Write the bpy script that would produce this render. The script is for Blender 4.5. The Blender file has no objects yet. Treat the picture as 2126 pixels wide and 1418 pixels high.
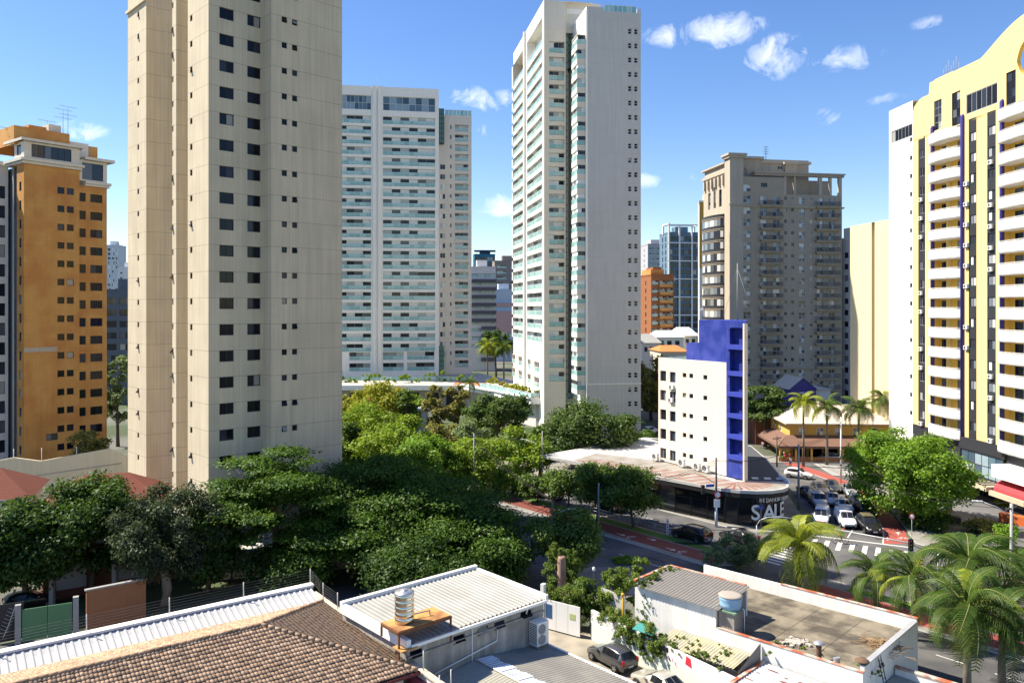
import bpy, math, random
import numpy as np
from mathutils import Vector, Matrix

sc = bpy.context.scene
# ---------------------------------------------------------------- camera
CAM_H = 26.0
FPX, CX, HY = 1653.5, 1063.0, 640.0          # focal length, centre column and horizon row of the 2126 px photograph
cam_d = bpy.data.cameras.new('camera'); cam = bpy.data.objects.new('camera', cam_d)
sc.collection.objects.link(cam); sc.camera = cam
cam.location = (0, 0, CAM_H); cam.rotation_euler = (math.pi/2, 0, 0)
cam_d.sensor_width = 36.0; cam_d.lens = 36.0*FPX/2126.0
cam_d.shift_x = 0.0; cam_d.shift_y = -69.0/2126.0
cam_d.clip_start = 0.5; cam_d.clip_end = 9000.0
# ---------------------------------------------------------------- sun, sky, exposure
SUN_EL = math.radians(51.0)
sh = Vector((-0.97, 0.24)).normalized()
SUN_DIR = Vector((sh.x*math.cos(SUN_EL), sh.y*math.cos(SUN_EL), math.sin(SUN_EL)))
sun_d = bpy.data.lights.new('sun', 'SUN'); sun = bpy.data.objects.new('sun', sun_d)
sc.collection.objects.link(sun); sun.location = (-60, 40, 120)
sun.rotation_euler = (-SUN_DIR).to_track_quat('-Z', 'Y').to_euler()
sun_d.energy = 5.0; sun_d.angle = math.radians(0.55); sun_d.color = (1.0, 0.91, 0.76)
world = bpy.data.worlds.new('World'); sc.world = world; world.use_nodes = True
EXPOSURE = 1.1
sc.view_settings.view_transform = 'Standard'; sc.view_settings.look = 'None'
sc.view_settings.exposure = EXPOSURE; sc.view_settings.gamma = 1.0
sc.view_settings.use_curve_mapping = False
sc.cycles.use_denoising = True
sc.cycles.denoising_prefilter = 'NONE'
sc.cycles.max_bounces = 6; sc.cycles.transparent_max_bounces = 6
sc.cycles.diffuse_bounces = 3; sc.cycles.glossy_bounces = 3

def px_dir(px, py):
    return Vector(((px-CX)/FPX, 1.0, -(py-HY)/FPX)).normalized()

def build_world():
    nt = world.node_tree; nt.nodes.clear()
    N = nt.nodes.new; L = nt.links.new
    out = N('ShaderNodeOutputWorld'); bg = N('ShaderNodeBackground')
    sky = N('ShaderNodeTexSky'); sky.sky_type = 'NISHITA'; sky.sun_disc = False
    sky.sun_elevation = SUN_EL; sky.sun_rotation = math.atan2(SUN_DIR.x, SUN_DIR.y)
    sky.altitude = 760; sky.air_density = 1.15; sky.dust_density = 0.3; sky.ozone_density = 2.2
    bg.inputs['Strength'].default_value = 0.09
    tc = N('ShaderNodeTexCoord')
    # small fair-weather clouds, each a noisy puff in its own direction of the sky
    puffs = [(1500, 62, 75, 34, 1.0), (1408, 72, 70, 26, .55), (1618, 118, 70, 40, 1.0), (1762, 121, 60, 24, .55), (1000, 206, 70, 30, .75),
             (1012, 264, 40, 18, .5), (1046, 430, 60, 32, 1.0), (170, 270, 44, 18, .8), (1720, 240, 34, 16, .6), (1340, 376, 34, 16, .7),
             (1935, 50, 34, 14, .4), (40, 60, 30, 10, .1), (1470, 370, 60, 10, .25), (1845, 205, 50, 10, .25)]
    noise = N('ShaderNodeTexNoise'); noise.inputs['Scale'].default_value = 30; noise.inputs['Detail'].default_value = 10; noise.inputs['Distortion'].default_value = 0.6
    noise.inputs['Roughness'].default_value = 0.62
    L(tc.outputs['Generated'], noise.inputs['Vector'])
    def math_(op, a, b=None, c=None):
        n = N('ShaderNodeMath'); n.operation = op
        for i, v in enumerate((a, b, c)):
            if v is None: continue
            if isinstance(v, (int, float)): n.inputs[i].default_value = v
            else: L(v, n.inputs[i])
        return n.outputs[0]
    total = None
    for (x, y, rx, ry, dens) in puffs:
        d = px_dir(x, y); right = Vector((0, 0, 1)).cross(d).normalized()*-1.0; up = right.cross(d).normalized()
        def dot(vec, k):
            n = N('ShaderNodeVectorMath'); n.operation = 'DOT_PRODUCT'; L(tc.outputs['Generated'], n.inputs[0])
            n.inputs[1].default_value = vec*k; return n.outputs['Value']
        a = dot(right, FPX/rx); b = dot(up, FPX/ry); f = dot(d, 1.0)
        r2 = math_('ADD', math_('MULTIPLY', a, a), math_('MULTIPLY', b, b))
        m = math_('SUBTRACT', 1.0, math_('MULTIPLY', r2, 0.75))
        m = math_('MAXIMUM', m, 0.0)
        m = math_('MULTIPLY', m, math_('GREATER_THAN', f, 0.0))
        m = math_('MULTIPLY', m, dens)
        total = m if total is None else math_('MAXIMUM', total, m)
    # wisps and body: noise eats the edge of each puff
    e = math_('ADD', math_('MULTIPLY', total, 1.0), math_('MULTIPLY', math_('SUBTRACT', noise.outputs['Fac'], 0.5), 4.0))
    e = math_('MULTIPLY', math_('MAXIMUM', math_('SUBTRACT', e, 0.30), 0.0), 0.62)
    e = math_('MULTIPLY', math_('MINIMUM', e, 0.9), math_('MINIMUM', math_('MULTIPLY', total, 3.0), 1.0))
    hsv = N('ShaderNodeHueSaturation'); hsv.inputs['Saturation'].default_value = SKY_SAT; hsv.inputs['Value'].default_value = SKY_VAL
    L(sky.outputs['Color'], hsv.inputs['Color']); hsv.inputs['Hue'].default_value = 0.512
    mix = N('ShaderNodeMixRGB'); mix.inputs[2].default_value = (7.6, 7.8, 8.2, 1)
    L(e, mix.inputs[0]); L(hsv.outputs['Color'], mix.inputs[1])
    L(mix.outputs[0], bg.inputs['Color']); L(bg.outputs[0], out.inputs['Surface'])
SKY_SAT, SKY_VAL = 1.24, 0.97
build_world()

# ---------------------------------------------------------------- helpers
def G(px, py, z=0.0):
    """the point at height z that the photograph shows at that pixel"""
    d = (CAM_H-z)*FPX/(py-HY); return ((px-CX)/FPX*d, d)
def at(px, py, d):
    return Vector(((px-CX)/FPX*d, d, CAM_H-(py-HY)/FPX*d))
def zat(py, d): return CAM_H-(py-HY)/FPX*d

COL = sc.collection
def clamp01(v): return max(0.0, min(1.0, v))

class MB:
    """collects faces; build() links them as one mesh object"""
    def __init__(s): s.v = []; s.f = []; s.m = []; s.sm = []; s.T = None
    def pt(s, p):
        p = Vector(p)
        if s.T is not None: p = s.T @ p
        s.v.append((p.x, p.y, p.z)); return len(s.v)-1
    def face(s, pts, m=0, smooth=False):
        s.f.append(tuple(s.pt(p) for p in pts)); s.m.append(m); s.sm.append(smooth)
    def idx(s, ids, m=0, smooth=False): s.f.append(tuple(ids)); s.m.append(m); s.sm.append(smooth)
    def box(s, x0, x1, y0, y1, z0, z1, m=0):
        i = [s.pt((x, y, z)) for z in (z0, z1) for y in (y0, y1) for x in (x0, x1)]
        for q in ((0, 2, 3, 1), (4, 5, 7, 6), (0, 1, 5, 4), (2, 6, 7, 3), (0, 4, 6, 2), (1, 3, 7, 5)): s.idx([i[k] for k in q], m)
    def obox(s, c, sx, sy, sz, rz=0.0, m=0):
        """box with its base centre at c, turned by rz"""
        ca, sa = math.cos(rz), math.sin(rz); i = []
        for z in (0, sz):
            for y in (-sy/2, sy/2):
                for x in (-sx/2, sx/2): i.append(s.pt((c[0]+x*ca-y*sa, c[1]+x*sa+y*ca, c[2]+z)))
        for q in ((0, 2, 3, 1), (4, 5, 7, 6), (0, 1, 5, 4), (2, 6, 7, 3), (0, 4, 6, 2), (1, 3, 7, 5)): s.idx([i[k] for k in q], m)
    def prism(s, poly, z0, z1, m=0, mtop=None, bottom=False):
        n = len(poly)
        area = sum(poly[i][0]*poly[(i+1) % n][1]-poly[(i+1) % n][0]*poly[i][1] for i in range(n))
        if area < 0: poly = poly[::-1]
        a = [s.pt((p[0], p[1], z0)) for p in poly]; b = [s.pt((p[0], p[1], z1)) for p in poly]
        for k in range(n): s.idx((a[k], a[(k+1) % n], b[(k+1) % n], b[k]), m)
        s.idx(b, m if mtop is None else mtop)
        if bottom: s.idx(a[::-1], m)
    def sheet(s, poly, z, m=0):
        n = len(poly)
        area = sum(poly[i][0]*poly[(i+1) % n][1]-poly[(i+1) % n][0]*poly[i][1] for i in range(n))
        if area < 0: poly = poly[::-1]
        s.face([(p[0], p[1], z) for p in poly], m)
    def tube(s, p0, p1, r0, r1=None, n=8, m=0, caps=True):
        r1 = r0 if r1 is None else r1
        p0, p1 = Vector(p0), Vector(p1); d = (p1-p0)
        if d.length < 1e-6: return
        q = d.to_track_quat('Z', 'Y').to_matrix(); A = []; Bq = []
        for k in range(n):
            t = 2*math.pi*k/n; o = q @ Vector((math.cos(t), math.sin(t), 0))
            A.append(s.pt(p0+o*r0)); Bq.append(s.pt(p1+o*r1))
        for k in range(n): s.idx((A[k], A[(k+1) % n], Bq[(k+1) % n], Bq[k]), m, True)
        if caps: s.idx(A[::-1], m); s.idx(Bq, m)
    def path(s, pts, rad, n=6, m=0):
        """one swept tube along a polyline"""
        rings = []; P = [Vector(p) for p in pts]
        for i, p in enumerate(P):
            d = (P[min(i+1, len(P)-1)]-P[max(i-1, 0)]).normalized(); q = d.to_track_quat('Z', 'Y').to_matrix()
            r = rad[i] if isinstance(rad, (list, tuple)) else rad
            rings.append([s.pt(p+q @ Vector((math.cos(2*math.pi*k/n)*r, math.sin(2*math.pi*k/n)*r, 0))) for k in range(n)])
        for a, b in zip(rings, rings[1:]):
            for k in range(n): s.idx((a[k], a[(k+1) % n], b[(k+1) % n], b[k]), m, True)
        s.idx(rings[0][::-1], m); s.idx(rings[-1], m)
    def lathe(s, prof, c=(0, 0, 0), n=20, m=0):
        rings = [[s.pt((c[0]+r*math.cos(2*math.pi*k/n), c[1]+r*math.sin(2*math.pi*k/n), c[2]+z)) for k in range(n)] for r, z in prof]
        for a, b in zip(rings, rings[1:]):
            for k in range(n): s.idx((a[k], a[(k+1) % n], b[(k+1) % n], b[k]), m, True)
        s.idx(rings[0][::-1], m); s.idx(rings[-1], m)
    def mesh(s, name, mats):
        me = bpy.data.meshes.new(name); me.from_pydata(s.v, [], s.f)
        for x in (mats if isinstance(mats, (list, tuple)) else [mats]): me.materials.append(x)
        me.polygons.foreach_set('material_index', s.m); me.polygons.foreach_set('use_smooth', s.sm)
        me.update(); return me
    def build(s, name, mats, parent=None, loc=None, rz=None):
        if not s.f: return None
        return link(name, s.mesh(name, mats), parent, loc, rz)

def link(name, me, parent=None, loc=None, rz=None, rot=None):
    o = bpy.data.objects.new(name, me); COL.objects.link(o)
    if parent is not None: o.parent = parent
    if loc is not None: o.location = loc
    if rz is not None: o.rotation_euler = (0, 0, rz)
    if rot is not None: o.rotation_euler = rot
    return o
def tag(o, label=None, cat=None, group=None, kind=None):
    if label: o['label'] = label
    if cat: o['category'] = cat
    if group: o['group'] = group
    if kind: o['kind'] = kind
    elif cat: o['kind'] = 'thing'
    return o
def thing(name, label, cat, loc=(0, 0, 0), rz=0.0, group=None):
    o = bpy.data.objects.new(name, None); COL.objects.link(o); o.empty_display_size = .3
    o.location = loc; o.rotation_euler = (0, 0, rz); return tag(o, label, cat, group)
def copy_tree(o, parent=None):
    c = o.copy(); COL.objects.link(c); c.parent = parent
    for ch in list(o.children): copy_tree(ch, c)
    return c
def sub(mb_fn, name, mats, parent, **k):
    mb = MB(); mb_fn(mb); return mb.build(name, mats, parent, **k)

# ---------------------------------------------------------------- materials
MATS = {}
def mat(name, col, rough=.8, var=.12, scale=.8, streak=0.0, bump=0.0, metal=0.0, spec=.3, joints=None, vjoints=None, tile=None, col2=None, mix_scale=.15, patches=None):
    """procedural painted / plastered / metal surface. joints: (period, width, offset, factor) horizontal joint lines by height"""
    if name in MATS: return MATS[name]
    m = bpy.data.materials.new(name); m.use_nodes = True; nt = m.node_tree; N = nt.nodes.new; L = nt.links.new
    b = nt.nodes['Principled BSDF']; b.inputs['Roughness'].default_value = rough; b.inputs['Metallic'].default_value = metal
    b.inputs['Specular IOR Level'].default_value = spec
    tc = N('ShaderNodeTexCoord')
    def mth(op, a, c=None):
        n = N('ShaderNodeMath'); n.operation = op
        for i, v in enumerate((a, c)):
            if v is None: continue
            if isinstance(v, (int, float)): n.inputs[i].default_value = v
            else: L(v, n.inputs[i])
        return n.outputs[0]
    no = N('ShaderNodeTexNoise'); no.inputs['Scale'].default_value = scale; no.inputs['Detail'].default_value = 6; no.inputs['Roughness'].default_value = .65
    L(tc.outputs['Object'], no.inputs['Vector'])
    fac = mth('ADD', mth('MULTIPLY', no.outputs['Fac'], 2*var), 1-var)
    if streak:
        mp = N('ShaderNodeMapping'); mp.inputs['Scale'].default_value = (1.6, 1.6, .07); L(tc.outputs['Object'], mp.inputs['Vector'])
        n2 = N('ShaderNodeTexNoise'); n2.inputs['Scale'].default_value = 1.5; n2.inputs['Detail'].default_value = 5; L(mp.outputs[0], n2.inputs['Vector'])
        fac = mth('MULTIPLY', fac, mth('ADD', mth('MULTIPLY', n2.outputs['Fac'], 2*streak), 1-streak))
    if joints or vjoints or tile:
        sx = N('ShaderNodeSeparateXYZ'); L(tc.outputs['Object'], sx.inputs[0])
        if joints:
            p, w, off, k = joints
            mo = mth('MODULO', mth('ADD', sx.outputs['Z'], 1000*p-off), p)
            fac = mth('MULTIPLY', fac, mth('SUBTRACT', 1.0, mth('MULTIPLY', mth('LESS_THAN', mo, w), 1-k)))
        if vjoints:
            p, w, off, k = vjoints
            mo = mth('MODULO', mth('ADD', mth('ADD', sx.outputs['X'], sx.outputs['Y']), 1000*p-off), p)
            fac = mth('MULTIPLY', fac, mth('SUBTRACT', 1.0, mth('MULTIPLY', mth('LESS_THAN', mo, w), 1-k)))
        if tile:
            p, k = tile
            a_ = mth('LESS_THAN', mth('MODULO', mth('ADD', sx.outputs['Z'], 1000), p), p*.16)
            h_ = mth('LESS_THAN', mth('MODULO', mth('ADD', mth('ADD', sx.outputs['X'], sx.outputs['Y']), 1000), p*2), p*.2)
            fac = mth('MULTIPLY', fac, mth('SUBTRACT', 1.0, mth('MULTIPLY', mth('MAXIMUM', a_, h_), 1-k)))
    rgb = N('ShaderNodeRGB'); rgb.outputs[0].default_value = (*col, 1); base = rgb.outputs[0]
    if col2:
        n3 = N('ShaderNodeTexNoise'); n3.inputs['Scale'].default_value = mix_scale; n3.inputs['Detail'].default_value = 4; L(tc.outputs['Object'], n3.inputs['Vector'])
        rp = N('ShaderNodeValToRGB'); rp.color_ramp.elements[0].position = .42; rp.color_ramp.elements[1].position = .62
        L(n3.outputs['Fac'], rp.inputs['Fac'])
        mx = N('ShaderNodeMixRGB'); L(rp.outputs['Color'], mx.inputs[0]); L(base, mx.inputs[1]); mx.inputs[2].default_value = (*col2, 1); base = mx.outputs[0]
    mul = N('ShaderNodeVectorMath'); mul.operation = 'SCALE'; L(base, mul.inputs[0]); L(fac, mul.inputs['Scale'])
    L(mul.outputs[0], b.inputs['Base Color'])
    if bump:
        n4 = N('ShaderNodeTexNoise'); n4.inputs['Scale'].default_value = scale*12; n4.inputs['Detail'].default_value = 3; L(tc.outputs['Object'], n4.inputs['Vector'])
        bp = N('ShaderNodeBump'); bp.inputs['Strength'].default_value = bump; bp.inputs['Distance'].default_value = .05
        L(n4.outputs['Fac'], bp.inputs['Height']); L(bp.outputs[0], b.inputs['Normal'])
    MATS[name] = m; return m

def glass(name, cols, rough=.06, spec=.5, alpha=1.0):
    """window panes: every pane (mesh island) of every window draws its own tone - bare dark glass, blinds or curtain behind it"""
    if name in MATS: return MATS[name]
    m = bpy.data.materials.new(name); m.use_nodes = True; nt = m.node_tree; N = nt.nodes.new; L = nt.links.new
    b = nt.nodes['Principled BSDF']; b.inputs['Roughness'].default_value = rough; b.inputs['Specular IOR Level'].default_value = spec
    b.inputs['Alpha'].default_value = alpha
    ge = N('ShaderNodeNewGeometry'); oi = N('ShaderNodeObjectInfo')
    ad = N('ShaderNodeMath'); ad.operation = 'ADD'; L(ge.outputs['Random Per Island'], ad.inputs[0]); L(oi.outputs['Random'], ad.inputs[1])
    fr = N('ShaderNodeMath'); fr.operation = 'FRACT'; L(ad.outputs[0], fr.inputs[0])
    rp = N('ShaderNodeValToRGB'); rp.color_ramp.interpolation = 'CONSTANT'
    els = rp.color_ramp.elements
    els[0].position = 0; els[0].color = (*cols[0][1], 1); els[1].position = cols[0][0]; els[1].color = (*cols[1][1], 1)
    for i in range(1, len(cols)-1):
        e = els.new(cols[i][0]); e.color = (*cols[i+1][1], 1)
    L(fr.outputs[0], rp.inputs['Fac']); L(rp.outputs['Color'], b.inputs['Base Color'])
    MATS[name] = m; return m

def leafmat(name, c1, c2, trans=.35, flower=None):
    if name in MATS: return MATS[name]
    m = bpy.data.materials.new(name); m.use_nodes = True; nt = m.node_tree; N = nt.nodes.new; L = nt.links.new
    nt.nodes.remove(nt.nodes['Principled BSDF']); out = nt.nodes['Material Output']
    ge = N('ShaderNodeNewGeometry'); tc = N('ShaderNodeTexCoord')
    no = N('ShaderNodeTexNoise'); no.inputs['Scale'].default_value = .55; no.inputs['Detail'].default_value = 2; L(tc.outputs['Object'], no.inputs['Vector'])
    ad = N('ShaderNodeMath'); ad.operation = 'MULTIPLY_ADD'; L(ge.outputs['Random Per Island'], ad.inputs[0]); ad.inputs[1].default_value = .6
    s2 = N('ShaderNodeMath'); s2.operation = 'MULTIPLY_ADD'; L(no.outputs['Fac'], s2.inputs[0]); s2.inputs[1].default_value = 1.5; s2.inputs[2].default_value = -.55
    L(s2.outputs[0], ad.inputs[2])
    rp = N('ShaderNodeValToRGB'); rp.color_ramp.elements[0].color = (*c1, 1); rp.color_ramp.elements[1].color = (*c2, 1)
    rp.color_ramp.elements[0].position = .05; rp.color_ramp.elements[1].position = .95
    L(ad.outputs[0], rp.inputs['Fac']); col = rp.outputs['Color']
    if flower:
        n5 = N('ShaderNodeTexNoise'); n5.inputs['Scale'].default_value = .8; L(tc.outputs['Object'], n5.inputs['Vector'])
        cr = N('ShaderNodeValToRGB'); cr.color_ramp.elements[0].position = flower[1]; cr.color_ramp.elements[1].position = flower[1]+.06
        L(n5.outputs['Fac'], cr.inputs['Fac']); mx = N('ShaderNodeMixRGB'); L(cr.outputs['Color'], mx.inputs[0]); L(col, mx.inputs[1])
        mx.inputs[2].default_value = (*flower[0], 1); col = mx.outputs[0]
    d = N('ShaderNodeBsdfDiffuse'); t = N('ShaderNodeBsdfTranslucent'); g = N('ShaderNodeBsdfGlossy'); g.inputs['Roughness'].default_value = .5
    g.inputs['Color'].default_value = (.8, .85, .8, 1)
    L(col, d.inputs['Color'])
    tm = N('ShaderNodeMixRGB'); tm.blend_type = 'MULTIPLY'; tm.inputs[0].default_value = 1; L(col, tm.inputs[1]); tm.inputs[2].default_value = (1.35, 1.3, .55, 1); L(tm.outputs[0], t.inputs['Color'])
    m1 = N('ShaderNodeMixShader'); m1.inputs[0].default_value = trans; L(d.outputs[0], m1.inputs[1]); L(t.outputs[0], m1.inputs[2])
    m2 = N('ShaderNodeMixShader'); m2.inputs[0].default_value = .018; L(m1.outputs[0], m2.inputs[1]); L(g.outputs[0], m2.inputs[2])
    L(m2.outputs[0], out.inputs['Surface']); MATS[name] = m; return m

FR_DARK = mat('dark_aluminium', (.03, .03, .035), .45, .1)
FR_WHITE = mat('white_frame', (.72, .72, .70), .5, .06)
FR_GREY = mat('grey_frame', (.28, .29, .30), .5, .1)
GL_DARK = glass('dark_window_glass', [(.55, (.012, .015, .025)), (.8, (.03, .04, .06)), (.93, (.10, .11, .13)), (1, (.34, .34, .32))])
GL_TAN = glass('tan_tower_glass', [(.66, (.006, .008, .013)), (.86, (.012, .015, .024)), (.97, (.035, .04, .06)), (1, (.3, .29, .26))], .1, .22)
GL_APT = glass('curtained_glass', [(.32, (.022, .03, .042)), (.42, (.12, .13, .14)), (.6, (.42, .48, .48)), (1, (.72, .75, .74))], .08, .4)
GL_BLUE = glass('blue_tint_glass', [(.4, (.05, .09, .13)), (.7, (.10, .17, .22)), (1, (.25, .33, .38))])
GL_TEAL = glass('teal_rail_glass', [(.5, (.27, .50, .48)), (1, (.40, .62, .60))], .1, .45, .86)
GL_TEALW = glass('teal_shaft_glass', [(.5, (.06, .15, .13)), (1, (.12, .24, .2))], .08, .5)
GL_CURT = glass('grey_curtain_glass', [(.35, (.03, .035, .05)), (.6, (.16, .18, .21)), (.8, (.3, .32, .34)), (1, (.6, .6, .58))])

# ---------------------------------------------------------------- windows
STY = {
 'tan2':  dict(n=2, rows=1, fm=FR_DARK, gm=GL_TAN, t=.07),
 'tan1':  dict(n=1, rows=1, fm=FR_DARK, gm=GL_TAN, t=.06),
 'tiltd': dict(n=1, rows=1, fm=FR_DARK, gm=GL_TAN, t=.06, tilt=.35),
 'dark1': dict(n=1, rows=1, fm=FR_DARK, gm=GL_DARK, t=.05),
 'dark2': dict(n=2, rows=1, fm=FR_DARK, gm=GL_DARK, t=.05),
 'dark2r': dict(n=2, rows=2, fm=FR_WHITE, gm=GL_DARK, t=.07),
 'hop':   dict(n=1, rows=2, fm=FR_WHITE, gm=GL_TAN, t=.09),
 'dark6': dict(n=6, rows=1, fm=FR_DARK, gm=GL_DARK, t=.06),
 'dark8': dict(n=8, rows=2, fm=FR_WHITE, gm=GL_BLUE, t=.08),
 'curt2': dict(n=2, rows=1, fm=FR_DARK, gm=GL_CURT, t=.06),
 'shut':  dict(n=2, rows=2, fm=FR_WHITE, gm=GL_CURT, t=.06),
 'balcD': dict(n=6, rows=1, fm=FR_WHITE, gm=GL_APT, t=.04, rail=1.0),
 'balc7': dict(n=4, rows=1, fm=FR_WHITE, gm=GL_APT, t=.05, rail=1.0),
 'balc4': dict(n=3, rows=1, fm=FR_WHITE, gm=GL_APT, t=.05, rail=1.0),
 'balc3': dict(n=3, rows=1, fm=FR_WHITE, gm=GL_APT, t=.05, rail=1.0),
 'apt2':  dict(n=2, rows=1, fm=FR_WHITE, gm=GL_APT, t=.06),
 'store': dict(n=1, rows=1, fm=FR_DARK, gm=GL_DARK, t=.08),
 'yel2':  dict(n=2, rows=1, fm=FR_DARK, gm=GL_CURT, t=.06),
 'tall4': dict(n=2, rows=4, fm=FR_DARK, gm=GL_DARK, t=.07),
 'strip': dict(n=6, rows=1, fm=FR_GREY, gm=GL_DARK, t=.12),
 'shop6': dict(n=6, rows=2, fm=FR_DARK, gm=GL_BLUE, t=.09),
}
def window_geo(mb, st, w, h, y=0.0):
    S = STY[st]; t = S['t']; n, r = S['n'], S['rows']
    x0, x1, z0, z1 = -w/2, w/2, -h/2, h/2
    mb.box(x0, x1, y, y+.07, z0, z0+t, 0); mb.box(x0, x1, y, y+.07, z1-t, z1, 0)
    mb.box(x0, x0+t, y+.002, y+.068, z0+t, z1-t, 0); mb.box(x1-t, x1, y+.002, y+.068, z0+t, z1-t, 0)
    pw = (w-2*t)/n; ph = (h-2*t)/r
    for k in range(1, n): mb.box(x0+t+k*pw-t*.35, x0+t+k*pw+t*.35, y+.004, y+.066, z0+t, z1-t, 0)
    for k in range(1, r): mb.box(x0+t, x1-t, y+.006, y+.064, z0+t+k*ph-t*.4, z0+t+k*ph+t*.4, 0)
    tl = S.get('tilt', 0)
    for i in range(n):
        for j in range(r):
            a, c = x0+t+i*pw, z0+t+j*ph
            if tl: mb.face([(a, y-tl, c+.06), (a+pw, y-tl, c+.06), (a+pw, y+.04, c+ph), (a, y+.04, c+ph)], 1); mb.face([(a, y+.05, c), (a+pw, y+.05, c), (a+pw, y+.05, c+ph), (a, y+.05, c+ph)], 2)
            else: mb.face([(a, y+.04, c), (a+pw, y+.04, c), (a+pw, y+.04, c+ph), (a, y+.04, c+ph)], 1)
DARKROOM = mat('dark_interior', (.012, .012, .014), .9, .1)
def rail_geo(mb, w, h, rh, y):
    """glass balustrade: n sheets with posts and a top rail"""
    z0 = -h/2; n = max(2, int(w/1.4)); pw = w/n
    for i in range(n): mb.box(-w/2+i*pw+.03, -w/2+(i+1)*pw-.03, y, y+.02, z0+.08, z0+rh-.03, 1)
    mb.box(-w/2, w/2, y-.02, y+.04, z0+rh-.03, z0+rh+.03, 0)
    for i in range(n+1):
        x = -w/2+i*pw; x = min(max(x, -w/2+.03), w/2-.03); mb.box(x-.025, x+.025, y-.01, y+.03, z0, z0+rh-.03, 0)
WCACHE = {}
WARE = {'tan1': 'window', 'tan2': 'window'}

class Bld:
    """a building: walls with real openings, windows as parts, in a frame whose x runs along its front and y into it"""
    def __init__(s, name, label, cat, loc, ang, group=None):
        s.root = thing(name, label, cat, (loc[0], loc[1], 0), ang, group); s.ang = ang; s.loc = Vector((loc[0], loc[1], 0))
        s.walls = {}; s.wins = []
    def mb(s, part='wall'):
        return s.walls.setdefault(part, MB())
    def wpt(s, x, y, z=0):
        ca, sa = math.cos(s.ang), math.sin(s.ang); return Vector((s.loc.x+x*ca-y*sa, s.loc.y+x*sa+y*ca, z))
    def face(s, a, b, z0, z1, holes=(), m=0, reveal=.18, part='wall', rm=None):
        a, b = Vector(a), Vector(b); d = b-a; Lr = d.length; d = d/Lr; inn = Vector((-d.y, d.x)); mb = s.mb(part)
        us = sorted({0.0, Lr}|{round(h[0], 4) for h in holes}|{round(h[1], 4) for h in holes})
        zs = sorted({z0, z1}|{round(h[2], 4) for h in holes}|{round(h[3], 4) for h in holes})
        def P(u, z, y=0.0): q = a+d*u+inn*y; return (q.x, q.y, z)
        for k in range(len(zs)-1):
            zc = (zs[k]+zs[k+1])/2; row = [h for h in holes if h[2] < zc < h[3]]
            if not row: mb.face([P(0, zs[k]), P(Lr, zs[k]), P(Lr, zs[k+1]), P(0, zs[k+1])], m); continue
            start = None
            for i in range(len(us)-1):
                uc = (us[i]+us[i+1])/2; inh = any(h[0] < uc < h[1] for h in row)
                if not inh and start is None: start = us[i]
                if start is not None and (inh or i == len(us)-2):
                    e = us[i] if inh else us[i+1]
                    mb.face([P(start, zs[k]), P(e, zs[k]), P(e, zs[k+1]), P(start, zs[k+1])], m); start = None
        for h in holes:
            u0, u1, q0, q1, st = h[:5]; rv = h[5] if len(h) > 5 else reveal; r_ = m if rm is None else rm
            mb.face([P(u0, q0), P(u0, q0, rv), P(u0, q1, rv), P(u0, q1)], r_); mb.face([P(u1, q0, rv), P(u1, q0), P(u1, q1), P(u1, q1, rv)], r_)
            mb.face([P(u0, q1), P(u0, q1, rv), P(u1, q1, rv), P(u1, q1)], r_); mb.face([P(u0, q0, rv), P(u0, q0), P(u1, q0), P(u1, q0, rv)], r_)
            if st is None: continue
            yy = rv-.09; c = P((u0+u1)/2, (q0+q1)/2, yy)
            s.wins.append((st, round(u1-u0-.004, 3), round(q1-q0-.004, 3), c, math.atan2(d.y, d.x), yy))
            mb.face([P(u0, q0, rv), P(u1, q0, rv), P(u1, q1, rv), P(u0, q1, rv)], r_)
    def finish(s, mats, limit=100, wname='window', balname='balcony', maxparts=100):
        for part, mb in s.walls.items(): mb.build(part, mats, s.root)
        for nm in (wname, balname):
            lst = [w for w in s.wins if ('rail' in STY[w[0]]) == (nm == balname)]
            lst.sort(key=lambda w: (s.wpt(*w[3])-Vector((0, 0, CAM_H))).length)
            rest = MB()
            for i, (st, w, h, c, ang, yy) in enumerate(lst):
                S = STY[st]; key = (st, w, h, round(yy, 2))
                if i < maxparts:
                    if key not in WCACHE:
                        mb = MB(); window_geo(mb, st, w, h); me = mb.mesh(nm, [S['fm'], S['gm'], DARKROOM]); rme = None
                        if 'rail' in S: r = MB(); rail_geo(r, w, h, S['rail'], .08-yy); rme = r.mesh('railing', [FR_WHITE, GL_TEAL])
                        WCACHE[key] = (me, rme)
                    me, rme = WCACHE[key]
                    o = link(nm, me, s.root, c, ang)
                    if rme: link('railing', rme, o)
                else:
                    rest.T = Matrix.Translation(Vector(c)) @ Matrix.Rotation(ang, 4, 'Z'); window_geo(rest, st, w, h)
                    if 'rail' in S: rest2 = rest
            if rest.f:
                o = rest.build(nm, [STY[lst[-1][0]]['fm'], STY[lst[-1][0]]['gm'], DARKROOM], s.root); o['kind'] = 'stuff'
        return s
# ---------------------------------------------------------------- tall buildings
def upx(b, o, d, px):
    """distance along local direction d from local point o at which that picture column is met"""
    p = b.wpt(*o); q = b.wpt(o[0]+d[0], o[1]+d[1])-p; k = (px-CX)/FPX
    return (k*p.y-p.x)/(q.x-k*q.y)
R = random.Random(7)

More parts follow.
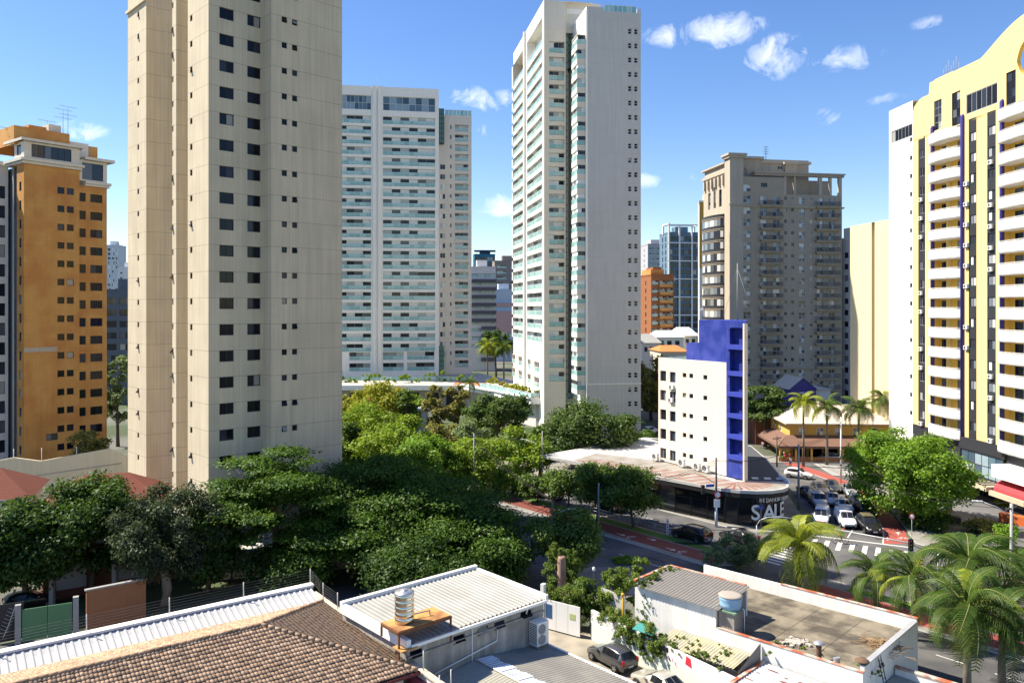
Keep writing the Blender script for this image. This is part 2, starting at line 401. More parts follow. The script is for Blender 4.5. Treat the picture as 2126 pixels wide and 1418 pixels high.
def tan_tower():
    m = mat('cream_tile', (.63, .54, .39), .75, .08, 1.2, streak=.22, bump=.25, joints=(2.75, .055, 2.30, .6), tile=(.17, .84), col2=(.58, .495, .36), mix_scale=.3)
    b = Bld('apartment_tower', 'cream tiled apartment tower with small dark windows rising out of the top of the picture', 'tower', (-31.25, 82.0), math.atan2(.695, .719))
    H_ = 66.0; tops = [2.33+2.75*k for k in range(1, 24)]
    tops = [t for t in tops if t < H_-1.2]
    rr = random.Random(3)
    hs = []
    for t in tops:
        for (pa, pb) in ((455.5, 485.5), (513.5, 541)):
            hs.append((upx(b, (0, 0), (1, 0), pa), upx(b, (0, 0), (1, 0), pb), t-1.17, t-.0, 'tan2'))
    b.face((0, 0), (5.92, 0), 0, H_, hs, reveal=.2)
    b.face((5.92, 0), (5.92, -2), 0, H_)
    hs = []
    for t in tops:
        for (pa, pb) in ((585, 596.5), (606.5, 618.5)):
            u0 = upx(b, (5.92, -2), (1, 0), pa); hs.append((u0, u0+.62, t-.62, t, 'tiltd' if rr.random() < .3 else 'tan1'))
    b.face((5.92, -2), (14.6, -2), 0, H_, hs, reveal=.2)
    b.face((14.6, -2), (14.6, 24), 0, H_); b.face((14.6, 24), (.85, 26.4), 0, H_)
    # left side: three lit strips with notches between them
    def strip(y0, y1, pa, x=0):
        L_ = y1-y0; u = L_-upx(b, (x, y0), (0, 1), pa)
        b.face((x, y1), (x, y0), 0, H_, [(u-.3, u+.3, t-.68, t-.04, 'tiltd' if rr.random() < .4 else 'tan1') for t in tops])
    strip(0, 5.3, 397); strip(8.5, 9.6, 358); strip(20, 26.4, 287, .85)
    b.face((0, 5.3), (3, 5.3), 0, H_); b.face((3, 5.3), (3, 8.5), 0, H_)
    b.face((3, 8.5), (0, 8.5), 0, H_) if False else b.face((0, 8.5), (3, 8.5), 0, H_)
    b.face((0, 9.6), (4.2, 9.6), 0, H_); b.face((4.2, 9.6), (4.2, 16.5), 0, H_)
    b.face((2.1, 20), (4.6, 19.4), 0, H_); b.face((.85, 20), (2.1, 20), 0, H_)
    b.face((4.6, 19.4), (4.6, 16.5), 0, H_); b.face((4.2, 16.5), (4.6, 16.5), 0, H_)
    mb = b.mb('roof'); mb.prism([(0, 0), (5.92, 0), (5.92, -2), (14.6, -2), (14.6, 24), (.85, 26.4), (.85, 20), (4.6, 19.4), (4.2, 9.6), (0, 9.6), (0, 8.5), (3, 8.5), (3, 5.3), (0, 5.3)], H_, H_+.35, 0)
    mb.box(.6, .848, 20, 26.6, 63.4, 63.75, 0)
    b.finish([m])
tan_tower()

def brown_tower():
    m1 = mat('orange_brick', (.54, .285, .085), .8, .14, .9, streak=.14, bump=.3, joints=(2.77, .05, 2.4, 1.14), tile=(.15, .90), col2=(.47, .21, .06), mix_scale=.28)
    m2 = mat('cream_trim', (.62, .58, .5), .7, .1, .7, streak=.12)
    m3 = mat('blue_grey_tile', (.12, .14, .17), .7, .08, .8, tile=(.2, .8))
    m4 = mat('repair_mortar', (.42, .37, .30), .9, .25, 2.0)
    b = Bld('apartment_block', 'orange brick apartment block with cream penthouse cornice and rooftop antennas', 'apartment block', (-71.4, 116.5), math.atan2(.79, .61))
    W = upx(b, (0, 0), (1, 0), 225); x1 = upx(b, (0, 0), (1, 0), 165); T = 47.2
    zc = [44.05-2.77*k for k in range(0, 15)]   # window centres
    hs = []
    for i, z in enumerate(zc):
        for px in (126.5, 146):
            u = upx(b, (0, 0), (1, 0), px); hs.append((u-.5, u+.5, z-.5-.25, z+.5-.25, 'tan1'))
    u = upx(b, (0, 0), (1, 0), 108); hs.append((u-.8, u+.8, 6.2, 7.2, 'dark2'))
    b.face((0, 0), (x1, 0), 0, T, [h for h in hs if h[2] > 1], reveal=.15)
    hs = []
    for z in zc:
        z -= .85
        ua, ub, uc = upx(b, (x1, .5), (1, 0), 171), upx(b, (x1, .5), (1, 0), 189.5), upx(b, (x1, .5), (1, 0), 210.5)
        if z-.6 > 1: hs += [(ua-.5, ua+.5, z-.68, z+.68, 'tan1'), (ub-.15, uc+.15, z-.64, z+.64, 'tan2')]
    b.face((x1, 0), (x1, .5), 0, T, m=0); b.face((x1, .5), (W, .5), 0, T-2.2, hs, reveal=.15)
    b.face((W, .5), (W, 16), 0, T)
    y2 = upx(b, (0, 0), (0, 1), 35)
    b.face((0, y2), (0, 0), 0, T, [(y2*.35, y2*.35+.75, z-.8, z+.55, 'dark1') for z in zc if z > 2], reveal=.15)
    b.face((.8, y2+3.2), (.8, y2), 0, T, [(1.0, 1.9, z-.8, z+.55, 'dark1') for z in zc if z > 2], m=2, part='side_wall'); b.face((0, y2), (.8, y2), 0, T)
    b.mb('side_wall').tube((.5, y2+2.6, 0), (.5, y2+2.6, T), .12, n=8, m=1)
    # penthouse: cream cornice bands and a long window strip
    p = b.mb('penthouse')
    for z, h, o in ((T, .4, .3), (T+.4, .4, .55)): p.prism([(-o, -o), (x1+o, -o), (x1+o, 6), (-o, 6)], z+.002, z+h, 1)
    b.face((0, -.05), (x1, -.05), T+.8, T+3.3, [(1.0, x1-1.2, T+1.1, T+3.0, 'dark6')], m=1, part='penthouse')
    b.face((0, 3.4), (0, -.05), T+.8, T+3.3, [(.8, 2.4, T+1.4, T+2.9, 'dark1')], m=1, part='penthouse')
    p.prism([(-.55, -.6), (x1+.45, -.6), (x1+.45, 6), (-.55, 6)], T+3.3, T+3.7, 1)
    z2 = T-2.2
    for z, h, o in ((z2, .35, .3), (z2+.35, .4, .5)): p.prism([(x1+.95, .5-o), (W+o, .5-o), (W+o, 8), (x1+.95, 8)], z, z+h, 1)
    b.face((x1+.1, .45), (W, .45), z2+.75, z2+4.0, [(.5, W-x1-.7, z2+1.0, z2+3.6, 'dark2')], m=1, part='penthouse'); b.face((W, .45), (W, 8), z2+.75, z2+4.0, m=1, part='penthouse')
    p.prism([(x1+.75, -.3), (W+.9, -.3), (W+.9, 8), (x1+.75, 8)], z2+4.0, z2+4.45, 1)
    r = b.mb('rooftop_house')
    r.prism([(-.5, 2.2), (x1-.5, 2.2), (x1-.5, 13), (-.5, 13)], T+3.0, T+5.8, 0); r.prism([(2.2, 4), (6.8, 4), (6.8, 11), (2.2, 11)], T+5.8, T+6.6, 0)
    r.prism([(x1-.4, 3.2), (W-1.6, 3.2), (W-1.6, 12), (x1-.4, 12)], T+2.0, T+4.9, 1); r.prism([(W-1.55, 3.2), (W-.2, 3.2), (W-.2, 12), (W-1.55, 12)], T+2, T+4.6, 0)
    r.box(4.6, 6.4, 3, 5, T+5.8, T+7, 1)
    q = b.mb('repair_band'); q.box(.0, upx(b, (0, 0), (1, 0), 119), -.03, .0-.004, zat(730, 119), zat(720.5, 119), 3)
    bl = b.mb('side_wall'); bl.face([(.8, 16, 0), (.8, y2+3.2, 0), (.8, y2+3.2, T), (.8, 16, T)], 2)
    b.finish([m1, m2, m3, m4])
    for i, (px, py, h) in enumerate(((141, 0, 5.0), (131, 0, 4.4), (98, 0, 2.2), (18, 0, 1.7))):
        u = upx(b, (0, 5), (1, 0), px); w = b.wpt(u, 5); a = thing('rooftop_antenna', ['tallest comb shaped antenna on the orange brick block roof', 'antenna with long crossbars beside the tallest rooftop mast', 'low antenna left of the tall masts on the orange roof', 'small antenna at the far left roof edge'][i], 'antenna', (w.x, w.y, T+(5.8 if i < 3 else 4.2)), b.ang, 'rooftop antennas of the orange block')
        mb = MB(); mb.tube((0, 0, 0), (0, 0, h), .045, .03, 6); mb.build('mast', FR_GREY, a)
        mb = MB()
        for k in range(2 if h > 3 else 1):
            z = h-.15-k*1.3; mb.tube((-1.3, 0, z), (1.3, 0, z), .03, n=5)
            for j in range(7): mb.tube((-1.2+j*.4, -.45+.04*j, z+.003), (-1.2+j*.4, .45-.04*j, z+.003), .018, n=4)
        mb.build('crossbar', FR_GREY, a)
    # neighbouring block at the left edge of the picture
    m5 = mat('offwhite_render', (.74, .70, .64), .8, .08, .8, streak=.12)
    c = Bld('apartment_block', 'pale apartment block with wide dark windows at the left picture edge', 'apartment block', (-83.8, 111.5), math.atan2(.79, .61))
    Wc = upx(c, (0, 0), (1, 0), 17); hs = []
    for k in range(14):
        z = 4.2+2.95*k; hs.append((Wc-4.2, Wc-.35, z, z+1.9, 'dark2')); hs.append((Wc-9.5, Wc-5.3, z, z+1.9, 'dark2'))
    c.face((0, 0), (Wc, 0), 0, 47.5, hs, reveal=.35); c.face((Wc, 0), (Wc, 7), 0, 47.5)
    c.mb('roof').prism([(-.4, -.4), (Wc+.4, -.4), (Wc+.4, 8), (-.4, 8)], 47.5, 48.1, 0)
    c.finish([m5])
brown_tower()

def middle_tower():
    m1 = mat('pale_render', (.82, .78, .71), .8, .06, .3, streak=.10)
    m2 = mat('sand_render', (.72, .66, .57), .8, .05, .3, streak=.06)
    ang = math.atan2(.165, .986); d = 228.0; x = (911-CX)/FPX*d
    b = Bld('apartment_tower', 'wide white apartment tower with two bays of glazed balconies behind the cream tower', 'tower', (x-40*.986, d-40*.165), ang)
    U = lambda px: upx(b, (0, 0), (1, 0), px)
    ztop = zat(186, 228); fl = 2.925; z0 = zat(760, 228); hs = []
    n = 26; ze = zat(718, 228)
    for k in range(n):
        s_ = zat(240, 227)-2.75-k*fl      # bottom of the opening
        if s_ < 12: continue
        for (pa, pb, st) in ((795, 903.5, 'balcD'), (702, 770.5, 'balc7'), (640, 690, 'balc4')):
            hs.append((U(pa), U(pb), s_, s_+2.12, st, .7))
    hs.append((U(795), U(903.5), ztop-6.6, ztop-2.6, 'dark8', .5)); hs.append((U(702), U(770.5), ztop-6.6, ztop-2.6, 'dark8', .5))
    for z in (8.3, 11.4):
        for (pa, pb) in ((795, 838), (845, 902), (725, 769)): hs = hs+[(U(pa), U(pb), z, z+2.2, 'balc4', 1.3)]
    b.face((0, 0), (40, 0), 0, ztop, hs); b.face((40, 0), (40, 7), 0, ztop); b.face((40, 7), (40, 22), 0, ztop); b.face((0, 22), (0, 0), 0, ztop)
    b.mb('roof').prism([(0, 0), (40, 0), (40, 22), (0, 22)], ztop, ztop+.02, 0)
    b.mb('roof').prism([(6, 5), (30, 5), (30, 18), (6, 18)], ztop+.02, ztop+.8, 0)
    pil = b.mb('pilaster')
    for pa, pb in ((774, 780), (785, 792)): pil.box(U(pa), U(pb), -.35, 0, 0, ztop+.15, 0)
    # sand coloured wing on the right, set back
    u0 = 40.0; u1 = upx(b, (40, 7), (1, 0), 979); zt = zat(242, 237)
    V = lambda px: upx(b, (40, 7), (1, 0), px)-40+40
    hs = []
    for k in range(27):
        z = zt-2.6-2.0-k*2.905
        if z < 7.5: break
        hs += [(V(944.5)-0, V(972), z-.1, z+1.85, 'balc3', 1.0), (V(934), V(938), z+.45, z+1.65, 'hop')]
        if k > 3: hs.append((V(913.5), V(924.5), z+.1, z+1.6, 'apt2'))
    b.face((40, 7), (40+u1, 7), 0, zt, hs, m=1); b.face((40+u1, 7), (40+u1, 20), 0, zt, m=1)
    b.mb('wing_roof').prism([(40.02, 7), (40+u1, 7), (40+u1, 20), (40.02, 20)], zt, zt+.02, 1)
    b.finish([m1, m2])
    g = MB(); 
    for k in range(7): g.box(40+V(924)+k*(u1-V(924))/7+.04, 40+V(924)+(k+1)*(u1-V(924))/7-.04, 7.1, 7.16, zt+.05, zt+1.5, 1)
    g.box(40+V(924), 40+u1, 7.07, 7.19, zt+1.5, zt+1.6, 0); g.build('roof_railing', [FR_WHITE, GL_TEAL], b.root)
    s = MB(); za = zat(297, 233); zb = zat(226, 233); xs = 40.05; w = V(925)-V(911.5)-.1
    s.box(xs, xs+w, 5.2, 6.99, za, zb, 1)
    for k in range(8): s.box(xs-.04, xs+w+.04, 5.15, 7, za+k*(zb-za)/7-.09, za+k*(zb-za)/7+.09, 0)
    for k in range(4): s.box(xs+k*w/3-.08, xs+k*w/3+.08, 5.12, 5.2, za, zb, 0)
    s.build('glass_shaft', [FR_DARK, GL_TEALW], b.root)
    s = MB(); s.box(xs, xs+w, 5.2, 6.99, 6.0, zat(718, 233), 1)
    for k in range(6): s.box(xs-.04, xs+w+.04, 5.15, 7, 6+k*1.5, 6.18+k*1.5, 0)
    s.build('glass_shaft', [FR_DARK, GL_TEALW], b.root)
    mb = MB(); mb.tube((U(782), 3, ztop), (U(782), 3, ztop+3.2), .06, .03); mb.build('mast', FR_GREY, b.root)
middle_tower()

def white_tower():
    mw = mat('white_render', (.82, .79, .72), .8, .05, .3, streak=.10)
    mg = mat('grey_render', (.56, .54, .505), .8, .08, .35, streak=.15, bump=.2, joints=(3.0, .05, .3, .86), vjoints=(5.7, .06, .2, .9))
    mb_ = mat('beige_render', (.68, .62, .52), .8, .05, .35, streak=.06, joints=(2.9, .06, 1.0, .9))
    ang = math.atan2(.177, .984)
    b = Bld('apartment_tower', 'tallest white apartment tower with blank grey end wall and lit balconies on its left', 'tower', (15.0, 160.0), ang)
    Z2 = zat(21, 160); Z1 = zat(1.5, 169); fl = 2.905
    W2 = upx(b, (0, 0), (1, 0), 1330.5); U = lambda px: upx(b, (0, 0), (1, 0), px)
    zw = [zat(298/4.43, 162)-2.905*k for k in range(28)]; hs = []
    for k, z in enumerate(zw):
        if z < 5: continue
        for pa, pb in ((1304.3, 1310.8), (1317, 1323.4)):
            hs.append((U(pa)-.06, U(pb)+.06, z-.55, z+.6, 'hop', .22))
    b.face((0, 0), (W2, 0), 0, Z2, hs, m=1, rm=1)
    b.mb('band').box(-.06, W2+.1, -.12, 0, zat(796, 162)-.12, zat(796, 162)+.12, 0); b.mb('band').box(-.12, .25, -.08, -.003, zat(796, 162), Z2, 0)
    b.face((W2, 0), (W2, 30), 0, Z2, m=1)
    hs = []
    for k in range(27):
        z = Z2-5.9-k*fl
        if z < 7: break
        hs += [(15-11.6, 15-10.2, z-.15, z+1.35, 'apt2'), (15-8.6, 15-8.0, z+.1, z+1.35, 'dark1')]
    b.face((0, 15), (0, 0), 0, Z2, hs)
    b.mb('roof').prism([(0, 0), (W2, 0), (W2, 30), (0, 30)], Z2, Z2+.02, 0)
    b.mb('roof').box(0, 3.6, 0, .25, Z2+.02, Z2+.7, 1); b.mb('roof').box(W2-.8, W2, 0, .25, Z2+.02, Z2+.9, 1); b.mb('roof').box(0, .25, .25, 12, Z2+.02, Z2+.7, 0)
    # left, higher and deeper volume
    k1 = (6.77, 168.7); rel = Vector((k1[0]-15, k1[1]-160, 0)); ca, sa = math.cos(-ang), math.sin(-ang)
    lx, ly = rel.x*ca-rel.y*sa, rel.x*sa+rel.y*ca
    xr = lx+upx(b, (lx, ly), (1, 0), 1174.5); V = lambda px: upx(b, (lx, ly), (1, 0), px)
    hs = []
    for k in range(28):
        z = Z1-11.0-k*fl
        if z < 9: break
        hs.append((V(1140), V(1172), z-.05, z+(2.3 if k == 0 else 1.95), 'balc3', .6))
    b.face((lx, ly), (xr, ly), 0, Z1, hs, m=2); b.face((xr, ly), (xr, ly+12), 0, Z1, m=2)
    hs = []; LL = 36.0; Y = lambda px: LL-upx(b, (lx, ly), (0, 1), px)
    for k in range(28):
        z = Z1-11.6-k*fl
        if z < 16: break
        hs += [(Y(1087.5), Y(1065), z, z+2.05, 'balc7', .8) if False else (Y(1064.5), Y(1087.5), z, z+2.05, 'balc7', .8), (Y(1094), Y(1125.5), z, z+2.05, 'balc7', .8)]
    for pa, pb in ((1064.5, 1087.5), (1094, 1125.5)): hs.append((Y(pa), Y(pb), Z1-8.6, Z1-3.0, 'balc4', 2.2))
    for z in (8.6, 12.0):
        for pa, pb in ((1063, 1070), (1076, 1084), (1095, 1102), (1109, 1120)): hs.append((Y(pa), Y(pb), z, z+2.2, 'balc3', 1.4))
    b.face((lx, ly+LL), (lx, ly), 0, Z1, hs)
    b.face((W2, ly+LL), (lx, ly+LL), 0, Z1, m=2)
    pr = b.mb('pilaster'); 
    for px in (1091,): y = ly+upx(b, (lx, ly), (0, 1), px); pr.box(lx-.5, lx, y-.5, y+.5, 0, Z1, 0)
    ypl = ly+LL; pr.box(lx-.9, lx, ly-.7, ypl+.8, 0, zat(733, 172), 0) if False else None
    b.mb('roof').prism([(lx, ly), (xr+6, ly), (xr+6, ly+LL), (lx, ly+LL)], Z1, Z1+.02, 2)
    b.mb('penthouse').prism([(xr-.5, ly+1.0), (xr+8, ly+1.0), (xr+8, ly+14), (xr-.5, ly+14)], Z2-1, Z1+.3, 2)
    b.mb('penthouse').box(xr+.4, xr+4.8, ly+.95, ly+1.0, zat(22, 171)-.9, zat(22, 171)+.2, 0)
    b.finish([mw, mg, mb_])
    # stair shaft of green glass in the notch, thin glazed strip below it
    s = MB(); xa = -3.2; za, zb = zat(146, 173), zat(36, 173)
    s.box(xa, -.02, 12.2, 15, za, zb, 1)
    for k in range(8): s.box(xa-.05, 0, 12.15, 15.05, za+k*(zb-za)/7-.1, za+k*(zb-za)/7+.1, 0)
    for xx in (xa, xa*.5): s.box(xx-.06, xx+.06, 12.12, 12.2, za, zb, 0)
    s.build('glass_shaft', [FR_DARK, GL_TEALW], b.root)
    s = MB(); s.box(xr+.01, xr+.75, ly+1.2, ly+1.6, 6, za+14, 1)
    for k in range(58): s.box(xr, xr+.78, ly+1.15, ly+1.65, 6+k*1.45, 6.16+k*1.45, 0)
    s.build('glass_strip', [FR_DARK, GL_TEALW], b.root)
    # projecting corner balconies
    pm = None
    for k in range(27):
        z = Z2-7.6-k*fl
        if z < 6.5: break
        if pm is None:
            mb = MB(); mb.box(-1.75, -.002, .9, 5.4, 0, .95, 0); mb.box(-1.75, -.002, .9, 5.4, 2.75, 2.9, 0); pm = mb.mesh('balcony', [mb_])
            r = MB()
            for y in np.linspace(.95, 5.35, 5)[:-1]: r.box(-1.74, -1.72, y+.03, y+1.07, .96, 1.85, 1)
            r.box(-1.7, -.05, .93, .95, .96, 1.85, 1); r.box(-1.76, -.02, .9, .97, 1.85, 1.91, 0); r.box(-1.78, -1.7, .9, 5.4, 1.852, 1.912, 0); rm = r.mesh('railing', [FR_WHITE, GL_TEAL])
            g = MB()
            for y in np.linspace(.95, 5.35, 4)[:-1]: g.face([(-1.6, y, .95), (-1.6, y+1.42, .95), (-1.6, y+1.42, 2.75), (-1.6, y, 2.75)], 0)
            g.face([(-1.6, 1.05, .95), (-.8, 1.05, .95), (-.8, 1.05, 2.75), (-1.6, 1.05, 2.75)], 0); g.face([(-.78, 1.05, .95), (-.04, 1.05, .95), (-.04, 1.05, 2.75), (-.78, 1.05, 2.75)], 0); gm = g.mesh('glazing', [GL_APT])
        o = link('balcony', pm, b.root, (0, 0, z)); link('railing', rm, o); link('glazing', gm, o)
    g = MB(); 
    for k in range(7): g.box(3.75+k*(W2-4.7)/7, 3.69+(k+1)*(W2-4.7)/7, .1, .14, Z2+.03, Z2+1.25, 1)
    g.box(3.7, W2-.9, .08, .16, Z2+1.25, Z2+1.33, 0); g.build('roof_railing', [FR_WHITE, GL_TEAL], b.root)
white_tower()

def classical_tower():
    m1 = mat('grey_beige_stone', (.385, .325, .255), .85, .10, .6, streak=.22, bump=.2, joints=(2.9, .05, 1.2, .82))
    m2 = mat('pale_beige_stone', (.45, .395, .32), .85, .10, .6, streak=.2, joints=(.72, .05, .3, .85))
    ang = math.atan2(.17, .985)
    b = Bld('apartment_tower', 'grey beige classical apartment tower with cornices, round medallion and iron balconies', 'tower', (54.8, 199.0), ang)
    U = lambda px: upx(b, (0, 0), (1, 0), px); W = U(1748); T = zat(362, 202); fl = 2.915
    zb = [zat(300+475/3.377, 199.5)-1.0-fl*k for k in range(-1, 18)]
    hs = []; bal = []
    for i, z in enumerate(zb):
        if z < 2: continue
        f = i > 0
        hs.append((U(1543), U(1558.5), z+.55, z+2.3, 'shut', .25))
        for pa, pb in ((1578.5, 1592), (1605, 1619.5)): hs.append((U(pa), U(pb), z+.1, z+2.15, 'shut', .25))
        for pa, pb in ((1628, 1633.5), (1642.5, 1648)): hs.append((U(pa), U(pb), z+1.45, z+2.2, 'dark1', .2))
        hs.append((U(1659), U(1670.5), z+.45, z+2.15, 'shut', .25)); hs.append((U(1682), U(1687), z+1.45, z+2.2, 'dark1', .2))
        for pa, pb in ((1696, 1709), (1720.5, 1733)): hs.append((U(pa), U(pb), z+.1, z+2.15, 'shut', .25))
        bal += [(1577, 1622, z), (1692, 1741, z)]
    hs.append((U(1543), U(1558.5), zb[0]+fl+.35, zb[0]+fl+2.1, 'shut', .25)); hs.append((U(1580), U(1593), zb[0]+fl+1.6, zb[0]+fl+2.6, 'dark1', .25))
    Tm = zb[0]+fl+4.1
    hs = [h for h in hs if h[3] < Tm-.2]
    xm = U(1567)
    b.face((0, 0), (W, 0), 0, zb[0]+fl-.1, [h for h in hs if h[3] < zb[0]+fl-.1]); b.face((0, 0), (U(1628), 0), zb[0]+fl-.1, Tm, [h for h in hs if h[2] > zb[0]+fl-.1])
    b.face((W, 0), (W, 17), 0, zb[0]+fl-.1)
    up = b.mb('penthouse'); zp = zb[0]+fl-.1
    up.prism([(U(1567), -.35), (W+.35, -.35), (W+.35, 17), (U(1567), 17)], Tm, Tm+.5, 1) if False else None
    # pergola frame on the right of the top storey
    for pa, pb in ((1628, 1633), (1648, 1652), (1700, 1707), (1722, 1727), (1741, 1748)): up.box(U(pa), U(pb), 0, .6, zp, T-.6, 1)
    up.box(U(1567)-.2, W+.35, -.45, .9, T-.6, T, 0); up.box(U(1567)-.5, W+.6, -.75, 1.2, T, T+.3, 1)
    up.box(U(1628), W, 5.5, 16, zp, T-.6, 0)
    b.face((U(1515), 3), (U(1692), 3), zp, zat(330, 203), [(U(1604)-U(1515), U(1609)-U(1515), zat(350, 203), zat(343, 203), 'dark1', .2), (U(1627)-U(1515), U(1638)-U(1515), zat(350, 203), zat(343, 203), 'dark2', .2)], m=0, part='penthouse') 
    b.face((U(1692), 3), (U(1692), 15), zp, zat(330, 203), m=0, part='penthouse')
    for pa, pb, py in ((1541, 1590, 325), (1640, 1665, 334)): up.box(U(pa), U(pb), 2.3, 8, zp, zat(py+5, 202), 0); up.box(U(pa)-.5, U(pb)+.5, 1.8, 8.5, zat(py+5, 202), zat(py, 202), 1)
    up.box(U(1590), U(1693)+.4, 2.6, 15.4, zat(338, 203), zat(333, 203), 1)
    # corner pylon and the ornamented lit side
    T2 = zat(320, 198); py_ = b.mb('pylon')
    py_.box(-.7, 2.9, -.7, 2.4, 0, T2-.9, 1); py_.box(-1.1, 3.3, -1.1, 2.8, T2-.9, T2-.3, 1); py_.box(-1.4, 3.6, -1.4, 3.1, T2-.3, T2+.25, 1)
    D = upx(b, (0, 0), (0, 1), 1468)
    zl = zb[1]
    b.face((0, 17), (0, 2.4), 0, T2-4, [(3+3.4*j, 4.6+3.4*j, zb[0]+.2, zb[0]+(6.6 if j == 1 else 4.6), 'tall4', .4) for j in range(4)], m=1)
    tp = b.mb('attic'); tp.box(-.3, 4, 2.4, 17.5, T2-4, T2-3.3, 1); tp.box(.3, 4, 4, 17, T2-3.3, T2-1.6, 1); tp.box(-.4, 4.5, 3.4, 17.8, T2-1.6, T2-1.2, 1)
    for j in range(6): tp.box(-.55, -.01, 4+2.3*j, 4.7+2.3*j, zb[0]+5.5, T2-4.4, 1)
    for zz in (zb[1]+fl-.35, zb[15]+fl-.2):
        c = b.mb('cornice'); c.box(2.95, W+.35, -.4, -.002, zz-.25, zz, 1); c.box(2.95, W+.5, -.55, -.002, zz, zz+.16, 1)
    b.mb('cornice').box(-1.0, 3.2, -1.0, -.702, zb[1]+fl-.35, zb[1]+fl, 1)
    b.finish([m1, m2])
    md = MB(); cxm = U(1550); zc = zat(353, 199)
    md.T = Matrix.Translation((cxm, 2.24, zc)) @ Matrix.Rotation(math.pi/2, 4, 'X')
    md.lathe([(1.35, -.02), (1.35, .16), (1.1, .16), (1.1, .05), (.0, .05)], n=28); md.T = None; md.box(cxm-.06, cxm+.06, 2.05, 2.23, zc-1.2, zc+1.2); md.build('medallion', m1, b.root)
    mesh = {}
    for pa, pb, z in bal:
        w = round(U(pb)-U(pa), 2)
        if w not in mesh:
            s = MB(); s.box(-.0, w, -.85, -.002, -.35, -.12, 0); s.box(-.12, w+.12, -1.0, -.002, -.12, .02, 0); s.box(.2, w-.2, -.6, -.002, -.6, -.35, 0)
            r = MB(); n = 28
            for i in range(n+1): r.box(i*w/n-.025, i*w/n+.025, -.93, -.89, .02, 1.0, 0)
            r.box(-.03, w+.03, -.95, -.87, 1.0, 1.07, 0)
            for e in (0, w): r.box(e-.025, e+.025, -.88, -.01, .5, .56, 0); r.box(e-.025, e+.025, -.88, -.01, 1.0, 1.07, 0)
            mesh[w] = (s.mesh('balcony', [m1]), r.mesh('railing', [FR_DARK]))
        o = link('balcony', mesh[w][0], b.root, (U(pa), 0, z)); link('railing', mesh[w][1], o)
    # rounded terraces on the lit side
    s = MB(); r = MB(); g = MB(); arc = []
    for k in range(13):
        t = math.pi*k/12; arc.append((-2.1*math.sin(t)-.02, 9.9-6.6*math.cos(t)))
    s.prism([(0, 3.3)]+arc[1:-1]+[(0, 16.5)], -.3, .05, 0); s.prism([(0, 3.1)]+[(x*1.07, 9.9+(y-9.9)*1.03) for x, y in arc[1:-1]]+[(0, 16.7)], .05, .18, 0)
    for a, c in zip(arc, arc[1:]): r.face([(*a, .18), (*c, .18), (*c, .9), (*a, .9)], 0); g.face([(a[0]*.95, a[1], .9), (c[0]*.95, c[1], .9), (c[0]*.95, c[1], 2.6), (a[0]*.95, a[1], 2.6)], 0)
    s1, r1, g1 = s.mesh('terrace', [m1]), r.mesh('railing', [FR_DARK]), g.mesh('glazing', [GL_CURT])
    for i, z in enumerate(zb[1:16]):
        o = link('terrace', s1, b.root, (0, 0, z)); link('railing', r1, o)
        if i > 0: link('glazing', g1, o)
    mb = MB(); x = U(1610); z = zat(326, 204); mb.tube((x, 5, z-1), (x, 5, z+3.2), .09, .05)
    for j in range(4): mb.tube((x-.7, 5, z+1.2+.55*j), (x+.7, 5, z+1.2+.55*j), .05, n=4)
    a = mb.build('rooftop_antenna', FR_DARK); a.parent = None
    a.matrix_world = b.root.matrix_basis.copy(); tag(a, 'lone antenna mast on the classical beige tower roof', 'antenna')
classical_tower()
# ---------------------------------------------------------------- yellow tower, five-storey block, shop and the other mid-distance buildings
WHITE = mat('white_paint', (.80, .79, .76), .7, .05, .5, streak=.06)
CREAM = mat('cream_paint', (.68, .62, .48), .8, .07, .5, streak=.1)
GREYC = mat('grey_concrete', (.30, .30, .29), .9, .16, .9, streak=.15)

def ac_mesh(w=.82, h=.58, d=.32):
    mb = MB(); mb.box(-w/2, w/2, -d, 0, 0, h, 0); 
    mb.T = Matrix.Translation((-w*.14, -d-.004, h*.5)) @ Matrix.Rotation(math.pi/2, 4, 'X')
    mb.lathe([(h*.38, -.0), (h*.38, .012), (h*.3, .012), (h*.3, .004), (0.0, .004)], n=18, m=1); mb.T = None
    for k in range(5): mb.box(-w*.14-h*.4, -w*.14+h*.4, -d-.022, -d-.018, h*(.18+.15*k), h*(.2+.15*k), 0)
    mb.box(-w/2+.08, -w/2+.13, -d, .1, -.12, -.003, 1); mb.box(w/2-.13, w/2-.08, -d, .1, -.12, -.003, 1)
    return mb.mesh('air_conditioner', [mat('ac_white', (.70, .70, .67), .5, .06), FR_DARK])
AC = ac_mesh()

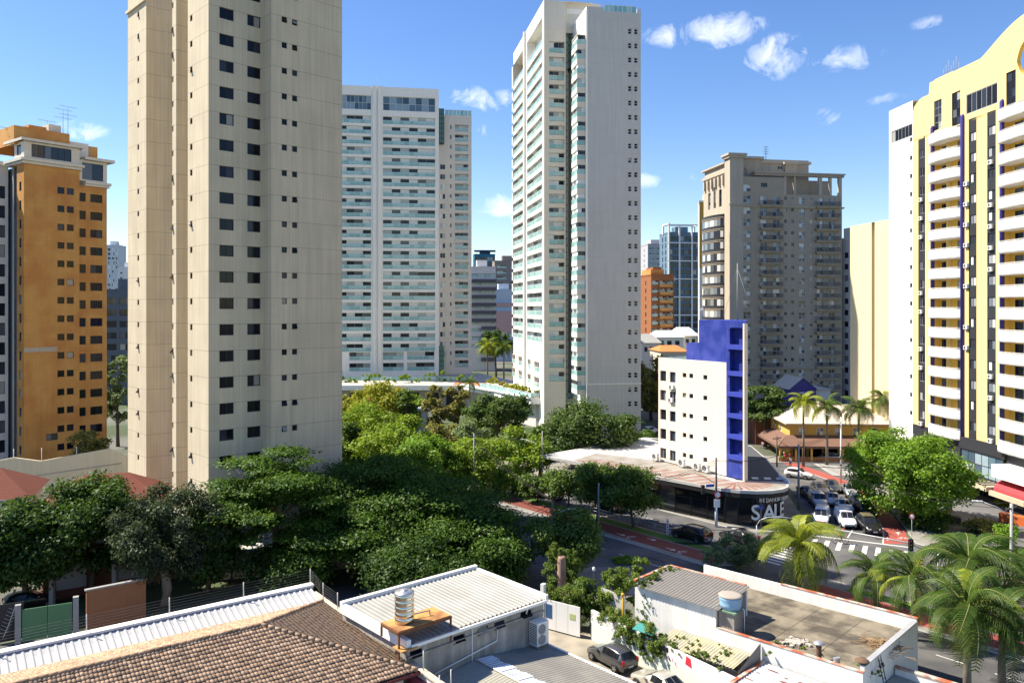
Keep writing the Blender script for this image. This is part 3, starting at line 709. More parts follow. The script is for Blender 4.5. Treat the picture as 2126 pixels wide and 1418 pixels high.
def yellow_tower():
    my = mat('yellow_paint', (.78, .60, .25), .75, .04, .4, streak=.05)
    md = mat('charcoal_tile', (.030, .032, .038), .55, .1, .7, tile=(.3, .8))
    mblue = mat('indigo_column', (.045, .038, .21), .5, .08, .6)
    my2 = mat('shaded_yellow_paint', (.80, .50, .09), .8, .05, .5)
    b = Bld('apartment_tower', 'yellow and white tower with curved balconies, indigo columns and a round hole in its gable', 'tower', (62.5, 132.0), math.atan2(-.9975, .07))
    U = lambda px: upx(b, (0, 0), (1, 0), px); END = 52.0
    fl = 2.87; rails = [26.12+fl*k for k in range(-6, 10)]; Z0 = 7.9; ZP = 52.4
    cw = .25
    b.face((0, 0), (U(1895), 0), 0, zat(238, 134), [(U(1889), U(1894), z+.25, z+.95, 'dark1', .2) for z in rails]+[(U(1850.5), U(1894), zat(262, 133)-3.3, zat(255, 133)-1.9, 'strip', .15)], m=1)
    b.face((0, 9), (0, 0), 0, zat(238, 134), m=1)
    b.mb('roof').prism([(0, 0), (U(1895), 0), (U(1895), 9), (0, 9)], zat(238, 134), zat(238, 134)+.02, 1)
    def panel(pa, pb, m, wins=None, zt=ZP):
        hs = [] if not wins else [(U(wins[0])-U(pa), U(wins[1])-U(pa), z+.1, z+1.35, 'yel2', .16) for z in rails if z+1.4 < zt]
        b.face((U(pa), 0), (U(pb), 0), Z0, zt, hs, m=m)
    panel(1895, 1906.5, 0); panel(1906.5, 1921, 2, (1909, 1919.5)); panel(1921, 1922.5, 0)
    panel(2003.5, 2011, 0); panel(2011, 2027.5, 2, (2014, 2026.5)); panel(2027.5, 2049.5, 0); panel(2049.5, 2067.5, 2, (2051, 2066.5))
    # mirrored far half beyond the gable centre
    uc = U(2141)
    x3 = 2*uc-U(2084)+.3
    b.face((x3, 0), (END, 0), Z0, ZP, m=0)
    # balcony bays: set-back wall whose deep yellow carries the recess shade, indigo columns at both sides
    cols = b.mb('column')
    def bay(ua, ub, right_wide):
        w = ub-ua; hs = []
        for z in rails:
            hs.append((w*.10, w*.26, z-1.25, z+1.0, 'dark1', .1)); hs.append((w*.66, w*.93, z-1.25, z+1.0, 'yel2', .1))
        b.face((ua, .8), (ub, .8), Z0, ZP, hs, m=4)
        b.face((ua, 0), (ua, .8), Z0, ZP, m=4); b.face((ub, .8), (ub, 0), Z0, ZP, m=4)
        b.mb('wall').box(ua+w*.38, ua+w*.43, .3, .79, Z0, ZP-.01, 0)
        for u in (ua-.2, ub+.2): cols.lathe([(.30, 0), (.30, ZP+.6-Z0), (.25, ZP+.9-Z0), (.0, ZP+1.05-Z0)], (u, -.1, Z0), 14, 3)
        arc = []; n = 16
        for k in range(n+1):
            t = k/n; x = ua-.05+t*(w+.1); y = -1.25*math.sqrt(max(0, 1-(2*abs(t-.45)/1.12)**2.6)); arc.append((x, min(y, -.02)))
        s = MB(); s.prism([(ua-.05, .0)]+arc+[(ub+.05, .0)], -1.62, -1.45, 0, bottom=True)
        for a, c in zip(arc, arc[1:]):
            s.face([(*a, -1.62), (*c, -1.62), (*c, -.22), (*a, -.22)], 0); a2, c2 = (a[0], a[1]+.14), (c[0], c[1]+.14)
            s.face([(*a, -.22), (*c, -.22), (*c2, -.22), (*a2, -.22)], 0); s.face([(*c2, -1.45), (*a2, -1.45), (*a2, -.22), (*c2, -.22)], 0)
        s.box(ua-.05, ua+.09, arc[0][1], 0.78, -1.45, -.22, 0); s.box(ub-.09, ub+.05, arc[-1][1], 0.78, -1.45, -.22, 0); s.box(ua, ub, .002, 0.78, -1.62, -1.45, 0)
        r = MB()
        for zz in (-.02, -.12): r.path([(x, y+.05, zz) for x, y in arc], .028, 5)
        for k in range(0, n+1, 3): r.tube((arc[k][0], arc[k][1]+.05, -.22), (arc[k][0], arc[k][1]+.05, -.02), .022, n=5)
        sm, rm = s.mesh('balcony', [WHITE]), r.mesh('railing', [FR_WHITE])
        for z in rails: o = link('balcony', sm, b.root, (0, 0, z)); link('railing', rm, o)
        return w
    bay(U(1939), U(1998), False); bay(U(2084), 2*uc-U(2084), True)
    b.face((U(1922.5), 0), (U(1939), 0), Z0, ZP, m=0); b.face((U(1998), 0), (U(2003.5), 0), Z0, ZP, m=0); b.face((U(2067.5), 0), (U(2084), 0), Z0, ZP, m=0)
    # penthouse wall with tall windows, stepped roofline and arched gable with a hole
    u0 = U(1897); zt1 = zat(168, 119.5); us = U(1929)
    hs = [(U(1939), U(1955), zat(268, 118), zat(206, 118), 'tall4', .2), (U(1976), U(1994), zat(260, 114), zat(190, 114), 'tall4', .2), (U(2006), U(2071), zat(222, 107.5), zat(177, 107), 'strip', .12), (U(2089), U(2109), zat(219, 102.5), zat(146, 102.5), 'tall4', .2)]
    zmid = 57.3
    b.face((u0, 0), (U(2112), 0), ZP, zmid, [(h[0]-u0, h[1]-u0)+h[2:] for h in hs if h[3] < zmid], m=0)
    def top(u):
        if u < us: t = clamp01((u-u0)/2.5); return 57.4+1.0*math.sin(t*math.pi/2)
        ub = U(2035)
        if u < ub: return zt1
        t = clamp01((u-ub)/(uc-ub)) if u <= uc else clamp01(1-(u-uc)/(uc-ub)); return zt1+3.1*math.sin(t*math.pi/2)**1.15
    hole = (uc, 57.6, 2.45); ar = b.mb('gable'); u = u0; du = .25; um = U(2112)
    while u < 2*uc-U(2035):
        v = u+du; lo = zmid if u+du/2 < um else ZP; segs = [(lo, None)]
        hm = lambda q: math.sqrt(max(0, hole[2]**2-(q-hole[0])**2))
        if max(hm(u), hm(v)) > 0:
            for y, fl_ in ((0, 0), (.5, 1)):
                for (zl0, zl1, zh0, zh1) in ((lo, lo, hole[1]-hm(u), hole[1]-hm(v)), (hole[1]+hm(u), hole[1]+hm(v), top(u), top(v))):
                    q = [(u, y, zl0), (v, y, zl1), (v, y, zh1), (u, y, zh0)]; ar.face(q if not fl_ else q[::-1], 0)
            for sg in (1, -1): ar.face([(u, 0, hole[1]+sg*hm(u)), (v, 0, hole[1]+sg*hm(v)), (v, .5, hole[1]+sg*hm(v)), (u, .5, hole[1]+sg*hm(u))], 4)
        else:
            ar.face([(u, 0, lo), (v, 0, lo), (v, 0, top(v)), (u, 0, top(u))], 0); ar.face([(v, .5, lo), (u, .5, lo), (u, .5, top(u)), (v, .5, top(v))], 0)
        ar.face([(u, 0, top(u)), (v, 0, top(v)), (v, .5, top(v)), (u, .5, top(u))], 0); u = v
    hp = b.mb('penthouse'); hp.box(U(1896), U(1896)+.3, 0.002, 8, ZP-12, 57.0, 0); hp.box(us-.01, us+.3, .5, 7, 55, zt1, 0); hp.box(u0-2.5, u0+2.2, 5, 11, 50, zat(193, 131)+1.2, 0)
    hp.box(U(2100), 2*uc-U(2100), 4, 9, ZP, 59.2, 4); hp.box(U(1897), END, 1.4, 16, ZP, 54.5, 1)
    bk = b.mb('wall'); bk.box(U(1896), END, 1.6, 16, 0, ZP-.01, 0)
    # podium: charcoal fascia, glazed band, canopy and dark shopfront
    b.face((U(1995), -.35), (U(2092), -.35), 6.35, Z0, m=2, part='podium'); b.mb('podium').box(U(1995), END, -.34, 0, Z0-.12, Z0-.002, 2)
    b.face((U(1985), -.3), (U(2088), -.3), 2.9, 6.35, [(U(1998)-U(1985), U(2086)-U(1985), 3.0, 6.2, 'shop6', .2)], m=2, part='podium')
    b.face((U(1930), 1.2), (U(2095), 1.2), 0, 2.9, [(.3+2.6*k, 2.75+2.6*k, .1, 2.7, 'store', .2) for k in range(8) if 2.75+2.6*k < U(2095)-U(1930)-.1], m=2, part='podium')
    b.face((U(1895), 0), (U(1996), 0), 0, Z0, m=2, part='podium')
    cn = b.mb('canopy'); cn.box(U(1985), U(2096), -3.2, 1.2, 2.3, 2.88, 5)
    for k in range(12): cn.box(U(1985)+.9*k, U(1985)+.9*k+.35, -3.1, -.4, 2.884, 2.95, 2)
    b.face((U(2093), -.2), (END, -.2), 0, Z0-.13, [(.8, 3.0, .4, 2.6, 'store', .2)], m=2, part='podium')
    pb_ = b.mb('balcony_parapet'); pb_.box(U(2098), U(2098)+6, -2.6, -.21, 4.3, 5.9, 1)
    aw = b.mb('awning'); ua = U(2099)
    for k in range(6):
        t0, t1 = k/6*math.pi/2, (k+1)/6*math.pi/2
        f = lambda t: (-.22-2.2*math.sin(t), 2.5+1.5*math.cos(t))
        aw.face([(ua, *f(t1)), (ua+6, *f(t1)), (ua+6, *f(t0)), (ua, *f(t0))], 6, True)
    b.mb('awning').box(ua-.2, ua+6.2, -2.9, -2.5, 1.9, 2.5, 5)
    mred = mat('red_awning', (.55, .05, .06), .6, .08); mcan = mat('canopy_beige', (.50, .43, .31), .8, .12, .8, streak=.15)
    b.finish([my, WHITE, md, mblue, my2, mcan, mred])
    rr = random.Random(11)
    for (px, keep) in ((1914, .55), (2008.5, .5), (2059, .6)):
        for i, z in enumerate(rails):
            if rr.random() < keep and z < 50: link('air_conditioner', AC, b.root, (U(px), -.03, z-.95 if px > 2010 or px < 1950 else z-.2))
    link('air_conditioner', ac_mesh(1.2, 1.45, .5), b.root, (U(2033), -1.4, 3.02)); link('air_conditioner', AC, b.root, (U(2017), -1.2, 3.02))
    rt = MB(); u = U(1960); rt.box(U(1972), U(1984), 3, 5, ZP, zat(132, 115), 0); rt.build('rooftop_unit', WHITE, b.root)
    rt = MB()
    for k in range(7): rt.tube((U(1946)+k*.6, 1, zt1-.5), (U(1946)+k*.6, 1, zt1+1.5+(k % 3)*.5), .03, n=4)
    rt.tube((U(1946), 1, zt1+.9), (U(1946)+3.6, 1, zt1+.9), .025, n=4); rt.build('rooftop_fence', FR_GREY, b.root)
yellow_tower()

def slab_blocks():
    my = mat('pale_yellow_render', (.66, .56, .35), .8, .04, .3, streak=.06, vjoints=(1.2, .05, .2, .93))
    b = Bld('apartment_slab', 'windowless pale yellow slab block left of the yellow balcony tower', 'building', (63.9, 150.5), math.atan2(-12.3, 1.5))
    W = 12.9; U = lambda px: upx(b, (0, 0), (1, 0), px); Z = 41.4
    b.face((0, 0), (U(1809.5), 0), 0, Z); b.face((U(1809.5), 0), (U(1809.5), 1.4), 0, Z); b.face((U(1816), 1.4), (U(1816), 0), 0, Z)
    b.face((U(1809.5), 1.4), (U(1816), 1.4), 0, Z, [(.1, .9, 4+2.9*k, 4.8+2.9*k, 'dark1', .1) for k in range(12)], m=0); b.face((U(1816), 0), (W, 0), 0, Z)
    b.face((0, 14), (0, 0), 0, Z); b.face((W, 0), (W, 14), 0, Z); b.mb('roof').prism([(0, 0), (W, 0), (W, 14), (0, 14)], Z, Z+.02)
    b.finish([my])
    mw = mat('bright_white_render', (.78, .77, .74), .8, .04, .4)
    c = Bld('apartment_block', 'slim white apartment block between the classical tower and the pale yellow slab', 'apartment block', (85.2, 210), math.atan2(-.985, .17))
    U = lambda px: upx(c, (0, 0), (1, 0), px); Z = 43.5
    W = U(1769); 
    c.face((0, 0), (W, 0), 0, Z, [(W*.55-.0, W*.55+.9+W*.12, 3.5+2.95*k, 4.9+2.95*k, 'dark1', .2) for k in range(13)])
    c.face((0, 10), (0, 0), 0, Z); c.mb('roof').prism([(-.3, -.3), (W, -.3), (W, 10), (-.3, 10)], Z, Z+.6); c.mb('roof').prism([(W*.1, 2), (W*.8, 2), (W*.8, 8), (W*.1, 8)], Z+.6, Z+3.4)
    c.finish([mw])
slab_blocks()

def text(s, size, name, m, parent, loc, rot, extrude=.02, sx=1.0, bold=0.0):
    """lettering as a mesh, from Blender's built-in font"""
    cu = bpy.data.curves.new(name, 'FONT'); cu.body = s; cu.size = size; cu.extrude = extrude; cu.offset = bold; cu.align_x = 'LEFT'
    t = bpy.data.objects.new('type', cu); COL.objects.link(t); bpy.context.view_layer.update()
    me = bpy.data.meshes.new_from_object(t.evaluated_get(bpy.context.evaluated_depsgraph_get())); bpy.data.objects.remove(t); bpy.data.curves.remove(cu)
    me.materials.clear(); me.materials.append(m)
    o = link(name, me, parent, loc, rot=rot); o.scale = (sx, 1, 1); return o

def five_storey():
    mt = mat('cream_mosaic', (.76, .68, .57), .7, .05, .5, streak=.12, tile=(.4, .95))
    mb_ = mat('blue_mosaic', (.022, .042, .27), .5, .16, .8, streak=.2, tile=(.28, .72), col2=(.05, .07, .34), mix_scale=.5)
    b = Bld('office_building', 'white five storey office building with cobalt blue stair tower standing on the shop roof', 'building', (20.55, 111.8), math.atan2(-.85, .524))
    U = lambda px: upx(b, (0, 0), (1, 0), px); W = U(1508); hs = []; zb = 4.75
    for k in range(5):
        z = 17.35-2.69*k; k2 = z-.1
        hs += [(U(1370.6), U(1383), z-1.5, z-.05, 'dark2', .3), (U(1390.4), U(1402.7), z-1.55, z-.1, 'dark2', .3)]
        for pa in (1417, 1431, 1460): hs.append((U(pa), U(pa)+.72, z-.68-.004*k, z-.08, 'dark1', .25))
    b.face((0, 0), (W, 0), zb, 19.1, hs, reveal=.3); b.face((0, 9), (0, 0), zb, 19.1); b.face((0, .22), (W, .22), 18, 18.02)
    b.mb('roof').prism([(.2, .25), (W, .25), (W, 1.7), (W-5.5, 8), (.2, 8)], 18.3, 18.5, 0)
    bl = b.mb('parapet'); bl.box(0, W, .001, .22, 18.5, 19.1-.002, 0); bl.box(.001, .22, .22, 9, 18.5, 19.1, 2)
    # cobalt stair tower
    ub = U(1541.5); E = U(1549); T = 24.4; st = []
    bands = [21.4, 18.1, 15.5, 12.8, 10.2, 7.6]
    h2 = [(U(1515)-W, ub-W, 21.45, 23.55, None, .8)]
    for a, c in zip(bands[1:], bands): h2.append((U(1515)-W, ub-W, a, c-.58, None, .8))
    b.face((W, 0), (E, 0), zb, T, h2, m=1, rm=1, part='stair_tower')
    stt = b.mb('stair_tower'); stt.face([(U(1515), .8, zb+2.5), (ub, .8, zb+2.5), (ub, .8, T-.5), (U(1515), .8, T-.5)], 1)
    ul = upx(b, (0, 1.8), (1, 0), 1451); us_ = upx(b, (0, 2.6), (1, 0), 1425)
    b.face((ul, 1.8), (W, 1.8), 18.5, T, m=1, part='stair_tower'); b.face((ul, 8), (ul, 1.8), 18.5, T, m=1, part='stair_tower'); b.face((W, 1.8), (W, 0), 19.1, T, m=1, part='stair_tower')
    stt.box(us_, ul-.002, 2.6, 7, 18.5, 21.2, 1)
    stt.prism([(ul, 1.8), (W, 1.8), (W, 0), (E, 0), (E, .3), (E-5.2, 5.8), (ul, 7), (ul, 1.8)], T, T+.03, 1)
    b.face((E, 0), (E, .3), zb, T, m=1, part='stair_tower'); b.face((E, .3), (E-5.2, 5.8), zb, T, m=1, part='stair_tower'); b.face((E-5.2, 5.8), (ul, 7), zb, T, m=1, part='stair_tower')
    fin = b.mb('fin'); fin.box(ub+.38, E+.03, -.35, 0-.002, zb, T-.3, 0); fin.box(E+.002, E+.03, 0, .25, zb, T-.3, 0)
    b.finish([mt, mb_, GL_TEAL])
    pb2 = MB()
    for z in bands: pb2.box(U(1511), ub+.36, -.22, -.003, z-.56, z-.02)
    pb2.build('landing_parapet', mat('blue_mosaic_light', (.045, .065, .38), .5, .1, .8), b.root)
    dm = MB()
    for k, z in enumerate(bands[1:]):
        dm.box(ub-.75, ub-.2, .7, .79, z-.3, z+1.5, 0)
    dm.build('stair_door', FR_DARK, b.root)
    for (px, z) in ((1396, 14.9), (1394.5, 13.1)): link('air_conditioner', AC, b.root, (U(px), -.02, z))
    for px, z in ((1424, 4.85), (1456, 4.85), (1474, 4.85), (1369, 4.85)): link('air_conditioner', ac_mesh(.95, .95, .42), b.root, (U(px), -.5, z))
    mm = MB(); u = U(1525); mm.tube((u-3.2, 4, T), (u-3.2, 4, T+7.5), .1, .05); 
    for dx in (-3.0, 2.6): mm.tube((u-3.2, 4, T+6.8), (u-3.2+dx, 4.4, T), .02, n=4)
    mm.build('mast', FR_GREY, b.root); mm = MB(); mm.tube((u-8.5, 3, T), (u-8.5, 3, T+1.8), .05, n=5); mm.box(u-8.9, u-8.2, 2.9, 3.1, T+1.3, T+1.6); mm.build('floodlight', FR_GREY, b.root)
five_storey()

def shop():
    mr = mat('striped_roof_sheet', (.30, .285, .26), .7, .10, 1.2, streak=.0, col2=(.23, .20, .16), mix_scale=.6)
    mred = mat('faded_red_stripe', (.27, .075, .055), .75, .2, 1.5)
    mdk = mat('shop_black', (.018, .018, .02), .5, .2); md2 = mat('asphalt_felt', (.075, .08, .088), .85, .15, .6)
    mg = glass('shop_glass', [(.6, (.012, .014, .018)), (.85, (.025, .028, .03)), (1, (.06, .07, .07))], .04, .5)
    root = thing('shop_building', 'black glass corner shop with striped roof and large white SALE lettering', 'shop', (25, 96, 0))
    O = Vector((25, 96, 0)); L_ = lambda p: (p[0]-25, p[1]-96)
    edge = [(8.3, 111.8), (25, 94.6), (26.8, 93.6), (28.6, 93.2), (30.4, 93.4), (32.0, 94.2), (33.1, 95.4), (33.7, 97.0), (34.3, 101), (36.2, 113), (37.2, 124)]
    wall = [(9.3, 112.4), (25.6, 96.1), (27.0, 95.2), (28.6, 94.7), (30.2, 94.7), (31.6, 95.2), (32.6, 96.2), (33.1, 97.5), (33.6, 101), (35.4, 113), (36.4, 123)]
    back = [(22, 132), (4, 116)]
    mb = MB(); mb.prism([L_(p) for p in edge+back], 4.25, 4.62, 0); mb.build('roof_slab', mat('dull_white_fascia', (.46, .45, .43), .7, .12, 1.0, streak=.1), root)
    t = MB(); t.sheet([L_(p) for p in ((8.5, 111.9), (25.1, 94.8), (26.8, 93.9), (28.6, 93.5), (30.3, 93.7), (31.8, 94.5), (32.8, 95.5), (33.4, 97.0), (27.5, 98.4), (21.3, 111.3), (12.5, 117.5))], 4.624, 0); t.build('roof_sheet', [mr], root)
    # red stripes running down the sheet, fanning round the corner
    s = MB(); a, c = Vector(L_((8.3, 111.8))), Vector(L_((25, 94.6))); d = (c-a); n = Vector((-d.y, d.x)).normalized(); dn = d.normalized()
    k = 1.0
    while k < d.length-.6:
        for j, wd in ((0, .28), (.55, .16)):
            p = a+dn*(k+j); ln = 4.6 if k > 9 else 3.6; q = p+n*ln+dn*1.5; e = dn*wd
            s.face([(*(p+n*.15), 4.63), (*(p+e+n*.15), 4.63), (*(q+e), 4.63), (*q, 4.63)])
        k += 1.75
    ctr = Vector(L_((27.6, 98.0)))
    for t0 in np.linspace(-2.15, .15, 11):
        v = Vector((math.cos(t0), math.sin(t0))); w = Vector((-v.y, v.x)); r1 = 4.2
        s.face([(*(ctr+v*.7-w*.03), 4.63), (*(ctr+v*r1-w*.16), 4.63), (*(ctr+v*r1+w*.16), 4.63), (*(ctr+v*.7+w*.03), 4.63)])
    s.build('roof_stripe', mred, root)
    dk = MB(); dk.sheet([L_(p) for p in ((27.9, 99.2), (33.5, 98.2), (34.1, 101), (36, 113), (37, 123.5), (22.5, 131), (28.5, 112))], 4.628, 0)
    dk.box(*(L_((33.75, 0))[0], L_((34.0, 0))[0]), L_((0, 97.2))[1], L_((0, 101))[1], 4.63, 5.0, 1); dk.build('felt_roof', [md2, WHITE], root)
    ws = MB()
    for k in range(4):
        p = L_((28.6+1.5*k, 99.9-.15*k)); ws.face([(p[0], p[1], 4.64), (p[0]+.8, p[1]-.15, 4.64), (p[0]+1.0, p[1]+1.0, 4.64), (p[0]+.2, p[1]+1.1, 4.64)])
    ws.build('roof_marking', WHITE, root)
    fa = MB()
    for p, q in zip(edge, edge[1:]):
        p, q = Vector(L_(p)), Vector(L_(q)); nn = Vector(((q-p).y, -(q-p).x)).normalized()
        fa.face([(*(p+nn*.05), 3.75), (*(q+nn*.05), 3.75), (*(q+nn*.05), 4.15), (*(p+nn*.05), 4.15)], 0)
    fa.build('fascia', mdk, root)
    wl = MB(); gl = MB(); sills = MB()
    for i, (p, q) in enumerate(zip(wall, wall[1:])):
        P, Q = Vector(L_(p)), Vector(L_(q)); ln = (Q-P).length; n_ = max(1, round(ln/2.2)) if i in (0, 8, 9) else 1
        for k in range(n_):
            a, c = P+(Q-P)*(k/n_), P+(Q-P)*((k+1)/n_); e = (c-a).normalized()*.05
            gl.face([(*(a+e), .55), (*(c-e), .55), (*(c-e), 3.7), (*(a+e), 3.7)]); wl.tube((*a, 0), (*a, 4.24), .07, n=6)
        wl.face([(*P, 0), (*Q, 0), (*Q, .54), (*P, .54)]); wl.face([(*P, 3.71), (*Q, 3.71), (*Q, 4.25), (*P, 4.25)])
    wl.build('shopfront_frame', mdk, root); gl.build('shop_window', mg, root)
    fl = MB(); fl.prism([L_(p) for p in wall+back], .06, .12); fl.build('shop_floor', GREYC, root)
    bd = MB(); mw = mat('bed_linen', (.62, .64, .60), .9, .1)
    # lettering on the rounded corner
    lt = mat('white_lettering', (.82, .82, .80), .5, .03)
    A, Bq = Vector((28.5, 94.5, 0)), Vector((33.0, 96.45, 0)); dv = (Bq-A).normalized(); ang = math.atan2(dv.y, dv.x); nn = Vector((dv.y, -dv.x, 0))
    for i, ch in enumerate('SALE'):
        seg = [(28.35, 94.6, -.03), (29.75, 94.6, .12), (31.15, 95.02, .42), (32.15, 95.75, .85)][i]
        p = Vector((seg[0], seg[1]-.14, .95))-O
        text(ch, 2.5, 'lettering', lt, root, p, (math.pi/2, 0, seg[2]), .03, .95, .035)
    for i, ch in enumerate('BEDANDROOM'):
        x = 29.3+.40*i; f = max(0, (x-30)/3.2); y = 94.55+1.55*f**1.6; 
        text(ch, .62, 'lettering', lt, root, Vector((x, y-.15, 3.05))-O, (math.pi/2, 0, .15+.75*f), .02)
    rd = MB(); rd.T = Matrix.Translation(Vector((32.05, 95.72, .75))-O) @ Matrix.Rotation(.85, 4, 'Z'); rd.box(-.3, 1.0, .1, .13, 0, 2.4); rd.build('sale_panel', mat('pale_green_panel', (.30, .36, .30), .6), root)
    for i, u in enumerate((.72, .84)):
        p = Vector(wall[0])+(Vector(wall[1])-Vector(wall[0]))*u; nv = Vector((.70, .72)); p = p+nv*1.6
        bdo = thing('display_bed', ['pale bed left in the shop display window', 'larger grey bed right in the shop display window'][i], 'bed', (p.x, p.y, .12), math.atan2(-.72, .70), 'beds in the shop display')
        m_ = MB(); m_.box(-1, 1, -.8, .8, .1, .42); m_.build('bed_base', FR_DARK, bdo)
        m_ = MB(); m_.box(-1, 1, -.8, .8, .425, .72); m_.build('mattress', mw, bdo)
        m_ = MB(); m_.box(-1.1, -1.0, -.85, .85, .1, 1.2); m_.build('headboard', GREYC, bdo)
        for s_ in (-.4, .4):
            m_ = MB(); m_.lathe([(.05, 0), (.3, .03), (.32, .1), (.2, .18), (0, .2)], (-.7, s_, .72), 12); m_.build('pillow', mw, bdo)
shop()

def restaurant():
    mr = mat('beige_roof_sheet', (.58, .50, .40), .8, .08, .6, vjoints=(.8, .1, .1, .86)); my = mat('ochre_wall', (.58, .36, .09), .8, .08, .6)
    ma = mat('brown_awning', (.17, .095, .07), .8, .12, .6, vjoints=(1.4, .05, 0, .7)); mbk = mat('restaurant_brick', (.30, .14, .07), .9, .15, 2)
    b = Bld('restaurant', 'low restaurant with beige hip roof, ochre walls and long brown awning', 'restaurant', (48.3, 138.5), math.atan2(-.05, 1))
    W, D = 17.5, 12
    b.face((0, 0), (W, 0), 0, 6.2, [(1.5+3.1*k, 2.7+3.1*k, 3.9, 5.3, 'shut', .15) for k in range(5)]+[(.6+2.7*k, 2.8+2.7*k, .2, 2.3, 'store', .3) for k in range(6)], m=1)
    b.face((0, D), (0, 0), 0, 6.2, [(2, 3.2, 3.9, 5.3, 'shut', .15), (6, 7.2, 3.9, 5.3, 'shut', .15)], m=1); b.face((W, 0), (W, D), 0, 6.2, m=1)
    r = b.mb('roof'); o = .9; e = [(-o, -o, 6.1), (W+o, -o, 6.1), (W+o, D+o, 6.1), (-o, D+o, 6.1)]; h0, h1 = (4.5, 6, 8.6), (W-4.5, 6, 8.6)
    for q in ([e[0], e[1], h1, h0], [e[1], e[2], h1], [e[2], e[3], h0, h1], [e[3], e[0], h0]): r.face(q, 0)
    r.box(-o, W+o, -o, D+o, 5.9, 6.09, 0)
    ch = b.mb('roof_box'); ch.box(6.5, 8.5, 4.5, 6, 7.5, 9.3, 0); ch.box(11, 14.5, 3.5, 5.5, 7.2, 8.7, 0)
    a = b.mb('awning'); yo = -4.2
    a.face([(-3, yo, 2.75), (W+1, yo, 2.75), (W+1, -.01, 4.0), (-.5, -.01, 4.0)], 2); a.face([(-3, yo, 2.35), (W+1, yo, 2.35), (W+1, yo, 2.75), (-3, yo, 2.75)], 2)
    a.face([(-3.2, yo, 2.75), (-.5, -.01, 4.0), (-.5, 9, 4.0), (-3.2, 9, 2.75)], 2); a.face([(-3.2, 9, 2.35), (-3.2, yo, 2.35), (-3.2, yo, 2.75), (-3.2, 9, 2.75)], 2)
    p = b.mb('terrace_wall'); p.box(-3, W, yo+.1, yo+.3, 0, .9, 3)
    for k in range(8): p.box(-2.9+2.6*k, -2.6+2.6*k, yo+.08, yo+.36, .0, 2.4, 1)
    b.finish([mr, my, ma, mbk])
    mv = mat('violet_blue_wall', (.075, .065, .27), .8, .06); 
    h = thing('gabled_house', 'small violet blue gabled house under the classical tower', 'house', (57.6, 165, 0), .05)
    m_ = MB(); pr = [(0, 9.3), (2.7, 11.5), (5.5, 9.3)]
    m_.face([(0, 0, 0), (5.5, 0, 0), (5.5, 0, 9.3), (2.7, 0, 11.5), (0, 0, 9.3)], 0); m_.box(0, .02, .002, 9, 0, 9.3, 0); m_.box(5.5, 8.8, .6, 9, 0, 8.9, 1); m_.build('wall', [mv, WHITE], h)
    m_ = MB(); m_.face([(-.3, -.2, 9.15), (2.7, -.2, 11.6), (2.7, 9, 11.6), (-.3, 9, 9.15)]); m_.face([(2.7, -.2, 11.6), (5.9, -.2, 9.05), (5.9, 9, 9.05), (2.7, 9, 11.6)]); m_.box(5.55, 9.1, .4, 9, 8.9, 9.15); m_.build('roof', mr, h)
    m_ = MB(); m_.box(.5, 5, -.06, -.002, 4, 7.2); m_.build('window', FR_DARK, h); m_ = MB(); m_.box(1.9, 3.1, -.08, -.002, 8.3, 8.6); m_.build('lettering', FR_WHITE, h)
    w = MB(); w.prism([(60.5, 160), (76, 158), (76, 158.4), (60.5, 160.4)], 0, 4.2); tag(w.build('garden_wall', GREYC), 'pale grey garden wall behind the restaurant roof', 'wall')
    w = MB(); w.prism([(46.5, 152), (53, 152), (53, 158), (46.5, 158)], 0, 5.0); w.prism([(46.2, 151.7), (53.3, 151.7), (53.3, 158.3), (46.2, 158.3)], 5.0, 5.25); w.box(47.5, 49, 151.9, 151.998, .1, 2.2); w.box(50, 51.6, 151.9, 151.998, 1.2, 2.4); tag(w.build('annex', mat('dull_red_wall', (.25, .09, .05), .9, .15)), 'dull red annex with flat roof beside the beige hip roof', 'annex')
restaurant()

def tower_generic(name, label, cat, px0, px1, pt, d, wallc, style, slant=0.12, depth=14, floors=3.0, colw=3.2, side=None, extra=None, group=None, ww=.62, wh=.55):
    x0, x1 = (px0-CX)/FPX*d, (px1-CX)/FPX*d; ang = slant
    b = Bld(name, label, cat, (x0, d), ang, group); W = upx(b, (0, 0), (1, 0), px1); T = zat(pt, d)
    n = max(1, int(W/colw)); c = W/n; hs = []
    k = 0
    while T-1.2-floors*(k+1) > 6:
        z = T-1.0-floors*(k+1)
        for i in range(n): hs.append((i*c+c*(1-ww)/2, i*c+c*(1+ww)/2, z+floors*.15, z+floors*(.15+wh), style, .25 if 'balc' not in style else 1.0))
        k += 1
    m = mat('render_'+name+label.split()[0]+label.split()[1], wallc, .8, .06, .3, streak=.08)
    b.face((0, 0), (W, 0), 0, T, hs); b.face((W, 0), (W, depth), 0, T)
    hs2 = [(depth*.3, depth*.3+1.2, h[2], h[3], 'dark1', .25) for h in hs[::n]] + [(depth*.65, depth*.65+1.2, h[2], h[3], 'dark1', .25) for h in hs[::n]]
    b.face((0, depth), (0, 0), 0, T, hs2); b.mb('roof').prism([(-.15, -.15), (W+.15, -.15), (W+.15, depth), (-.15, depth)], T, T+.5); b.mb('roof').prism([(W*.3, depth*.3), (W*.7, depth*.3), (W*.7, depth*.7), (W*.3, depth*.7)], T+.5, T+3.4)
    b.finish([m], maxparts=60); return b
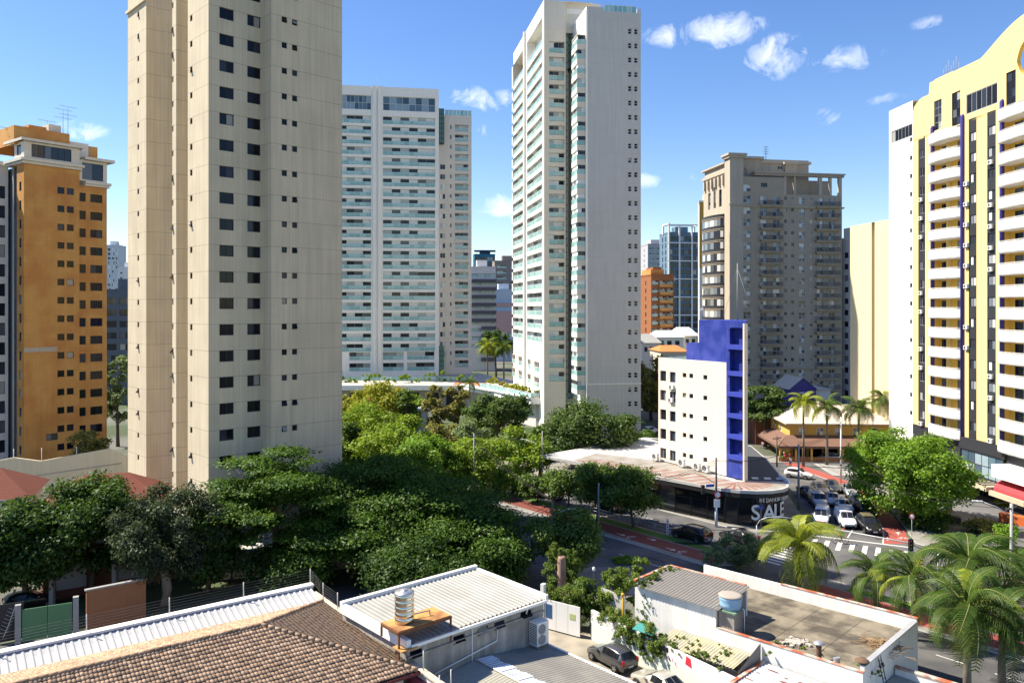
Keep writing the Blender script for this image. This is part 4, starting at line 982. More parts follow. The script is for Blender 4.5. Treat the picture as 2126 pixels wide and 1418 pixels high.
def far_buildings():
    tower_generic('apartment_tower', 'hazy white scaffolded tower in the gap left of the cream tower', 'tower', 214, 247, 510, 560, (.55, .58, .62), 'apt2', floors=3.1, colw=2.6)
    tower_generic('apartment_block', 'white block with brown crown in the gap left of the cream tower', 'building', 244, 275, 556, 470, (.68, .68, .68), 'dark1', colw=3.4, ww=.3, wh=.3)
    b = tower_generic('office_block', 'dark slate block with balconies low in the left gap', 'building', 215, 275, 604, 215, (.10, .12, .15), 'dark2', floors=3.1, colw=3.4, ww=.8)
    tower_generic('office_tower', 'teal glass office block with a helipad roof between the white towers', 'office tower', 985, 1028, 529, 520, (.03, .16, .26), 'dark2', floors=3.6, colw=3.0, ww=.9, wh=.7)
    hp = MB(); d = 520; x = (1006-CX)/FPX*d; hp.prism([(x-3.5, d+4), (x+3.5, d+4), (x+3.5, d+9), (x-3.5, d+9)], zat(529, d), zat(521, d)); hp.prism([(x-7, d+2), (x+7, d+2), (x+7, d+12), (x-7, d+12)], zat(521, d), zat(519, d)); 
    tag(hp.build('helipad', mat('navy_steel', (.04, .07, .14), .6)), 'navy helipad table on top of the teal office block', 'helipad')
    b = tower_generic('apartment_block', 'white and charcoal block with dark balcony bands beside the tallest white tower', 'apartment block', 976, 1029, 556, 330, (.60, .60, .60), 'balc4', floors=3.25, colw=5.2, ww=.92, wh=.4)
    s = MB(); W = upx(b, (0, 0), (1, 0), 1029)
    for k in range(11): s.box(-.1+(W*.45 if k < 5 else 0), W+.2, -1.3, -.003, 4+3.25*k, 5.5+3.25*k)
    s.build('balcony_band', mat('charcoal_band', (.10, .10, .12), .8), b.root)
    tower_generic('apartment_tower', 'brownish grey tower partly hidden left of the tallest white tower', 'tower', 1027, 1085, 543, 430, (.26, .22, .20), 'balc4', floors=3.1, colw=6, ww=.7)
    b = tower_generic('shopping_centre', 'banded pink and pale blue wall low beside the tallest tower', 'building', 1020, 1075, 603, 390, (.46, .52, .60), 'dark2', floors=9, colw=30, ww=.01, wh=.01)
    s = MB(); W = 24
    for k, (z0, z1, m) in enumerate(((14, 24.5, 0), (24.6, 26.5, 1), (26.6, 28.5, 0), (28.6, 30, 1))): s.box(-.2, W, -.4-.01*k, -.003, z0, z1, m)
    s.build('cladding_band', [mat('pink_cladding', (.50, .32, .30), .8), mat('blue_cladding', (.36, .48, .62), .8)], b.root)
    b = tower_generic('apartment_tower', 'orange brick tower with stacked brown balconies right of the tallest white tower', 'apartment tower', 1352, 1399, 572, 300, (.28, .11, .045), 'balc4', floors=3.0, colw=2.9, ww=.75, slant=.15, depth=20)
    s = MB(); W = upx(b, (0, 0), (1, 0), 1399); s.box(.2, W*.6, 1, 12, zat(572, 300), zat(559, 300)); 
    for k in range(11): s.box(W*.34, W*.9, -1.2, -.003, 4+3*k, 5.1+3*k)
    s.build('balcony_band', MATS['orange_brick'], b.root)
    tower_generic('apartment_tower', 'grey and pink tower far behind the orange brick one', 'tower', 1345, 1390, 508, 450, (.40, .40, .42), 'balc4', floors=3.0, colw=3.8, ww=.7, slant=.1, depth=24)
    b = tower_generic('glass_tower', 'tall blue glass tower in a white frame left of the classical tower', 'tower', 1388, 1454, 484, 380, (.12, .19, .26), 'dark2', floors=3.2, colw=3.8, ww=.86, wh=.7, slant=.12)
    s = MB(); W = upx(b, (0, 0), (1, 0), 1454); T = zat(466, 380); z0 = 6
    for u in (0, W*.33, W*.72, W): s.box(u-.35, u+.35, -.9, -.2, z0, T)
    for k in range(7): s.box(-.35, W+.35, -.95, -.15, T-.5-8.6*k, T-8.6*k)
    for u in (0, W*.5, W): s.box(u-.35, u+.35, 8, 8.7, T-4.5, T)
    s.box(-.35, W+.35, 8, 8.7, T, T+.5); s.box(-.35, .35, -.9, 8.7, T, T+.5); s.box(W-.35, W+.35, -.9, 8.7, T, T+.5)
    s.build('white_frame', WHITE, b.root)
    b = tower_generic('apartment_slab', 'orange and white slab showing behind the lit side of the classical tower', 'building', 1452, 1482, 420, 270, (.70, .70, .68), 'dark1', floors=3, colw=9, ww=.1, wh=.2, slant=-.2)
    s = MB(); s.box(-.03, 6, -.25, -.003, zat(557, 270), zat(420, 270)); s.build('orange_panel', mat('bright_orange', (.62, .33, .07), .8), b.root)
    # low houses seen between the tallest tower and the cobalt stair tower
    rr = random.Random(5); hg = 'low roofs between the towers'
    data = [(1332, 1372, 712, 690, 235, 'white low house with grey roof beside the grey end wall'), (1360, 1420, 700, 684, 265, 'broad white house with flat roof under the orange tower'), (1404, 1450, 697, 676, 290, 'white hall with pale curved roof below the glass tower'), (1372, 1428, 730, 716, 205, 'house with bright orange tiled roof near the cobalt stair tower')]
    for i, (a, c, pb, pt, d, lab) in enumerate(data):
        x0, x1 = (a-CX)/FPX*d, (c-CX)/FPX*d; z = zat(pb, d); zt = zat(pt, d); h = thing('house', lab, 'house', (x0, d, 0), .06, hg); w = x1-x0
        m_ = MB(); m_.box(0, w, 0, 12, 0, z); m_.build('wall', [WHITE, WHITE, CREAM, CREAM][i], h)
        m_ = MB(); zt = z+(zt-z)*.8
        m_.face([(-.4, -.4, z), (w+.4, -.4, z), (w*.8, 6, zt), (w*.2, 6, zt)]); m_.face([(w+.4, -.4, z), (w+.4, 12.4, z), (w*.8, 6, zt)]); m_.face([(w+.4, 12.4, z), (-.4, 12.4, z), (w*.2, 6, zt), (w*.8, 6, zt)]); m_.face([(-.4, 12.4, z), (-.4, -.4, z), (w*.2, 6, zt)])
        m_.build('roof', [GREYC, WHITE, WHITE, mat('orange_roof', (.52, .19, .06), .9, .15)][i], h)
        m_ = MB()
        for k in range(3): m_.box(w*(.15+.28*k), w*(.3+.28*k), -.05, -.002, z-2.6, z-1.2)
        m_.build('window', FR_DARK, h)
far_buildings()

def podiums():
    mpale = mat('pale_paving', (.42, .40, .36), .85, .1, .8, tile=(.6, .9)); mt = mat('terracotta_deck', (.34, .155, .085), .85, .1, .8, tile=(.6, .9))
    mp = mat('podium_render', (.60, .56, .50), .8, .06, .4, streak=.12)
    p = thing('garden_podium', 'planted podium terrace with glass balustrade under the wide white tower', 'terrace', (0, 200, 0))
    z = 6.5; y = lambda py, zz=z: (CAM_H-zz)*FPX/(py-HY)
    A = [(-75, 201), (-13, 201), (-9, 196), (4, 172), (15.2, 172), (15.2, 175), (0, 215), (-10, 240), (-75, 240)]
    LA = [(q[0], q[1]-200) for q in A]
    m_ = MB(); m_.prism(LA, 5.3, z, 0, mtop=1); m_.build('deck', [WHITE, mpale], p); m_ = MB(); m_.sheet([(-15, 2.5), (-13, 1.3), (-8.9, -3.6), (3.9, -27.4), (6, -27.4), (-2, 0), (-8, 12), (-15, 13)], z+.006); m_.build('terracotta_paving', mt, p)
    m_ = MB(); m_.prism([(-75, 6), (-13, 6), (-8, 1), (5.2, -26), (15.1, -26), (15.1, -24), (0, 15), (-10, 40), (-75, 40)], 0, 5.29, 0); m_.build('wall', mp, p)
    m_ = MB()
    for k in range(12): m_.box(-72+5*k, -69+5*k, 5.8, 5.99, .2, 4.2)
    m_.box(7.5, 13.5, -26.15, -26.003, 2.6, 4.6); m_.build('window', FR_DARK, p)
    r = MB(); 
    def rail(a, c, h=1.2):
        a, c = Vector(a), Vector(c); n = max(1, int((c-a).length/1.7)); 
        for k in range(n):
            q0, q1 = a+(c-a)*(k/n), a+(c-a)*((k+1)/n); r.face([(*q0, z+.1), (*q1, z+.1), (*q1, z+h), (*q0, z+h)], 1); r.tube((*q0, z), (*q0, z+h+.05), .05, n=4, m=0)
        r.tube((*a, z+h), (*c, z+h), .05, n=4, m=0)
    rail((-75, 14), (-10, 14)); rail((-8, -4), (4.2, -27.6)); rail((4.2, -27.6), (15.1, -27.6)); r.build('balustrade', [FR_GREY, GL_TEAL], p)
    m_ = MB(); m_.face([(-11.5, -2, z+.03), (-5.5, -13, z+.03), (-1.5, -12, z+.03), (-6.5, 0, z+.03)]); m_.build('skylight', GL_BLUE, p)
    m_ = MB(); m_.prism([(-13.2, 1.2), (-9.4, -3.8), (-8.6, -3.4), (-12.2, 2.0)], z, z+.35); m_.prism([(-9.3, -4.1), (3.6, -28), (4.0, -27.7), (-8.6, -3.7)], z, z+.3); m_.build('kerb', WHITE, p)
    m_ = MB(); m_.prism([(-6.5, -1.5), (3.9, -26.2), (4.5, -26), (-5.9, -1.2)], z+.01, z+.9); m_.build('planter', mp, p)
    # small pool deck among the trees
    q = thing('pool_terrace', 'small white pool terrace with bright blue cover among the trees', 'terrace', (-16.5, 150, 0))
    m_ = MB(); m_.box(-3.3, .6, 0, 9, 0, 6.3, 0); m_.build('wall', WHITE, q); m_ = MB(); m_.box(-3.3, .6, 0, .2, 6.31, 7.1); m_.box(.4, .6, .2, 9, 6.31, 7.1); m_.build('parapet', WHITE, q)
    m_ = MB(); m_.sheet([(-2.6, 1.5), (-1.2, 1.5), (0, 7), (-1.6, 7)], 6.45); m_.build('pool_cover', mat('pool_blue', (.05, .30, .62), .4, .2, 2), q)
podiums()
# ---------------------------------------------------------------- foreground roofs and yards
def loc2(o, ang):
    ca, sa = math.cos(ang), math.sin(ang)
    return lambda p: ((p[0]-o[0])*ca+(p[1]-o[1])*sa, -(p[0]-o[0])*sa+(p[1]-o[1])*ca)
def corr(mb, f, u0, u1, v0, v1, pitch, amp, m=0, shape='sine', seg=6, nv=1):
    """corrugated sheet: waves across u, straight along v; f(u, v, dz) -> point"""
    n = max(1, int(round((u1-u0)/pitch)))*seg; cols = []
    for i in range(n+1):
        u = u0+(u1-u0)*i/n; ph = (i % seg)/seg
        if shape == 'sine': dz = amp*math.sin(2*math.pi*ph)
        else: dz = amp if ph < .2 else (amp*(1-(ph-.2)/.14) if ph < .34 else (0 if ph < .86 else amp*(ph-.86)/.14))
        cols.append([mb.pt(f(u, v0+(v1-v0)*j/nv, dz)) for j in range(nv+1)])
    for a, c in zip(cols, cols[1:]):
        for j in range(nv): mb.idx((a[j], c[j], c[j+1], a[j+1]), m, shape == 'sine')
def tiles(mb, A, B, up, smax, m=0, pitch=.205, row=.34, amp=.05, slo=None):
    """barrel tiles on a slope: eave from A to B, rows up along `up`, each column cut at smax(u)"""
    A, B, up = Vector(A), Vector(B), Vector(up); e = B-A; Lr = e.length; e = e/Lr; nrm = e.cross(up).normalized()
    if nrm.z < 0: nrm = -nrm
    n = int(Lr/pitch); rr = random.Random(2)
    for i in range(n):
        u0 = i*Lr/n; w = Lr/n; sm = smax(u0+w/2); j = 0
        while j*row < sm:
            s0, s1 = j*row, min((j+1)*row, sm); dz = rr.uniform(-.012, .02); tl = .045*(s1-s0)/row; prev = None
            for k in range(6):
                t = k/5; hz = amp*math.sin(math.pi*t)
                p0 = A+e*(u0+w*t)+up*s0+nrm*(hz+.045+dz); p1 = A+e*(u0+w*t)+up*s1+nrm*(hz*.9+.045-tl+dz)
                cur = (mb.pt(p0), mb.pt(p1), mb.pt(p0-nrm*.04) if k in (0, 1, 2, 3, 4, 5) else None)
                if prev: mb.idx((prev[0], cur[0], cur[1], prev[1]), m, True); mb.idx((prev[2], cur[2], cur[0], prev[0]), m)
                prev = cur
            j += 1
def tilemat():
    m = mat('clay_tile', (.46, .27, .15), .85, .38, 1.1, bump=.1)
    nt = m.node_tree; b = nt.nodes['Principled BSDF']; ge = nt.nodes.new('ShaderNodeNewGeometry'); rp = nt.nodes.new('ShaderNodeValToRGB')
    rp.color_ramp.elements[0].color = (.23, .155, .105, 1); rp.color_ramp.elements[1].color = (.47, .325, .215, 1)
    e = rp.color_ramp.elements.new(.5); e.color = (.37, .245, .155, 1)
    nt.links.new(ge.outputs['Random Per Island'], rp.inputs['Fac'])
    src = b.inputs['Base Color'].links[0].from_node      # SCALE node
    nt.links.new(rp.outputs['Color'], src.inputs[0]); return m

def tile_house():
    mt = tilemat(); mw = mat('white_roof_metal', (.42, .425, .42), .45, .14, .8, streak=.0, metal=0.0, spec=.5); mwall = mat('aged_white_wall', (.62, .60, .55), .85, .12, .8, streak=.25)
    mpink = mat('maroon_wall', (.30, .07, .10), .8, .1)
    A0 = (-13.6, 57.1); ang = math.atan2(-.80, .596)
    h = thing('tiled_house', 'house with brown barrel tiled hip roof filling the lower left foreground', 'house', (*A0, 0), ang)
    Wd, eave, rise, far = 13.6, 5.0, 2.08, -34.0; hw = Wd/2
    r = MB(); sl = math.hypot(hw, rise); slope = lambda dx, dy: Vector((dx, dy, rise/hw)).normalized()
    # front slope (down to +x), back slope (down to -x ... the short one facing the sheet roof) and the right hip (down to +y)
    tiles(r, (Wd, 0, eave), (Wd, far, eave), slope(-1, 0), lambda u: min(sl, u/hw*sl)); r.build('front_slope', mt, h)
    r = MB(); tiles(r, (0, far, eave), (0, 0, eave), slope(1, 0), lambda u: min(sl, (-far-u)/hw*sl)); r.build('back_slope', mt, h)
    r = MB(); tiles(r, (0, 0, eave), (Wd, 0, eave), slope(0, -1), lambda u: min(u, Wd-u)/hw*sl); r.build('hip_slope', mat('shaded_clay_tile', (.26, .18, .12), .9, .25, 2.0), h)  # hip facing away from the sun: its shade is put into darker tiles
    u_ = MB(); zc = eave-.03; apex = (hw, -hw, eave+rise-.03)
    u_.face([(Wd, 0, zc), (Wd, far, zc), (hw, far, eave+rise-.03), apex]); u_.face([(0, far, zc), (0, 0, zc), apex, (hw, far, eave+rise-.03)]); u_.face([(0, 0, zc), (Wd, 0, zc), apex]); u_.box(.3, Wd-.3, far, -.3, eave-.3, eave-.06); u_.build('roof_underside', mat('dark_timber', (.06, .04, .03), .9), h)
    def ridge(a, c, nm='ridge_cap'):
        m_ = MB(); a, c = Vector(a), Vector(c); d = c-a; n = int(d.length/.42)
        for k in range(n):
            p, q = a+d*(k/n), a+d*((k+1.12)/n); m_.tube(p+Vector((0, 0, .01)), q-Vector((0, 0, .02)), .145, .115, 8)
        m_.build(nm, mt, h)
    ridge((hw, far, eave+rise+.05), (hw, -hw, eave+rise+.05)); ridge((0, 0, eave+.06), (hw, -hw, eave+rise+.06)); ridge((Wd, 0, eave+.06), (hw, -hw, eave+rise+.06))
    w = MB(); w.box(.6, Wd-.6, far, -.6, 0, eave-.31); w.build('wall', CREAM, h)
    g = MB(); g.box(Wd-.05, Wd+.12, far, .1, eave-.22, eave-.05); g.box(-.0, Wd+.12, .02, .14, eave-.22, eave-.05); g.build('gutter', mat('maroon_gutter', (.17, .05, .045), .6), h)
    # white ribbed sheet roof on the street side, behind a parapet gutter
    s = thing('sheet_roof', 'long white ribbed metal roof between the tiled roof and the street parapet', 'roof', (*A0, 0), ang)
    m_ = MB(); corr(m_, lambda u, v, dz: (v, u, 4.35+.75*(-v)/3.0+dz), far, .3, -2.95, .15, .44, .06, 0, 'trap', 6); m_.build('ribbed_sheet', mw, s)
    m_ = MB(); m_.box(-2.9, .1, far, .3, 3.6, 4.2); m_.build('roof_base', mwall, s)
    m_ = MB(); m_.box(-3.35, -2.98, far, .55, 0, 5.15, 0); m_.box(-3.5, -2.9, far, .6, 5.152, 5.3, 1); m_.box(-3.9, -3.352, far, -1, 4.6, 4.75, 1); m_.build('parapet', [mwall, WHITE], s)
    pw = thing('parapet_wall', 'low weathered wall sloping along the right side of the tiled roof', 'wall', (*A0, 0), ang)
    m_ = MB(); m_.box(-2.97, 18.5, .32, .58, 0, 4.75, 0); m_.build('wall', mwall, pw)
    m_ = MB(); m_.box(-2.8, 18.5, .24, .66, 4.752, 4.85, 0); m_.build('coping', mat('mossy_coping', (.50, .44, .34), .9, .3, 1.5), pw)
    m_ = MB(); m_.box(12.2, 18.5, .1, .315, 0, 4.4, 0); m_.build('maroon_face', mpink, pw)
    ef = thing('electric_fence', 'thin grey posts and wires of an electric fence along the parapet', 'fence', (*A0, 0), ang)
    posts = [(-3.15, y) for y in (.4, -4.6, -9.6, -14.6, -19.6, -24.6, -29.6)]+[(-.9, .45), (1.6, .45), (13.5, .45), (16.5, .45)]
    for x, y in posts: m_ = MB(); zb = 5.3 if y < .42 else 4.85; m_.tube((x, y, zb), (x, y, zb+1.15), .035, n=6); m_.build('post', mat('pale_post', (.55, .54, .5), .6), ef)
    m_ = MB()
    for k in range(5):
        z = .3+k*.19; m_.tube((-3.15, -29.6, 5.3+z), (-3.15, .4, 5.3+z), .006, n=3); m_.tube((-3.15, .4, 5.3+z), (-.9, .45, 4.85+z), .006, n=3); m_.tube((-.9, .45, 4.85+z), (1.6, .45, 4.85+z), .006, n=3)
    m_.build('wire', FR_GREY, ef)
    sk = thing('roof_hatch', 'tilted cream skylight panel on the white sheet roof at the left edge', 'skylight', (*A0, 0), ang)
    m_ = MB(); m_.box(-3.0, -1.2, -25.2, -24.0, 5.0, 5.25); m_.build('hatch_frame', WHITE, sk); m_ = MB(); m_.box(-2.85, -1.35, -25.05, -24.15, 5.252, 5.28); m_.build('panel', CREAM, sk)
tile_house()

WS_O = (-6.3, 47.6); WS_A = math.atan2(.663, .749)
def workshop():
    mr = mat('ivory_roof_metal', (.29, .29, .265), .5, .14, .6, spec=.4, col2=(.26, .255, .23), mix_scale=.5); mc = mat('stained_plaster', (.36, .345, .31), .9, .16, 1.2, streak=.5, bump=.3, col2=(.27, .25, .22), mix_scale=.7)
    b = Bld('workshop', 'workshop with ivory ribbed roof and stained grey wall with small tilted windows', 'workshop', WS_O, WS_A)
    U = lambda px: upx(b, (0, 0), (1, 0), px); W, D, Z = 11.3, 7.6, 6.0
    hs = [(U(px)-.45, U(px)+.45, 4.92, 5.42, 'tiltd', .2) for px in (864, 953, 1002.6, 1037)]+[(U(1092)-.5, U(1092)+.5, 5.0, 5.5, 'tiltd', .2)]
    b.face((0, 0), (W, 0), 0, Z-.1, hs, reveal=.2); b.face((W, 0), (W, D), 0, Z-.1); b.face((0, D), (0, 0), 0, Z-.1); b.face((W, D), (0, D), 0, Z-.1)
    b.finish([mc])
    m_ = MB(); corr(m_, lambda u, v, dz: (u, v, Z+.02*v+dz), .25, W-.1, -.25, D-.3, .36, .065, 0, 'trap', 6); m_.build('ribbed_sheet', mr, b.root)
    m_ = MB(); m_.box(-.15, W+.15, D-.2, D+.1, Z-.2, Z+.42); m_.box(-.2, .12, -.3, D-.202, Z-.3, Z+.28); m_.box(W-.05, W+.18, -.3, D-.202, Z-.2, Z+.25); m_.build('edge_trim', WHITE, b.root)
    m_ = MB(); m_.box(.12, W-.06, -.42, -.28, Z-.22, Z-.04); m_.build('gutter', WHITE, b.root)
    m_ = MB(); m_.box(0, W, -.12, -.004, Z-.95, Z-.82); m_.build('ledge', mc, b.root)
    m_ = MB(); m_.path([(2.0, -.1, 3.6), (7.0, -.1, 4.25), (7.05, -.1, 5.0)], .045); m_.tube((4.9, -.15, 2.4), (4.9, -.15, 5.9), .035); m_.path([(8.9, -.3, 5.85), (9.6, -.3, 5.9), (9.6, -.1, 5.35)], .06); m_.build('pipe', WHITE, b.root)
    a = thing('air_conditioner', 'tall white twin fan air conditioner on the grey workshop wall corner', 'air conditioner', b.wpt(U(1107), -.55, 3.3), WS_A)
    m_ = MB(); m_.box(-.52, .52, -.42, .42-.02, 0, 1.55); m_.build('casing', MATS['ac_white'], a)
    for z in (.4, 1.1):
        m_ = MB(); m_.T = Matrix.Translation((-.1, -.43, z)) @ Matrix.Rotation(math.pi/2, 4, 'X'); m_.lathe([(.33, 0), (.33, .03), (.3, .03), (.28, .01), (0, .01)], n=22); m_.T = None
        for k in range(6): m_.box(-.4, .2, -.47, -.462, z-.28+.1*k, z-.26+.1*k)
        m_.build('fan_grille', FR_GREY, a)
    m_ = MB()
    for k in range(12): m_.box(-.53, -.521, -.36, .36, .12+.115*k, .17+.115*k)
    m_.build('side_grille', FR_DARK, a); m_ = MB(); m_.box(-.5, -.42, -.5, .6, -.1, -.003); m_.box(.42, .5, -.5, .6, -.1, -.003); m_.build('bracket', FR_GREY, a)
    # steel tank on a rusty stand
    st = thing('tank_stand', 'rusty steel stand with plywood top at the workshop roof corner', 'stand', b.wpt(.9, 1.0, 0), WS_A)
    rust = mat('rusty_steel', (.16, .07, .035), .9, .3, 4); ply = mat('stained_plywood', (.50, .27, .09), .9, .2, 1.5, col2=(.26, .12, .05), mix_scale=.9)
    m_ = MB(); m_.box(-1.45, 2.4, -1.0, .9, 6.78, 6.84); m_.build('top', ply, st)
    m_ = MB(); m_.box(-1.5, 2.45, -1.06, -.98, 6.62, 6.79); m_.box(-1.5, 2.45, .9, .96, 6.62, 6.79); m_.box(-1.52, -1.45, -.98, .9, 6.62, 6.79); m_.box(2.4, 2.47, -.98, .9, 6.62, 6.79); m_.build('beam', rust, st)
    for x, y in ((-1.45, -1.0), (2.4, -1.0), (-1.45, .9), (2.4, .9)): m_ = MB(); m_.box(x-.05, x+.05, y-.05, y+.05, 5.1 if y < 0 else 6.0, 6.78); m_.build('leg', rust, st)
    m_ = MB(); m_.box(-1.6, -.4, -1.5, -.5, 5.75, 5.83); m_.build('lower_board', ply, st)
    tk = thing('water_tank', 'shiny stainless steel water tank on the rusty stand', 'tank', b.wpt(.55, 1.05, 6.84), WS_A)
    ss = mat('stainless_steel', (.62, .60, .57), .16, .05, 2, metal=1.0)
    m_ = MB(); R_ = .60; pr = [(R_*.96, 0), (R_, .04)]; z = .04
    for k in range(5): pr += [(R_, z+.30), (R_-.022, z+.325), (R_, z+.35)]; z += .35
    m_.lathe(pr, n=36); m_.build('body', ss, tk)
    m_ = MB(); m_.lathe([(R_+.01, z), (R_, z+.04), (.3, z+.12), (.2, z+.13), (.2, z+.18), (.17, z+.2), (.03, z+.2), (.0, z+.2)], n=32); m_.build('lid', mat('tank_lid', (.58, .58, .57), .35, .05, metal=.8), tk)
    m_ = MB(); m_.path([(.58, 0, .3), (.8, 0, .28), (1.75, -.2, .3), (1.78, -.25, -.7)], .045); m_.build('pipe', FR_GREY, tk)
    # grey corrugated car port roof against the workshop wall
    mg = mat('grey_fibre_cement', (.22, .21, .185), .85, .10, 1.0, streak=.0, col2=(.27, .255, .22), mix_scale=.6); mt = mat('translucent_sheet', (.62, .68, .74), .4, .2, 2.0, spec=.5)
    c = thing('carport_roof', 'grey corrugated gable roof with milky ridge sheets against the workshop wall', 'roof', (*WS_O, 0), WS_A)
    xr = 5.3; zr = 3.55; 
    fL = lambda u, v, dz: (v, u, zr-.62*(xr-v)/xr+dz); fR = lambda u, v, dz: (v, u, zr-.75*(v-xr)/6.8+dz)
    m_ = MB(); corr(m_, fL, -16, -.04, -.2, xr, .26, .032, 0, 'sine', 6); m_.build('left_slope', mat('cream_fibre_cement', (.33, .315, .26), .85, .1, 1.0), c)
    m_ = MB(); corr(m_, fR, -16, -.04, xr, 11.3, .26, .032, 0, 'sine', 6); m_.build('right_slope', mg, c)
    m_ = MB(); rr = random.Random(4)
    for k in range(20): u0 = -16+.79*k; corr(m_, lambda u, v, dz: (v, u, zr+.05-.11*max(0, v-xr)+dz+.01*(k % 2)), u0, u0+.82, xr-.12, xr+1.05+.15*(k % 2), .26, .032, 0, 'sine', 6)
    m_.build('ridge_sheet', mt, c); m_ = MB(); m_.tube((xr-.15, -16, zr+.06), (xr-.15, -.1, zr+.06), .045, n=6); m_.box(11.28, 11.42, -16, .1, 2.6, 2.95); m_.build('edge_trim', WHITE, c)
    m_ = MB(); m_.box(-.1, 11.2, -16, -.1, 2.2, 2.35); m_.build('ceiling', FR_DARK, c)
    for k in range(4): m_ = MB(); m_.box(11.0, 11.15, -.5-5*k, -.35-5*k, 0, 2.2); m_.build('post', GREYC, c)
    p = thing('roof_pole', 'pale thin pole standing at the left edge of the grey corrugated roof', 'pole', b.wpt(.15, -3.1, 3.2)); m_ = MB(); m_.tube((0, 0, 0), (0, 0, 1.9), .04, n=6); m_.build('pole', MATS['pale_post'], p); m_ = MB(); m_.box(-.08, .08, -.08, .08, -.02, .04); m_.build('base', FR_GREY, p)
workshop()

